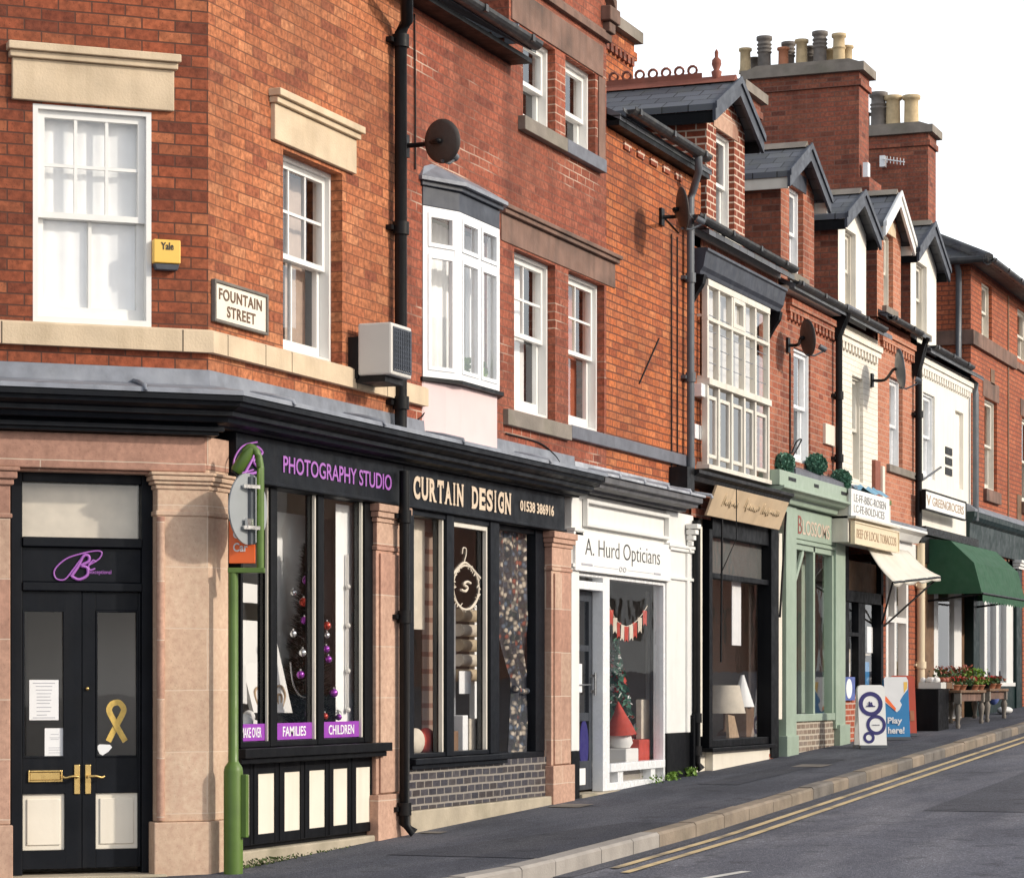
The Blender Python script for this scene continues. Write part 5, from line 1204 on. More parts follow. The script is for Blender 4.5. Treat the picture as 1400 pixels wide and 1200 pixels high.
mb = MB(); mb.tube([A[0], R[0]], .10, 8); mb.tube([R[0], R[1]], .10, 8); mb.tube([A[3], R[0]], .10, 8); mb.build('ridge_tile', 'slate_dark', ro)
gutter(H, t0-o, t1, ze+.02, -o-.03, .07, 'gutter_grey')
mb = MB(); mb.tube([(t0-o, -o, ze+.0), (t0-o, 8, ze+.0)], .06, 8); mb.build('gutter', 'gutter_grey', H)
yd = YX(1311, t0-.06)
downpipe(H, [(t0-.28, yd, ze), (t0-.08, yd, ze-.15), (t0-.08, yd, 6.3), (t0-.06, -.1, 6.05), (T(1334, -.1), -.1, 5.9), (T(1334, -.1), -.1, 3.9)], .05, 'grey_plastic', [])
mb = MB(); xa, xb = T(1333, -.14), t1
mb.sweep([(-.02, 4.18), (.02, 4.16), (.14, 4.08), (.14, 4.04), (-.02, 4.04)], [lambda d: (xa, -d), lambda d: (xb, -d)]); mb.build('lead_flashing', 'lead', H)
mb = MB(); mb.sweep([(-.02, 4.037), (.135, 4.037), (.13, 3.96), (.10, 3.9), (.06, 3.86), (.05, 3.45), (-.02, 3.45)], [lambda d: (xa, -d), lambda d: (xb, -d)])
for px in (1327, 1386): a = T(px); mb.box(a, a+.5, -.05, .1, .4, 3.3)
mb.box(T(1327)+.5, T(1346), .3, .4, .4, 3.45); mb.box(T(1346), T(1386), -.02, .1, .5, 1.3)
sf = mb.build('shop_front', 'dark_green_paint', H, bev=.005)
mb = MB()
for px in (1327, 1386):
    a = T(px)
    for i in range(3): mb.box(a-.06-.03*i, a+.56+.03*i, -.10-.03*i, .1, 3.302+.05*i, 3.35+.05*i)
for px in (1346, 1362, 1376): a = T(px); mb.box(a, a+(.22 if px < 1370 else .6), -.0, .1, 1.305, 3.44)
mb.box(T(1346), T(1386), -.03, .1, 1.30, 1.36); mb.build('window_frame', 'white_paint', H)
mb = MB(); mb.pane(T(1346), T(1386), 1.3, 3.44, .05); mb.build('pane', 'glass_shop', sf)
mb = MB(); mb.box(T(1397), t1, -.012, .1, .3, 3.448); mb.build('wall', 'brick_far', H)
shoproom(H, 26.3, 31, .4, 3.4, 1.6, 'room_mid', 'room_light', .41)
# chimney with three pots behind the ridge
pt = []
xs = T(1185, 2.)
chimney(H, 31.2, 31.85, 1.8, 3.3, 7.5, ZX(1258, 172, 31.2), [(31.5, YX(1201, 31.5), .68, .155, 'pot_grey', 2), (31.5, YX(1221, 31.5), .60, .15, 'pot_buff', 0), (31.5, YX(1246, 31.5), .58, .15, 'pot_buff', 0), (31.6, YX(1180, 31.6), .35, .14, 'pot_grey', 0)], 'brick_chimney')
# pots of the big stack
def pot(par, tx, px, hh, rr, mm, rings, zt):
    q = MB(); yy = YX(px, tx); z = zt
    pr = [(rr*1.05, z), (rr, z+.05), (rr*.88, z+.08), (rr*.84, z+hh*.5)]
    for k in range(rings): zz = z+hh*(.52+.11*k); pr += [(rr*.86, zz), (rr*1.0, zz+.012), (rr*1.0, zz+.03), (rr*.86, zz+.04)]
    pr += [(rr*.82, z+hh*.87), (rr*1.06, z+hh*.9), (rr*1.06, z+hh), (rr*.8, z+hh), (rr*.75, z+hh*.9)]
    q.lathe(tx, yy, pr, 14); q.build('chimney_pot', mm, par)
CH = [c for c in bpy.data.objects['white_rendered_house'].children if c.name.startswith('chimney')][0]
zt = ZX(1170, 86, 25.0)+.02
for (tx, px, hh, rr, mm, rings) in ((25.2, 1019, .40, .10, 'pot_buff', 0), (25.2, 1045, .56, .12, 'pot_grey', 3), (25.45, 1032, .30, .09, 'pot_grey', 0), (25.2, 1071, .36, .095, 'clay_pot', 0), (25.45, 1078, .50, .11, 'pot_grey', 3), (25.2, 1096, .46, .105, 'pot_buff', 0), (25.45, 1108, .40, .10, 'pot_grey', 2), (25.2, 1121, .56, .12, 'pot_grey', 3), (25.45, 1136, .33, .09, 'pot_buff', 0), (25.2, 1147, .50, .11, 'pot_buff', 1), (25.45, 1158, .36, .10, 'pot_buff', 0)):
    pot(CH, tx, px, hh, rr, mm, rings, zt)
# party stack beside the gable
H = bpy.data.objects['bay_window_house']
chimney(H, 14.0, 15.18, 2.0, 2.8, 6.6, Z(850, 33, 2.0), [], 'brick_orange')
mb = MB(); z = Z(850, 72, 2.0)
for i in range(7): x = 14.05+i*.16; mb.box(x, x+.09, 1.955, 2.0, z-.1, z)
mb.build('corbel_brick', 'brick_chimney', H)

# ================================================================== signs on the corner house
yF = -.058
a, b = T(316, yF), T(552, yF)
S3 = thing('shop_sign', 'purple capitals and a curly script emblem on the black studio fascia', 'shop sign', ((a+b)/2, yF, 2.6))
text('lettering', 'PHOTOGRAPHY STUDIO', 'lilac', S3, T(387, yF), T(535, yF), 2.818, 2.94, yF, bold=.012)
mb = MB(); xa = T(319, yF)
mb.tube(spline([(xa+.30, yF-.004, 2.80), (xa+.05, yF-.004, 2.76), (xa+.0, yF-.004, 2.84), (xa+.13, yF-.004, 2.95), (xa+.36, yF-.004, 3.0)], 8), .007, 5); mb.tube(spline([(xa+.16, yF-.004, 2.76), (xa+.28, yF-.004, 2.87), (xa+.34, yF-.004, 2.96), (xa+.44, yF-.004, 2.93), (xa+.3, yF-.004, 2.86), (xa+.40, yF-.004, 2.80), (xa+.2, yF-.004, 2.76)], 8), .012, 5)
mb.build('emblem', 'lilac', S3)
S4 = thing('shop_sign', 'gold serif capitals and a telephone number on the black curtain shop fascia', 'shop sign', (5.2, yF, 2.6))
SER = {'U': ((), (.12, .88)), 'R': ((.14, .9), (.12,)), 'T': ((.5,), ()), 'A': ((.08, .92), ()), 'I': ((.5,), (.5,)), 'N': ((.1,), (.1, .9)), 'D': ((.12,), (.12,)), 'E': ((.14,), (.14,))}
def serif(word, x0, x1, z0, z1):
    ws = [.5 if c == 'I' else 1. for c in word]; tot = sum(ws)+.22*(len(word)-1); k = (x1-x0)/tot; x = x0
    for c, w_ in zip(word, ws):
        e = .30 if c == 'I' else .0
        text('letter', c, 'gold_letter', S4, x+w_*k*e, x+w_*k*(1-e), z0, z1, yF, bold=.035)
        q = MB(); bo, to = SER.get(c, ((), ())); hw = .17*k
        for f in bo: q.box(x+w_*k*f-hw, x+w_*k*f+hw, yF-.0035, yF+.001, z0-.001, z0+.014)
        for f in to: q.box(x+w_*k*f-hw, x+w_*k*f+hw, yF-.0035, yF+.001, z1-.014, z1+.001)
        if c == 'T': q.box(x, x+.05*k+.012, yF-.0035, yF+.001, z1-.06, z1); q.box(x+w_*k-.05*k-.012, x+w_*k, yF-.0035, yF+.001, z1-.06, z1)
        if c in 'CGS': q.box(x+w_*k-.018, x+w_*k, yF-.0035, yF+.001, z1-.085, z1-.005)
        if c == 'E': q.box(x+w_*k-.014, x+w_*k, yF-.0035, yF+.001, z1-.06, z1); q.box(x+w_*k-.014, x+w_*k, yF-.0035, yF+.001, z0, z0+.06)
        if q.v: q.build('serif', 'gold_letter', S4)
        x += (w_+.22)*k
serif('CURTAIN', T(565, yF), T(633, yF), 2.785, 2.972); serif('DESIGN', T(645, yF), T(698, yF), 2.785, 2.972)
text('lettering', '01538 386916', 'gold_letter', S4, T(711, yF), T(757, yF), 2.835, 2.932, yF, bold=.03)
# transom emblem above the door
yT = DY-.003
S5 = thing('shop_sign', 'lilac script initials on the black panel above the double door', 'shop sign', tuple(F1 @ Vector((SX(115, yT), yT, 2.0))))
def w1(px, py, y): return (SX(px, y), y, SZ(px, py, y))
mb = MB(F1)
mb.tube(spline([w1(x, y, yT-.004) for x, y in ((122, 772), (135, 764), (139, 755), (130, 753), (110, 757), (90, 764), (75, 778), (76, 790), (88, 792), (100, 778), (112, 762), (118, 757))], 8), .006, 5)
mb.tube(spline([w1(x, y, yT-.004) for x, y in ((97, 788), (106, 775), (114, 760), (121, 760), (121, 767), (111, 773), (119, 776), (119, 786), (108, 792), (98, 788))], 8), .011, 5)
mb.tube(spline([w1(x, y, yT-.004) for x, y in ((131, 768), (127, 766), (121, 773), (123, 779), (130, 777))], 8), .007, 5)
mb.build('emblem', 'lilac', S5)
text('lettering', 'exceptional', 'lilac', S5, SX(123, yT), SX(152, yT), SZ(138, 786, yT), SZ(138, 779, yT), yT, F1)
# optician board
yO = -.06
S6 = thing('shop_sign', 'plain white board with thin black letters over the white shop window', 'shop sign', (8.8, yO, 2.35))
oa_, ob2 = T(787, yO), T(917, yO)
mb = MB(); mb.box(oa_, ob2, yO, -.032, 2.37, 2.745); mb.build('board', 'sign_white', S6, bev=.004)
text('lettering', 'A. Hurd Opticians', 'black_letter', S6, T(800, yO), T(902, yO), 2.475, 2.685, yO, bold=-.012)
mb = MB(); mb.box(T(795, yO), T(810, yO), yO-.003, yO, 2.425, 2.445); mb.box(T(812, yO), T(845, yO), yO-.003, yO, 2.427, 2.431); mb.box(T(858, yO), T(893, yO), yO-.003, yO, 2.427, 2.431); mb.box(T(894, yO), T(903, yO), yO-.003, yO, 2.42, 2.44)
xm = T(851, yO)
for s in (-.06, .06): mb.tube([(xm+s+.04*math.cos(k*math.pi/6), yO-.003, 2.43+.022*math.sin(k*math.pi/6)) for k in range(13)], .004, 5)
mb.build('line_ornament', 'paper_ink', S6)
# street name plate
yN = -.012
S7 = thing('street_name_plate', 'cream FOUNTAIN STREET name plate with a worn metal rim on orange brick', 'name plate', (T(325), yN, 3.85))
na, nb = T(292, yN), T(362, yN)
nz0, nz1 = Z(292, 436, yN), Z(292, 385, yN); nh = nz1-nz0
mb = MB(); mb.box(na, nb, yN-.01, 0, nz0, nz1); mb.build('plate', 'cream_paint', S7, bev=.006)
mb = MB(); mb.frame(na-.018, nb+.018, nz0-.018, nz1+.018, yN-.024, 0, .022); mb.build('rim', 'kerb_grey', S7, bev=.005)
mat('sepia_letter', (.13, .07, .035), .6, .2, 8)
text('lettering', 'FOUNTAIN', 'sepia_letter', S7, na+.06, nb-.07, nz0+nh*.56, nz0+nh*.87, yN-.01, bold=.022, sp=1.1); text('lettering', 'STREET', 'sepia_letter', S7, na+.18, nb-.17, nz0+nh*.13, nz0+nh*.44, yN-.01, bold=.022, sp=1.1)
# alarm box
def fl(px, y=-.0): return SX(px, y)
a, b = SX(210, -.06), SX(247, -.06)
S8 = thing('alarm_box', 'yellow burglar alarm box with a dark base beside the corner sash window', 'alarm box', tuple(F1 @ Vector(((a+b)/2, 0, 4.09))))
mb = MB(F1); mb.prism([(a, 4.145), (b, 4.145), (b, 4.305), (a, 4.305)], 'y', -.065, 0); mb.build('case', 'alarm_yellow', S8, bev=.008)
mb = MB(F1); mb.prism([(a+.005, 4.142), (b-.005, 4.142), (b-.02, 4.10), (a+.02, 4.10)], 'y', -.058, 0); mb.build('strobe', 'slate_paint', S8, bev=.006)
text('lettering', 'Yale', 'black_letter', S8, a+.05, b-.05, 4.235, 4.285, -.0655, F1, bold=.02)
# green post with the back of a round sign
D1 = 18.5; lx, ly = XY(319, D1); ux, uy = XY(356, D1)
PO = thing('sign_post', 'green swan neck sign post with a grey round sign back beside the sandstone pier', 'sign post', (lx, ly, g(lx)))
zb_ = ZD(776, D1); zt_ = ZD(640, D1)
mb = MB(); z1 = ZD(1046, D1)
mb.lathe(lx, ly, [(.066, g(lx)-.05), (.066, z1-.04), (.06, z1-.01), (.04, z1+.02), (.034, z1+.03), (.033, zb_-.03)], 16)
mb.build('post', 'post_green', PO)
mb = MB(); mb.box(lx-.012, lx+.03, ly-.105, ly-.06, .25, z1-.06); mb.build('post_door', 'post_green', PO, bev=.006)
dv = Vector((ux-lx, uy-ly)).normalized(); nv = Vector((dv.y, -dv.x))
def bar(m_, p, q, hw, z0, z1):
    p, q = Vector(p[:2]), Vector(q[:2]); d = (q-p).normalized(); n = Vector((-d.y, d.x))*hw
    v = [p-n, q-n, q+n, p+n]; m_.add([(w.x, w.y, z) for z in (z0, z1) for w in v], ((3, 2, 1, 0), (4, 5, 6, 7), (0, 1, 5, 4), (1, 2, 6, 5), (2, 3, 7, 6), (3, 0, 4, 7)))
mb = MB(); bar(mb, Vector((lx, ly))-dv*.035, Vector((ux, uy))+dv*.03, .035, zb_-.035, zb_+.0); mb.build('bracket', 'post_green', PO, bev=.004)
hx, hy = XY(322, D1)
mb = MB(); mb.tube([(ux, uy, zb_)]+[(ux, uy, zt_)]+spline([(ux, uy, zt_), (ux-dv.x*.02, uy-dv.y*.02, ZD(620, D1)), (ux-dv.x*.07, uy-dv.y*.07, ZD(611, D1)), (ux-dv.x*.11, uy-dv.y*.11, ZD(618, D1))], 5), .026, 12); mb.build('swan_neck', 'post_green', PO)
mb = MB(); p0 = Vector((ux-dv.x*.06, uy-dv.y*.06, ZD(612, D1))); p1 = Vector((hx, hy, ZD(645, D1))); mb.tube([p0, p0.lerp(p1, .3), p0.lerp(p1, .92), p1], .04, 12, True, [.03, .042, .042, .034]); lamp = mb.build('lamp_head', 'post_green', PO)
mb = MB(); mb.tube([p1, p1+(p1-p0).normalized()*.012], .03, 12); mb.build('lens', 'iron', lamp)
cx_, cy_ = XY(340, D1-.02); cz = ZD(696, D1)
ri = Vector((RX, RY)); fo = Vector((FX, FY)); hv = (ri*.44+fo*.90).normalized(); bn = (ri*.90-fo*.44).normalized()
mb = MB(); R_ = .245; n = 40
cc = Vector((cx_, cy_)); v = []
for off in (0, -.012):
    for k in range(n):
        q = cc+hv*R_*math.cos(2*math.pi*k/n)+bn*off; v.append((q.x, q.y, cz+R_*math.sin(2*math.pi*k/n)))
mb.add(v, [tuple(range(n)), tuple(range(2*n-1, n-1, -1))]+[((k+1) % n, k, n+k, n+(k+1) % n) for k in range(n)]); mb.build('round_sign', 'sign_back', PO)
mb = MB(); q = cc+hv*.02+bn*.012
bar(mb, q-hv*.03, q+hv*.03, .012, cz-.24, cz+.22); mb.build('sign_channel', 'grey_plastic', PO)
mb = MB()
for z in (cz-.13, cz+.15): bar(mb, cc-hv*.10+bn*.02, Vector((ux, uy))+bn*.01, .01, z-.012, z+.012)
bar(mb, cc-hv*.08+bn*.03, cc-hv*.0+bn*.03, .01, cz-.13, cz-.07); mb.build('clamp', 'chrome', PO)
ox0, oy0 = XY(313, D1+.10); ox1, oy1 = XY(349, D1+.10)
mb = MB(); bar(mb, (ox0, oy0), (ox1, oy1), .008, ZD(770, D1+.1), ZD(712, D1+.1)); op = mb.build('orange_plate', 'orange_paint', PO, bev=.004)
dd = Vector((ox1-ox0, oy1-oy0)).normalized(); fr = Matrix.Translation((ox0, oy0, 0)) @ Matrix.Rotation(math.atan2(dd.y, dd.x), 4, 'Z')
text('lettering', 'Ca', 'white_letter', op, .03, .10, ZD(736, D1+.1), ZD(725, D1+.1), -.009, fr, bold=.02); text('lettering', 'Car', 'white_letter', op, .03, .13, ZD(754, D1+.1), ZD(742, D1+.1), -.009, fr, bold=.02)
# air conditioner
ya = -.36; ax0, ax1 = T(535, ya), T(563, ya)
az0, az1 = Z(545, 514, ya), Z(545, 443, ya)
AC = thing('air_conditioner', 'cream air conditioning unit with a dark ribbed front on the wall by the drainpipe', 'air conditioner', ((ax0+ax1)/2, -.2, az0))
mb = MB(); mb.box(ax0, ax1, ya, -.08, az0, az1); mb.build('case', 'ac_beige', AC, bev=.015)
mb = MB(); n = 9
mb.frame(ax0+.03, ax1-.02, az0+.03, az1-.03, ya-.008, ya+.001, .012)
for i in range(n): x = ax0+.05+(ax1-ax0-.08)*i/n; mb.box(x, x+.012, ya-.014, ya-.001, az0+.045, az1-.045)
for i in range(9): z = az0+.06+(az1-az0-.12)*i/8; mb.box(ax0+.04, ax1-.03, ya-.009, ya-.001, z-.005, z+.005)
mb.build('grille', 'dark_grille', AC)
mb = MB(); mb.box(ax0+.02, ax1-.02, ya+.06, -.0, az0-.05, az0-.002); mb.box(ax0-.0, ax0+.03, -.08, .0, az0-.02, az1-.1); mb.build('wall_bracket', 'iron', AC)
# satellite dishes
def dish(label, cxp, cyp, y, rad, az, sq=1.0, arm=None, col='mesh_dish'):
    x, z = T(cxp, y), Z(cxp, cyp, y)
    nrm = Vector((math.cos(az), math.sin(az), .12)).normalized()
    s_ = thing('satellite_dish', label, 'satellite dish', (x, -.0, z-rad))
    a_ = nrm.cross(Vector((0, 0, 1))).normalized(); u_ = a_.cross(nrm)
    c0 = Vector((x, y, z)); v = []; rings, n = 5, 28
    for k in range(rings+1):
        r = rad*k/rings
        for i in range(n):
            p = c0+(a_*math.cos(2*math.pi*i/n)*sq+u_*math.sin(2*math.pi*i/n))*r+nrm*(.22*rad*(k/rings)**2); v.append(p)
    q = MB(); q.add(v, [(k*n+i, k*n+(i+1) % n, (k+1)*n+(i+1) % n, (k+1)*n+i) for k in range(rings) for i in range(n)], True); o = q.build('reflector', col, s_)
    sm = o.modifiers.new('thick', 'SOLIDIFY'); sm.thickness = .012
    q = MB(); w = arm or (x-.25, -.01, z-.05)
    q.tube(spline([w, (w[0], y*.45, w[2]), tuple(c0-nrm*.05), tuple(c0)], 4), .02, 8); q.box(w[0]-.05, w[0]+.05, -.03, .0, w[2]-.09, w[2]+.09); q.build('wall_mount', 'iron', s_)
    q = MB(); e = c0+nrm*rad*1.15-u_*rad*.75; q.tube([c0-u_*rad*.9, c0-u_*rad*1.0+nrm*.1, e], .012, 6); q.tube([e, e+(c0-e).normalized()*.09], .034, 10); q.build('feed_horn', 'grey_plastic', s_)
    return s_
dish('dark brown mesh satellite dish facing the road beside the drainpipe', 602, 193, -.38, .17, math.radians(-14), 1.0, (T(560, -.05), -.02, Z(560, 199, -.05)))
dish('black satellite dish seen edge on against the orange brick wall', 928, 286, -.40, .215, math.radians(-58), 1., (T(903), -.01, Z(903, 297)))
dish('black satellite dish over the window above the sage green shop', 1100, 462, -.30, .22, math.radians(-52), 1., (T(1076), -.01, Z(1076, 472)))
dish('grey satellite dish on a long arm between the two white houses', 1226, 505, -.42, .27, math.radians(-66), 1., (T(1191), -.01, Z(1191, 520)), 'grey_plastic')
# aerial on the far stack
ya_ = YX(1208, 31.15)
AE = thing('tv_aerial', 'small white television aerial fixed to the smaller chimney stack', 'aerial', (31.1, ya_, ZX(1208, 240, 31.1)))
mb = MB(); z = ZX(1215, 228, 31.1); mb.box(31.05, 31.18, ya_-.05, ya_+.05, z, z+.2); mb.build('box', 'upvc', AE)
mb = MB(); mb.tube([(31.0, ya_, z+.13), (31.0, ya_-.42, z+.04)], .012, 6)
for k in range(6): yy = ya_-.1-.06*k; zz = z+.13-.09*(.1+.06*k)/.42; mb.tube([(31.0, yy, zz-.06), (31.0, yy, zz+.06)], .007, 5)
mb.build('boom', 'upvc', AE)

# ================================================================== notices and emblems on the door
yG = DY+.014
def note(label, pxa, pxb, pya, pyb, rows, cat='notice'):
    a, b, z0, z1 = SX(pxa, yG), SX(pxb, yG), SZ((pxa+pxb)/2, pyb, yG), SZ((pxa+pxb)/2, pya, yG)
    s_ = thing('paper_notice', label, cat, tuple(F1 @ Vector(((a+b)/2, yG, z0))))
    q = MB(F1); q.box(a, b, yG-.003, yG, z0, z1); q.build('sheet', 'paper', s_)
    q = MB(F1)
    for (u0, u1, v) in rows: q.box(a+(b-a)*u0, a+(b-a)*u1, yG-.0045, yG-.0032, z0+(z1-z0)*(v-.008), z0+(z1-z0)*(v+.008))
    q.build('printing', 'paper_ink', s_); return s_
note('taller white notice with a thin border taped inside the left door glass', 40, 80, 929, 984, [(.12, .88, .92), (.12, .88, .06), (.22, .78, .84), (.22, .78, .75), (.25, .75, .66), (.25, .72, .58), (.25, .75, .5), (.25, .7, .42), (.25, .75, .32), (.25, .72, .22), (.25, .6, .13)])
note('small white card low on the left door glass', 61, 88, 995, 1033, [(.3, .7, .78), (.25, .75, .66), (.3, .7, .6), (.2, .8, .3), (.2, .8, .22), (.2, .8, .12)])
mb = MB(F1)
rib = [w1(x, y, yG-.004) for x, y in ((148, 1013), (155, 999), (163, 984), (169, 970), (164, 961), (158, 960), (152, 963), (149, 971), (155, 984), (163, 999), (171, 1013))]
pts = spline(rib, 6); v = []
for i, p in enumerate(pts):
    d = (pts[min(i+1, len(pts)-1)]-pts[max(i-1, 0)]).normalized(); n_ = Vector((-d.z, 0, d.x))*.020
    yy = -.001-.006*i/len(pts); v += [p+n_+Vector((0, yy, 0)), p-n_+Vector((0, yy, 0))]
mb.add(v, [(2*i, 2*i+1, 2*i+3, 2*i+2) for i in range(len(pts)-1)])
rb = tag(mb.build('ribbon', 'ribbon_gold'), 'gold awareness ribbon stuck on the right door glass', 'ribbon'); sm = rb.modifiers.new('thick', 'SOLIDIFY'); sm.thickness = .002
mb = MB(F1); c = w1(142, 1024, yG); mb.prism([(c[0]-.055, c[2]+.02), (c[0]-.03, c[2]-.03), (c[0]-.01, c[2]-.04), (c[0]+.03, c[2]-.015), (c[0]+.055, c[2]+.015), (c[0]+.04, c[2]+.032), (c[0]-.03, c[2]+.035)], 'y', yG-.008, yG); tag(mb.build('paper_sticker', 'paper'), 'white fan shaped sticker below the gold ribbon on the door', 'sticker')

# ================================================================== studio window display
def sticker(word, pxa, pxb, u0, u1, label, y=.022):
    a, b = T(pxa, y), T(pxb, y); s_ = thing('window_sticker', label, 'sticker', ((a+b)/2, y, SB+.05), 'purple window stickers'); q = MB(); q.box(a, b, y, y+.004, SB+.095, SB+.215); q.build('band', 'purple', s_)
    text('lettering', word, 'white_letter', s_, a+(b-a)*u0, a+(b-a)*u1, SB+.118, SB+.19, y, bold=.01, depth=.003)
sticker('MAKE OVER', 329.5, 366, -.0, .75, 'purple strip lettered OVER in the studio window, partly behind the green post'); sticker('FAMILIES', 377, 431, .17, .75, 'purple strip lettered FAMILIES in the middle studio pane'); sticker('CHILDREN', 441, 494, .15, .8, 'purple strip lettered CHILDREN in the studio pane nearest the drainpipe')
def canvas(label, corners, y, m, tilt=.0, depth=.03, deco=None):
    v = [(T(px, y), y+tilt*i_, Z(px, py, y)) for (px, py), i_ in zip(corners, (0, 0, 1, 1))]
    s_ = thing('canvas_print', label, 'canvas print', v[0]); q = MB(); q.add(v+[(x, yy+depth, z) for x, yy, z in v], ((0, 1, 2, 3), (7, 6, 5, 4), (0, 4, 5, 1), (1, 5, 6, 2), (2, 6, 7, 3), (3, 7, 4, 0))); q.build('canvas', m, s_)
    if deco:
        q = MB()
        for pp in deco: q.tube(spline([(T(px, y), y-.006+tilt*.2, Z(px, py, y)) for px, py in pp], 6), .009, 5)
        q.build('drawing', 'canvas_tan', s_)
    return s_
canvas('tall white canvas with a brown looped drawing leaning in the studio window', ((347, 974), (400, 974), (389, 850), (333, 846)), .30, 'canvas_white', .10, deco=[[(355, 970), (351, 945), (360, 940), (366, 968)], [(360, 968), (357, 950), (363, 950)], [(378, 966), (376, 945), (386, 937), (392, 950), (388, 966)], [(382, 962), (382, 950), (387, 950), (386, 960)]])
canvas('small white canvas hanging above the tall one in the studio window', ((331, 823), (362, 825), (359, 800), (329, 796)), .40, 'canvas_white')
canvas('narrow white print with dark marks low behind the green post', ((327, 960), (338, 962), (336, 910), (327, 908)), .25, 'canvas_white')
mb = MB(); xa, xb = T(459, .12), T(495, .12); folds(mb, xa, xb-.02, SB+.05, 2.68, .12, .008, 12); tag(mb.build('window_screen', 'curtain_white'), 'pale grey screen standing at the drainpipe end of the studio window', 'screen')
SC = bpy.data.objects['window_screen']; mb = MB(); x = T(475, .10); mb.tube([(x, .10, 2.3), (x, .10, SB+.3)], .010, 6)
for z in (2.05, 1.75, 1.4, 1.1): mb.ball((x, .095, z), .022, 8)
o_ = mb.build('rail', 'ac_beige', SC)
mb = MB(); xa, xb = T(377, .55), T(436, .55); mb.box(xa-.1, xb+.25, .55, .57, .85, 2.62); tag(mb.build('backdrop_panel', 'curtain_white'), 'grey backdrop panel behind the christmas tree', 'panel')
mb = MB(); mb.box(T(441, .5), T(450, .5), .5, .52, 1.85, 2.15); tag(mb.build('photo_print', 'curtain_white'), 'small pale print hanging behind the tree', 'print')
random.seed(21)
ty = .31; tx = T(421, ty); tzt = Z(416, 750, ty); tzb = SB+.08
TR = thing('christmas_tree', 'dark green christmas tree with baubles in the studio window', 'christmas tree', (tx, ty, tzb-.1))
mb = MB(); mb.lathe(tx, ty, [(.11, tzb-.1), (.09, tzb+.02), (.02, tzb+.03), (.018, tzt-.1), (.004, tzt+.02)], 8); mb.build('trunk', 'timber', TR)
mb = MB()
for i in range(8000):
    h = random.random()**1.25; r = (1-h)*.28*(.35+.65*random.random()**.5)*(1+.18*math.sin(h*55)); an = random.uniform(0, 6.283)
    p = Vector((tx+r*math.cos(an), ty+r*math.sin(an)*.8, tzb+.03+h*(tzt-tzb)-.1*r))
    d = Vector((math.cos(an), math.sin(an), random.uniform(-.2, .6))).normalized(); w_ = d.cross(Vector((0, 0, 1))).normalized()*.011; L_ = random.uniform(.04, .09)
    mb.add((p-w_, p+w_, p+d*L_), ((0, 1, 2),))
mb.build('branches', 'leaf_fir', TR)
mat('bauble_red_matt', (.38, .05, .03), .25, .05, 4, metal=.3)
for (px, py, m, r, what) in ((420, 793, 'bauble_purple', .033, 'highest purple bauble near the tree top'), (415, 823, 'bauble_red', .030, 'red bauble just below the highest purple one'), (416, 848, 'bauble_purple', .026, 'purple bauble under the upper red one'), (401, 810, 'bauble_silver', .022, 'silver bauble on the left shoulder of the tree'), (401, 866, 'bauble_silver', .022, 'silver bauble halfway down the left of the tree'), (414, 892, 'bauble_silver', .026, 'silver bauble at the middle of the tree'), (411, 922, 'bauble_purple', .026, 'purple bauble beside the leaning white canvas'), (424, 936, 'bauble_purple', .028, 'purple bauble close to the window bar'), (423, 976, 'bauble_purple', .030, 'lowest purple bauble above the FAMILIES strip'), (447, 855, 'bauble_red', .028, 'red bauble right of the window bar'), (447, 868, 'bauble_silver', .02, 'silver bauble just under the red one right of the bar'), (446, 887, 'bauble_purple', .024, 'upper of two purple baubles right of the bar'), (449, 901, 'bauble_purple', .024, 'lower of two purple baubles right of the bar'), (456, 947, 'bauble_purple', .03, 'purple bauble on the right edge of the tree'), (444, 979, 'bauble_red', .024, 'red bauble low down above the CHILDREN strip'), (463, 980, 'bauble_purple', .022, 'purple bauble at the far right foot of the tree')):
    yy = ty-.22 if py > 850 else ty-.11
    r *= 1.15
    s_ = thing('bauble', what, 'bauble', (T(px, yy), yy, Z(px, py, yy)), 'baubles on the christmas tree'); q = MB(); q.ball((T(px, yy), yy, Z(px, py, yy)), r, 12); q.build('globe', m, s_)
    q = MB(); q.tube([(T(px, yy), yy, Z(px, py, yy)+r), (T(px, yy), yy, Z(px, py, yy)+r+.012)], .007, 6); q.build('cap', 'chrome', s_)
mb = MB(); yy = ty-.23; mb.tube(spline([(T(x, yy), yy, Z(x, y, yy)) for x, y in ((397, 905), (401, 935), (412, 952), (428, 952))], 6), .006, 5); tag(mb.build('tinsel', 'chrome'), 'thin silver string looped across the lower tree', 'tinsel')
mb = MB(); yy = .22; mb.ball((T(333, yy), yy, SB+.22), .07, 8, (1.3, 1, .9)); mb.ball((T(345, yy), yy, SB+.2), .06, 8, (1.4, 1, .7)); mb.ball((T(340, yy), yy, SB+.26), .05, 8); tag(mb.build('soft_toy', 'canvas_white'), 'fluffy white toy on the studio window shelf by the green post', 'toy')
mb = MB(); mb.prism([(T(328, .12), SB+.10), (T(352, .12), SB+.10), (T(350, .12), SB+.2), (T(329, .12), SB+.2)], 'y', .12, .3); tag(mb.build('gift_box', 'teal_plastic', bev=.01), 'pale turquoise box under the fluffy toy', 'box')

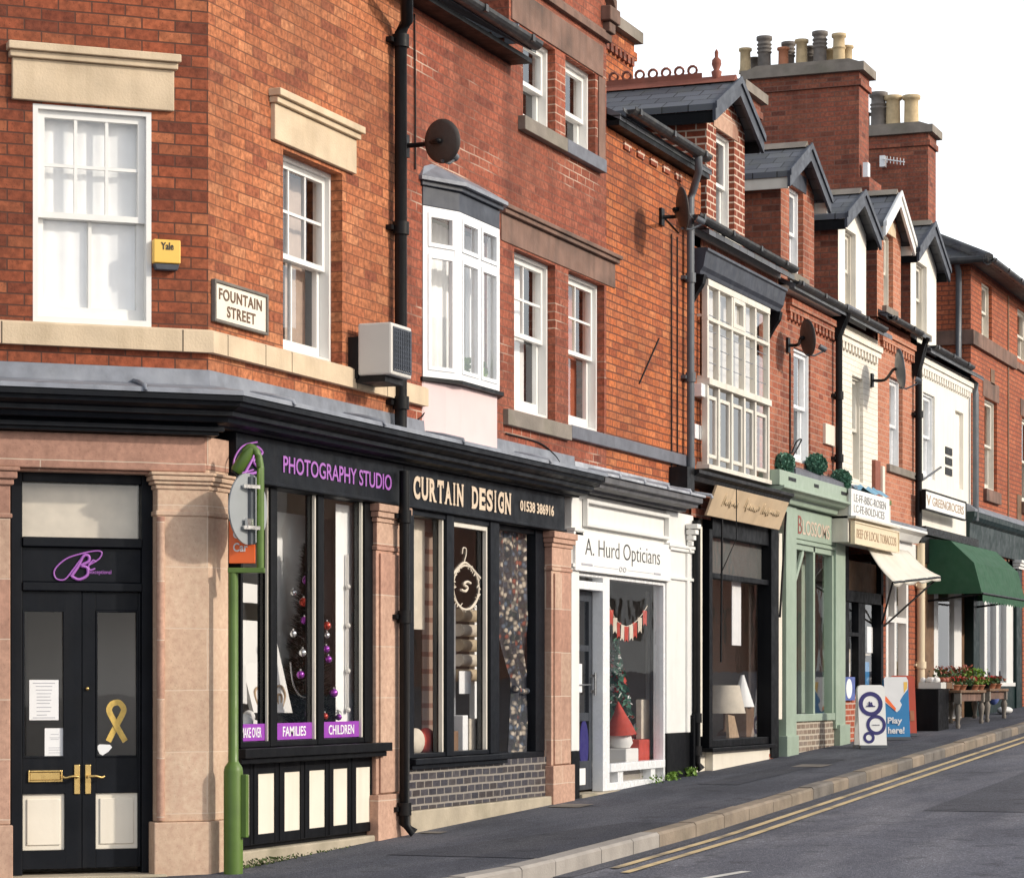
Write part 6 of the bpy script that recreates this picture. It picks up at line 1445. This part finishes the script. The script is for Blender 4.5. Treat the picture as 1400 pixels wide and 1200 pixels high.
# ================================================================== curtain shop display
yy = .16
mb = MB(); folds(mb, T(562, yy)-.3, T(580, yy), Z(570, 860, yy), 2.66, yy, .006, 6); tag(mb.build('roller_blind', 'fabric_cream'), 'cream yellow fabric length hanging by the drainpipe in the curtain shop', 'fabric')
mb = MB(); folds(mb, T(582, yy), T(604, yy)+.12, SB2+.05, 2.66, yy+.03, .03, 14); tag(mb.build('tartan_curtain', 'tartan'), 'pink and red tartan curtain in the curtain shop window', 'curtain')
random.seed(31)
CU = thing('floral_curtain', 'dark floral curtain tied back to one side in the recessed window', 'curtain', (T(705, .35), .35, SB2))
mb = MB(); yy = .13; n, m_ = 26, 18; v = []; za, zb2 = SB2+.03, 2.67
xl, xr = T(677, yy), T(733, yy)+.1
for j in range(m_+1):
    t = j/m_; z = zb2+(za-zb2)*t
    lo = 0 if t < .3 else .36*min(1, (t-.3)/.37)**1.5
    if t > .72: lo = .36-.10*(t-.72)/.28
    for i in range(n+1):
        u = i/n; x = xl+(xr-xl)*(lo+(1-lo)*u); v.append((x, yy+.028*math.sin(i*1.45+.3*math.sin(t*3))+.012*math.sin(i*.6+t*4), z))
mb.add(v, [(j*(n+1)+i, (j+1)*(n+1)+i, (j+1)*(n+1)+i+1, j*(n+1)+i+1) for j in range(m_) for i in range(n)], True); mb.build('drape', 'floral', CU)
mb = MB(); z = za+(zb2-za)*.29; mb.tube(spline([(xl+(xr-xl)*.36, yy-.02, z), (xl+(xr-xl)*.6, yy-.03, z-.03), (xr, yy-.02, z+.05)], 5), .028, 8); mb.build('tie_back', 'floral', CU)
mb = MB(); yD = .024; hx_ = lambda px: T(px, yD); hz_ = lambda px, py: Z(px, py, yD)
mb.tube(spline([(hx_(x), yD, hz_(x, y)) for x, y in ((632, 757), (633, 749), (637, 750), (637, 758), (635, 766), (635, 770))], 6), .006, 5)
mb.tube(spline([(hx_(x), yD, hz_(x, y)) for x, y in ((618, 786), (627, 775), (635, 769), (644, 776), (656, 790))], 6), .012, 6)
mb.tube(spline([(hx_(x), yD, hz_(x, y)) for x, y in ((620, 817), (628, 829), (636, 833), (645, 829), (656, 812))], 6), .008, 6)
mb.tube(spline([(hx_(x), yD, hz_(x, y)) for x, y in ((643, 797), (638, 795), (634, 799), (639, 803), (636, 808), (630, 806))], 6), .012, 6)
rr_ = []
for k in range(49):
    an = 2*math.pi*k/48; rr_.append((hx_(637+17.5*math.cos(an)), yD, hz_(637, 803-30*math.sin(an)*1.0)))
mb.tube(rr_, .009, 6, False)
random.seed(44); tw = []
for k in range(90):
    an = random.uniform(0, 6.283); q0 = Vector((hx_(637+17.5*math.cos(an)), yD, hz_(637, 803-30*math.sin(an)))); mb.tube([q0, q0+Vector((random.uniform(-.05, .05), -.004, random.uniform(-.03, .03)))], .005, 4)
tag(mb.build('window_emblem', 'fabric_cream'), 'cream coat hanger and twig ring emblem round a letter S on the curtain shop glass', 'emblem')
yy = .28; xa, xb = T(623, yy), T(649, yy)
CL = thing('cushion_ladder', 'ladder rack holding rolled tan and cream cushions in the curtain shop', 'ladder rack', ((xa+xb)/2, yy, SB2))
mb = MB(); mb.box(xa-.05, xa, yy, yy+.05, SB2, 2.0); mb.box(xb, xb+.05, yy, yy+.05, SB2, 2.0); mb.build('rail', 'curtain_white', CL)
for k in range(5): z = 1.38+.13*k; mb = MB(); mb.tube([(xa, yy-.02, z), (xb, yy-.02, z)], .055, 10); mb.build('fabric_roll', ('fabric_tan', 'fabric_cream')[k % 2], CL)
yy = .18; xa, xb = T(628, yy), T(644, yy)
mb = MB(); mb.box(xa, xb, yy, yy+.006, Z(636, 948, yy), Z(636, 917, yy)); tag(mb.build('paper_notice', 'paper'), 'white sheet hung on the cushion ladder in the curtain shop', 'notice')
yy = .12
for lab, px0, px1, h, m in (('tall white box standing in the curtain shop window', 633, 640, .33, 'paper'), ('cream patterned box beside the tall white box', 642, 655, .30, 'fabric_cream'), ('small dark pot on the curtain shop shelf', 620, 627, .2, 'timber')):
    mb = MB(); mb.box(T(px0, yy), T(px1, yy), yy, yy+.15, SB2+.04, SB2+.04+h); tag(mb.build('display_box', m, bev=.006), lab, 'box')
random.seed(4)
mb = MB(); yy = .14; x = T(572, yy); mb.prism([(x-.25, SB2+.04), (x+.1, SB2+.04), (x+.06, SB2+.8), (x-.2, SB2+.85)], 'y', yy+.1, yy+.14); tag(mb.build('fabric_panel', 'tartan', bev=.006), 'speckled pink fabric panel low in the curtain shop window', 'fabric')
yy = .12
for lab, px, sz, m in (('red cushion at the bottom of the curtain shop window', 590, .13, 'fabric_red'), ('cream cushion beside the red one', 575, .13, 'fabric_cream'), ('small red and white parcel at the window bar', 600, .09, 'tartan')):
    mb = MB(); mb.ball((T(px, yy), yy+.05, SB2+.06+sz*.8), sz, 12, (1.2, .5, .85)); tag(mb.build('cushion', m), lab, 'cushion')

# ================================================================== optician's window display
yy = .12; pts = [(832, 826), (839, 842), (847, 852), (856, 856), (866, 852), (876, 842), (885, 828)]
BU = thing('bunting', 'red and cream letter bunting strung across the white shop window', 'bunting', (T(858, yy), yy, Z(858, 870, yy)))
sp_ = spline([(T(x, yy), yy, Z(x, y, yy)) for x, y in pts], 6); mb = MB(); mb.tube(sp_, .006, 5); mb.build('string', 'fabric_cream', BU)
for k in range(1, 10):
    p = sp_[int(len(sp_)*k/10)]; mb = MB(); mb.prism([(p.x-.07, p.z), (p.x+.07, p.z), (p.x+.055, p.z-.16), (p.x, p.z-.13), (p.x-.055, p.z-.16)], 'y', yy-.005, yy); mb.build('pennant', ('fabric_cream', 'fabric_red')[k % 2], BU)
GN = thing('felt_gnome', 'felt gnome with a tall red pointed hat on the optician window shelf', 'gnome', (T(849, .4), .4, .5))
x, y_ = T(848, .3), .3; zb2 = .66
mb = MB(); mb.box(x-.25, x+.35, y_-.15, y_+.2, .501, .655); tag(mb.build('display_box', 'canvas_white', bev=.01), 'low white plinth under the gnome in the optician window', 'plinth')
mb = MB(); mb.lathe(x, y_, [(.10, zb2), (.13, zb2+.05), (.11, zb2+.13), (.07, zb2+.18), (.02, zb2+.2)], 14); mb.build('body', 'canvas_white', GN)
mb = MB(); mb.tube([(x, y_, zb2+.14), (x-.01, y_, zb2+.24), (x-.03, y_, zb2+.36), (x-.07, y_, zb2+.47)], .1, 12, True, [.17, .12, .055, .008]); mb.build('hat', 'fabric_red', GN)
x, y_ = T(842, .45), .45
GT = thing('christmas_tree', 'small snowy christmas tree with red berries behind the gnome', 'christmas tree', (x, y_, .5))
mb = MB(); mb.tube([(x, y_, .5), (x, y_, 1.75)], .015, 6); mb.build('trunk', 'timber', GT); random.seed(12)
for nm, m, k, s_ in (('branches', 'leaf_blue', 500, .05), ('snowy_tips', 'canvas_white', 260, .035), ('berries', 'fabric_red', 160, .04)):
    mb = MB(); P_ = []
    for i in range(k): h = random.random(); r = (1-h)*.30*random.random()**.4; an = random.uniform(0, 6.28); P_.append((x+r*math.cos(an), y_+r*math.sin(an), .55+1.2*h))
    mb.leaves(P_, s_); mb.build(nm, m, GT)
mb = MB(); xa = T(874, .14); mb.box(xa, xa+.36, .14, .40, .5, .74); tag(mb.build('gift_box', 'fabric_red', bev=.01), 'red gift box at the right of the optician window', 'box')
mb = MB(); xa = T(877, .2); mb.box(xa, xa+.26, .2, .26, .742, 1.15); tag(mb.build('photo_print', 'fabric_cream', bev=.004), 'tall cream and orange card standing behind the red gift box', 'card')
mb = MB(); xa = T(884, .42); folds(mb, xa, xa+.5, .5, 2.3, .42, .03, 12); tag(mb.build('window_screen', 'curtain_white'), 'grey vertical blind at the right side of the optician window', 'blind')
y_ = .108; xc = T(798, y_); mb = MB(); n = 20; zc = Z(798, 1018, y_)
mb.prism([(xc+.13*math.cos(2*math.pi*k/n), zc+.24*math.sin(2*math.pi*k/n)) for k in range(n)], 'y', y_-.004, y_); tag(mb.build('door_sticker', 'ring_navy'), 'blue oval sticker low on the grey door', 'sticker')
y_ = .10; mb = MB(); mb.box(T(788.5, y_)+.02, T(795, y_), y_-.006, y_-.002, Z(792, 946, y_), Z(792, 907, y_)); tag(mb.build('paper_notice', 'paper'), 'white notice taped to the grey optician door', 'notice')

# ================================================================== lamp shop display
y_ = .28; x = T(991, y_)
LA = thing('table_lamp', 'table lamp with a cream drum shade in the black framed window', 'lamp', (x, y_, .72))
mb = MB(); mb.lathe(x, y_, [(.1, .72), (.08, .76), (.02, .8), (.02, .98)], 10); mb.build('base', 'timber', LA)
mb = MB(); mb.lathe(x, y_, [(.24, .98), (.17, 1.30)], 16); mb.build('lamp_shade', 'fabric_cream', LA)
mb = MB(); x = T(1006, .12); mb.prism([(x-.25, .7), (x+.15, .7), (x-.05, .95), (x-.3, .97)], 'y', .12, .16); tag(mb.build('picture_frame', 'canvas_tan', bev=.006), 'tan picture leaning under the lamp', 'picture')
x = T(1015, .2); mb = MB(); mb.lathe(x, .2, [(.14, 1.05), (.02, 1.42)], 10); LB = tag(mb.build('lamp_shade', 'curtain_white'), 'small white cone lampshade right of the drum lamp', 'lampshade')
mb = MB(); mb.box(x-.1, x+.22, .12, .36, .7, 1.048); tag(mb.build('side_table', 'timber', bev=.01), 'dark wooden box under the cone lampshade', 'box')
mb = MB(); x0_ = T(1001, .09); mb.box(x0_, x0_+.36, .09, .10, Z(1008, 882, .09), Z(1008, 792, .09)); tag(mb.build('paper_notice', 'paper'), 'long white paper scroll hanging in the black framed window', 'notice')
mb = MB(); xa = T(1024, .22); folds(mb, xa, xa+.62, .7, 2.47, .22, .03, 14); tag(mb.build('window_screen', 'curtain_warm'), 'tan curtain at the right side of the black framed window', 'curtain')

# ================================================================== planting and pavement things
def topiary(label, px, py, y, r, seed):
    random.seed(seed); x, z = T(px, y), Z(px, py, y); s_ = thing('topiary_ball', label, 'topiary', (x, y, z-r), 'topiary balls over the sage shop')
    q = MB(); q.ball((x, y, z), r*.86, 14); q.build('core', 'leaf_fir', s_); q = MB(); P_ = []
    for i in range(1500): d = Vector((random.gauss(0, 1), random.gauss(0, 1), random.gauss(0, 1))).normalized(); P_.append(Vector((x, y, z))+d*r*random.uniform(.84, 1.13))
    q.leaves(P_, .028); q.build('leaves', 'leaf_blue', s_)
    q = MB(); q.tube([(x, y, z-r*.9), (x, y, z-r-.06)], .03, 8); q.build('stem', 'timber', s_)
topiary('round topiary ball under the upper window of the sage shop house', 1116, 635, -.12, .118, 1); topiary('round topiary ball at the far end of the sage cornice', 1150, 656, -.16, .118, 2); topiary('low topiary ball half hidden beside the timber bay', 1072, 634, -.08, .115, 3)
random.seed(9)
def weed(label, x, y, n, m, spread, sz):
    P_ = [(x+random.gauss(0, spread), y+random.gauss(0, .03), g(x)+random.random()*.09) for _ in range(n)]
    q = MB(); q.leaves(P_, sz); tag(q.build('weed', m), label, 'weed', 'weeds at the foot of the walls')
weed('bright green weed at the foot of the optician black plinth', T(922, -.1), -.08, 110, 'leaf_bright', .07, .022); weed('flat green weed under the optician window', T(900, -.1), -.07, 60, 'leaf_bright', .10, .015); weed('small weed between the two black pipes', T(947, -.1), -.08, 60, 'leaf_bright', .04, .024)
# pavement boards
def aboard(name, label, pxa, pxb, pyt, pyb, y, m, yaw):
    x0, x1 = T(pxa, y), T(pxb, y); z0 = g((x0+x1)/2); xm_ = T((pxa+pxb)/2, y); x0 = x1 = xm_; z0 = g(xm_); z1 = Z((pxa+pxb)/2, pyt, y); W_ = (pxb-pxa)/FP*((xm_-CAMX)*FX+(y-CAMY)*FY)
    fr = Matrix.Translation(((x0+x1)/2, y, z0)) @ Matrix.Rotation(yaw, 4, 'Z')
    s_ = thing(name, label, 'pavement sign', ((x0+x1)/2, y, z0)); h = z1-z0; lean = .12
    for sgn in (-1, 1):
        q = MB(fr); r = .05; w2 = W_/2; out_ = [(-w2, .04), (w2, .04), (w2, h-r), (w2-.3*r, h-.3*r), (w2-r, h), (-w2+r, h), (-w2+.3*r, h-.3*r), (-w2, h-r)]
        q.add([(a, sgn*(.03+lean*(1-b/h)), b) for a, b in out_]+[(a, sgn*(.005+lean*(1-b/h)), b) for a, b in out_], [tuple(range(8)), tuple(range(15, 7, -1))]+[((k+1) % 8, k, 8+k, 8+(k+1) % 8) for k in range(8)])
        bo = q.build('panel', m, s_)
        if sgn < 0: front = bo
    q = MB(fr); q.box(-W_/2, W_/2, -lean-.08, -lean+.02, 0, .04); q.box(-W_/2, W_/2, lean-.02, lean+.08, 0, .04); q.build('foot', 'grey_plastic', s_)
    def pos(a, b): return (a, -(.034+lean*(1-b/h)), b)
    return s_, front, fr, h, W_, pos
s_, fb, fr, h, W_, pos = aboard('pavement_sign', 'white pavement board with three linked navy rings', 1171, 1209, 936, 1008, -.62, 'sign_white', math.radians(-62))
def ring(mb, cx, cz, ro, ri):
    n = 32; v = []
    for k in range(n):
        c, s = math.cos(2*math.pi*k/n), math.sin(2*math.pi*k/n); v += [pos(cx+ro*c, cz+ro*s), pos(cx+ri*c, cz+ri*s)]
    mb.add(v, [(2*k, 2*k+1, 2*((k+1) % n)+1, 2*((k+1) % n)) for k in range(n)])
mb = MB(fr); e = W_
ring(mb, -.04*e, h*.70, .44*e, .29*e); ring(mb, .13*e, h*.37, .36*e, .24*e); ring(mb, -.15*e, h*.17, .21*e, .11*e); o = mb.build('ring_emblem', 'ring_navy', fb)
mb = MB(fr); c0 = (-.04*e, h*.72)
for an, ln in ((1.3, .13), (1.9, .16), (2.6, .10), (.5, .08)): mb.tube([pos(c0[0], c0[1]-.04), pos(c0[0]+math.cos(an)*ln*e, c0[1]-.04+math.sin(an)*ln*e)], .03*e, 6)
mb.tube([pos(c0[0]-.16*e, c0[1]-.13*e), pos(c0[0]+.16*e, c0[1]-.13*e)], .02*e, 5); mb.build('hand_emblem', 'ring_navy', fb)
mb = MB(fr); mb.tube([pos(-.0*e, h*.37), pos(.26*e, h*.37)], .02*e, 5); mb.build('lettering', 'paper_ink', fb)
s_, fb, fr, h, W_, pos = aboard('pavement_sign', 'blue pavement board lettered Play here behind the white ring board', 1207, 1241, 925, 999, -.45, 'board_blue', math.radians(-62))
mb = MB(fr); e = W_; v = [pos(a*e, h*b) for a, b in ((-.5, .97), (-.45, 1.0), (.42, 1.0), (.49, .95), (.46, .80), (.25, .70), (.12, .62), (.2, .56), (.1, .48), (-.02, .44), (-.5, .60))]; v = [(a, b-.002, c) for a, b, c in v]
mb.add(v, (tuple(range(len(v))),)); mb.build('heart_panel', 'paper', fb)
mb = MB(fr); v = [(lambda q: (q[0], q[1]-.004, q[2]))(pos(a*e, h*b)) for a, b in ((-.46, .70), (-.05, .50), (-.08, .46), (-.5, .62))]; mb.add(v, ((0, 1, 2, 3),)); mb.build('crossed_finger', 'orange_paint', fb)
mb = MB(fr); v = [(lambda q: (q[0], q[1]-.004, q[2]))(pos(a*e, h*b)) for a, b in ((.30, .92), (.46, .92), (.44, .82), (.3, .74))]; mb.add(v, ((0, 1, 2, 3),)); mb.build('gold_edge', 'alarm_yellow', fb)
yl = -(.036+.12*(1-.3))-.004; text('lettering', 'Play', 'white_letter', fb, -.42*e, .18*e, h*.23, h*.36, -(.034+.12*(1-.3))-.01, fr, bold=.03); text('lettering', 'here!', 'white_letter', fb, -.42*e, .26*e, h*.10, h*.21, -(.034+.12*(1-.15))-.01, fr, bold=.03)
s_, fb, fr, h, W_, pos = aboard('pavement_sign', 'plain red pavement board behind the blue one', 1216, 1250, 923, 998, -.30, 'board_red', math.radians(-62))
mb = MB(fr); e = W_; v = [(lambda q: (q[0], q[1]-.003, q[2]))(pos(a*e, h*b)) for a, b in ((.25, .25), (.42, .25), (.42, .42), (.25, .42))]; mb.add(v, ((0, 1, 2, 3),)); mb.build('pale_patch', 'clay_pot', fb)
# produce stand of the greengrocer
def table(label, pxa, pxb, y, d, pyt):
    x0, x1 = T(pxa, y), T(pxb, y); z1 = Z(pxa, pyt, y); s_ = thing('trestle_table', label, 'table', ((x0+x1)/2, y+d/2, g((x0+x1)/2)), 'wooden tables outside the greengrocer')
    q = MB(); q.box(x0-.05, x1+.05, y-.04, y+d+.04, z1-.04, z1); q.build('tabletop', 'timber', s_, bev=.006)
    q = MB(); q.box(x0+.06, x1-.06, y+.015, y+.035, z1-.16, z1-.042); q.box(x0+.06, x1-.06, y+d-.035, y+d-.015, z1-.16, z1-.042); q.build('apron', 'stone_sooty', s_)
    for x in (x0+.03, x1-.03):
        for yy in (y+.02, y+d-.02):
            gz = g(x); hh = z1-.042-gz; q = MB(); q.lathe(x, yy, [(.028, gz), (.036, gz+.08*hh), (.024, gz+.14*hh), (.045, gz+.45*hh), (.05, gz+.55*hh), (.028, gz+.66*hh), (.036, gz+.7*hh)], 10); q.box(x-.045, x+.045, yy-.045, yy+.045, gz+.7*hh, z1-.042); q.build('leg', 'stone_grey', s_)
    return x0, x1, z1
x0, x1, z1 = table('worn wooden table of pots nearest the dark produce bench', 1311, 1344, -.62, .5, 943); x2, x3, z2 = table('second worn wooden table of pots, further up the street', 1351, 1375, -.62, .5, 941)
mb = MB(); xb = T(1283, -.5); mb.box(xb, x0-.12, -.50, -.02, g(xb)-.02, z1+.02); tag(mb.build('produce_bench', 'black_paint', bev=.01), 'black block standing in for the shadow under the produce trays left of the tables', 'shadow block')  # added black box, stands in for the shadowed clutter under the trays
random.seed(17); k = 0
def pot_plant(x, y, z, r, hgt, lm, fm, label):
    s_ = thing('potted_plant', label, 'potted plant', (x, y, z), 'potted plants on the greengrocer stand'); q = MB(); q.lathe(x, y, [(r*.7, z), (r, z+hgt*.5), (r*1.08, z+hgt*.52), (r*1.05, z+hgt*.6)], 10); q.build('pot', 'clay_pot' if fm else 'black_paint', s_)
    q = MB(); q.leaves([(x+random.gauss(0, r*.6), y+random.gauss(0, r*.6), z+hgt*random.uniform(.6, 1.3)) for _ in range(70)], r*.38); q.build('leaves', lm, s_)
    if fm: q = MB(); q.leaves([(x+random.gauss(0, r*.6), y+random.gauss(0, r*.6)-.02, z+hgt*random.uniform(1.0, 1.5)) for _ in range(40)], r*.32); q.build('flowers', fm, s_)
names = ['first', 'second', 'third', 'fourth', 'fifth', 'sixth', 'seventh', 'eighth']
for row, (yy, zz, n) in enumerate(((-.52, 0, 8), (-.28, .10, 6))):
    for i in range(n):
        x = x0+(x3-x0)*(i+.4)/n; fm = [('flower_red'), ('flower_rust'), None][(i+row) % 3] if row == 0 else ('flower_rust' if i < 4 else None)
        pot_plant(x, yy, z1+zz*.2 if x < (x1+x2)/2 else z2+zz*.2, .09, .13+zz*.9, 'leaf_bright' if 3 <= i <= 5 else 'leaf', fm, '%s pot from the drainpipe end of the %s row on the greengrocer tables' % (names[i], ('front', 'back')[row]))
for i in range(3):
    x = xb+.25+i*.42; s_ = thing('produce_tray', '%s produce tray from the drainpipe on the black shadow block' % names[i], 'tray', (x, -.35, z1+.02), 'produce trays on the black bench'); q = MB(); q.frame(x-.17, x+.17, z1+.022, z1+.12, -.5, -.48, .0001); q.box(x-.18, x+.18, -.52, -.2, z1+.022, z1+.11); q.build('tray', ('ac_beige', 'timber', 'fabric_cream')[i], s_)
    q = MB()
    for j in range(14): q.ball((x+random.uniform(-.13, .13), -.36+random.uniform(-.12, .12), z1+.14), .045, 6)
    q.build('produce', ('canvas_white', 'flower_rust', 'clay_pot')[i], s_)
mb = MB(); x = T(1382, -.4); mb.ball((x, -.3, g(x)+.06), .18, 12, (1.4, .7, .36)); tag(mb.build('sack', 'canvas_white'), 'white sack lying on the pavement beyond the tables', 'sack')
mb = MB(); x = T(1374, -.35); mb.ball((x, -.15, z2+.02), .10, 10, (1, .8, 1.2)); mb.ball((x+.08, -.15, z2-.12), .12, 10, (1, .8, 1.2)); tag(mb.build('bag', 'sack_blue'), 'dark blue bag beside the far wooden table', 'bag')
y_ = -.04; x0_, x1_ = T(1154, y_), T(1168, y_)
mb = MB(); mb.box(x0_, x0_+.55, y_-.01, y_, Z(1158, 957, y_), Z(1158, 925, y_)); WP = tag(mb.build('wall_poster', 'sack_blue'), 'blue poster with a white oval below the newsagent window', 'poster')
mb = MB(); n = 18; xc, zc = x0_+.22, Z(1158, 941, y_); mb.prism([(xc+.16*math.cos(2*math.pi*k/n), zc+.13*math.sin(2*math.pi*k/n)) for k in range(n)], 'y', y_-.014, y_-.011); mb.build('oval', 'paper', WP)

# ================================================================== what the windows mirror: low cottages across the road
random.seed(2)
def cottage(label, fr, wd, hh, wallm):
    o = fr @ Vector((0, 0, 0)); s_ = thing('cottage', label, 'cottage', tuple(o), 'houses across the road')
    hs = [(.9+k*2.4, 2.0+k*2.4, z, z+1.3) for k in range(int((wd-1)/2.4)) for z in ((.9, 3.4) if hh > 5 else (.9,))]
    q = MB(fr); q.wall(0, wd, -.6, hh, hs, 0, .15); q.box(0, wd, .3, 6, -.6, hh); q.build('wall', wallm, s_)
    q = MB(fr); q.prism([(-.25, hh-.1), (3, hh+1.5), (6.2, hh-.1)], 'x', -.1, wd+.1); q.build('roof', 'slate', s_)
    for a, b, c, d in hs: q = MB(fr); q.frame(a, b, c, d, .05, .12, .07); q.box(a+.07, b-.07, .10, .14, c+.07, d-.07); q.build('window', 'room_dark', s_)
ORD = ('first', 'second', 'third', 'fourth', 'fifth', 'sixth', 'seventh', 'eighth', 'ninth', 'tenth')
for i in range(10):
    x0 = 3+i*9.2; y0 = -17.8-(i % 2)*.6
    cottage('%s house of the row across the road' % ORD[i], Matrix.Translation((x0+8.9, y0, g(x0))) @ Matrix.Rotation(math.pi, 4, 'Z'), 8.9, 5.3+.3*(i % 3), 'brick_terrace' if i % 3 else 'white_render')
for i in range(3):
    cottage('%s cottage facing the splayed corner door' % ('first', 'second', 'third')[i], Matrix.Translation((-42, -14-i*9.2, g(-30))) @ Matrix.Rotation(math.radians(118), 4, 'Z') @ Matrix.Translation((-8.6, 0, 0)), 8.6, 4.2, 'brick_terrace')

# ================================================================== pieces that do not touch become parts of their own
KEEP = ('letter', 'emblem', 'printing', 'leaves', 'branch', 'tips', 'berries', 'flower', 'drawing', 'produce', 'moss', 'weed', 'grille', 'wall', 'pane', 'curtain', 'poster', 'ornament', 'room', 'lead_roll_', 'glazing')
def islands(me):
    par = list(range(len(me.vertices)))
    def find(a):
        while par[a] != a: par[a] = par[par[a]]; a = par[a]
        return a
    for p in me.polygons:
        v = p.vertices; r = find(v[0])
        for k in v[1:]: par[find(k)] = r
    gr = {}
    for p in me.polygons: gr.setdefault(find(p.vertices[0]), []).append(p.index)
    return list(gr.values())
def split(o):
    me = o.data; isl = islands(me)
    if len(isl) < 2 or len(isl) > 60: return
    bb = []
    for f in isl:
        vs = [me.vertices[v].co for p in f for v in me.polygons[p].vertices]
        bb.append([[min(v[k] for v in vs)-.012 for k in range(3)], [max(v[k] for v in vs)+.012 for k in range(3)]])
    par = list(range(len(isl)))
    def find(a):
        while par[a] != a: a = par[a]
        return a
    for i in range(len(isl)):
        for j in range(i):
            if all(bb[i][0][k] <= bb[j][1][k] and bb[j][0][k] <= bb[i][1][k] for k in range(3)): par[find(i)] = find(j)
    cl = {}
    for i in range(len(isl)): cl.setdefault(find(i), []).extend(isl[i])
    cl = list(cl.values())
    if not 2 <= len(cl) <= 12: return
    uv = me.uv_layers[0].data
    for n, faces in enumerate(cl):
        vi = sorted({v for p in faces for v in me.polygons[p].vertices}); mp = {v: i for i, v in enumerate(vi)}
        nm = bpy.data.meshes.new(o.name); nm.from_pydata([me.vertices[v].co for v in vi], [], [[mp[v] for v in me.polygons[p].vertices] for p in faces])
        for m in me.materials: nm.materials.append(m)
        nm.polygons.foreach_set('material_index', [me.polygons[p].material_index for p in faces]); nm.polygons.foreach_set('use_smooth', [me.polygons[p].use_smooth for p in faces])
        u2 = nm.uv_layers.new(name='UVMap').data; k = 0
        for p in faces:
            for li in me.polygons[p].loop_indices: u2[k].uv = uv[li].uv; k += 1
        if n == 0: first = nm
        else: c = o.copy(); c.data = nm; C.objects.link(c)
    o.data = first
for o in list(bpy.data.objects):
    if o.type == 'MESH' and o.parent and not o.children and not any(k in o.name for k in KEEP): split(o)
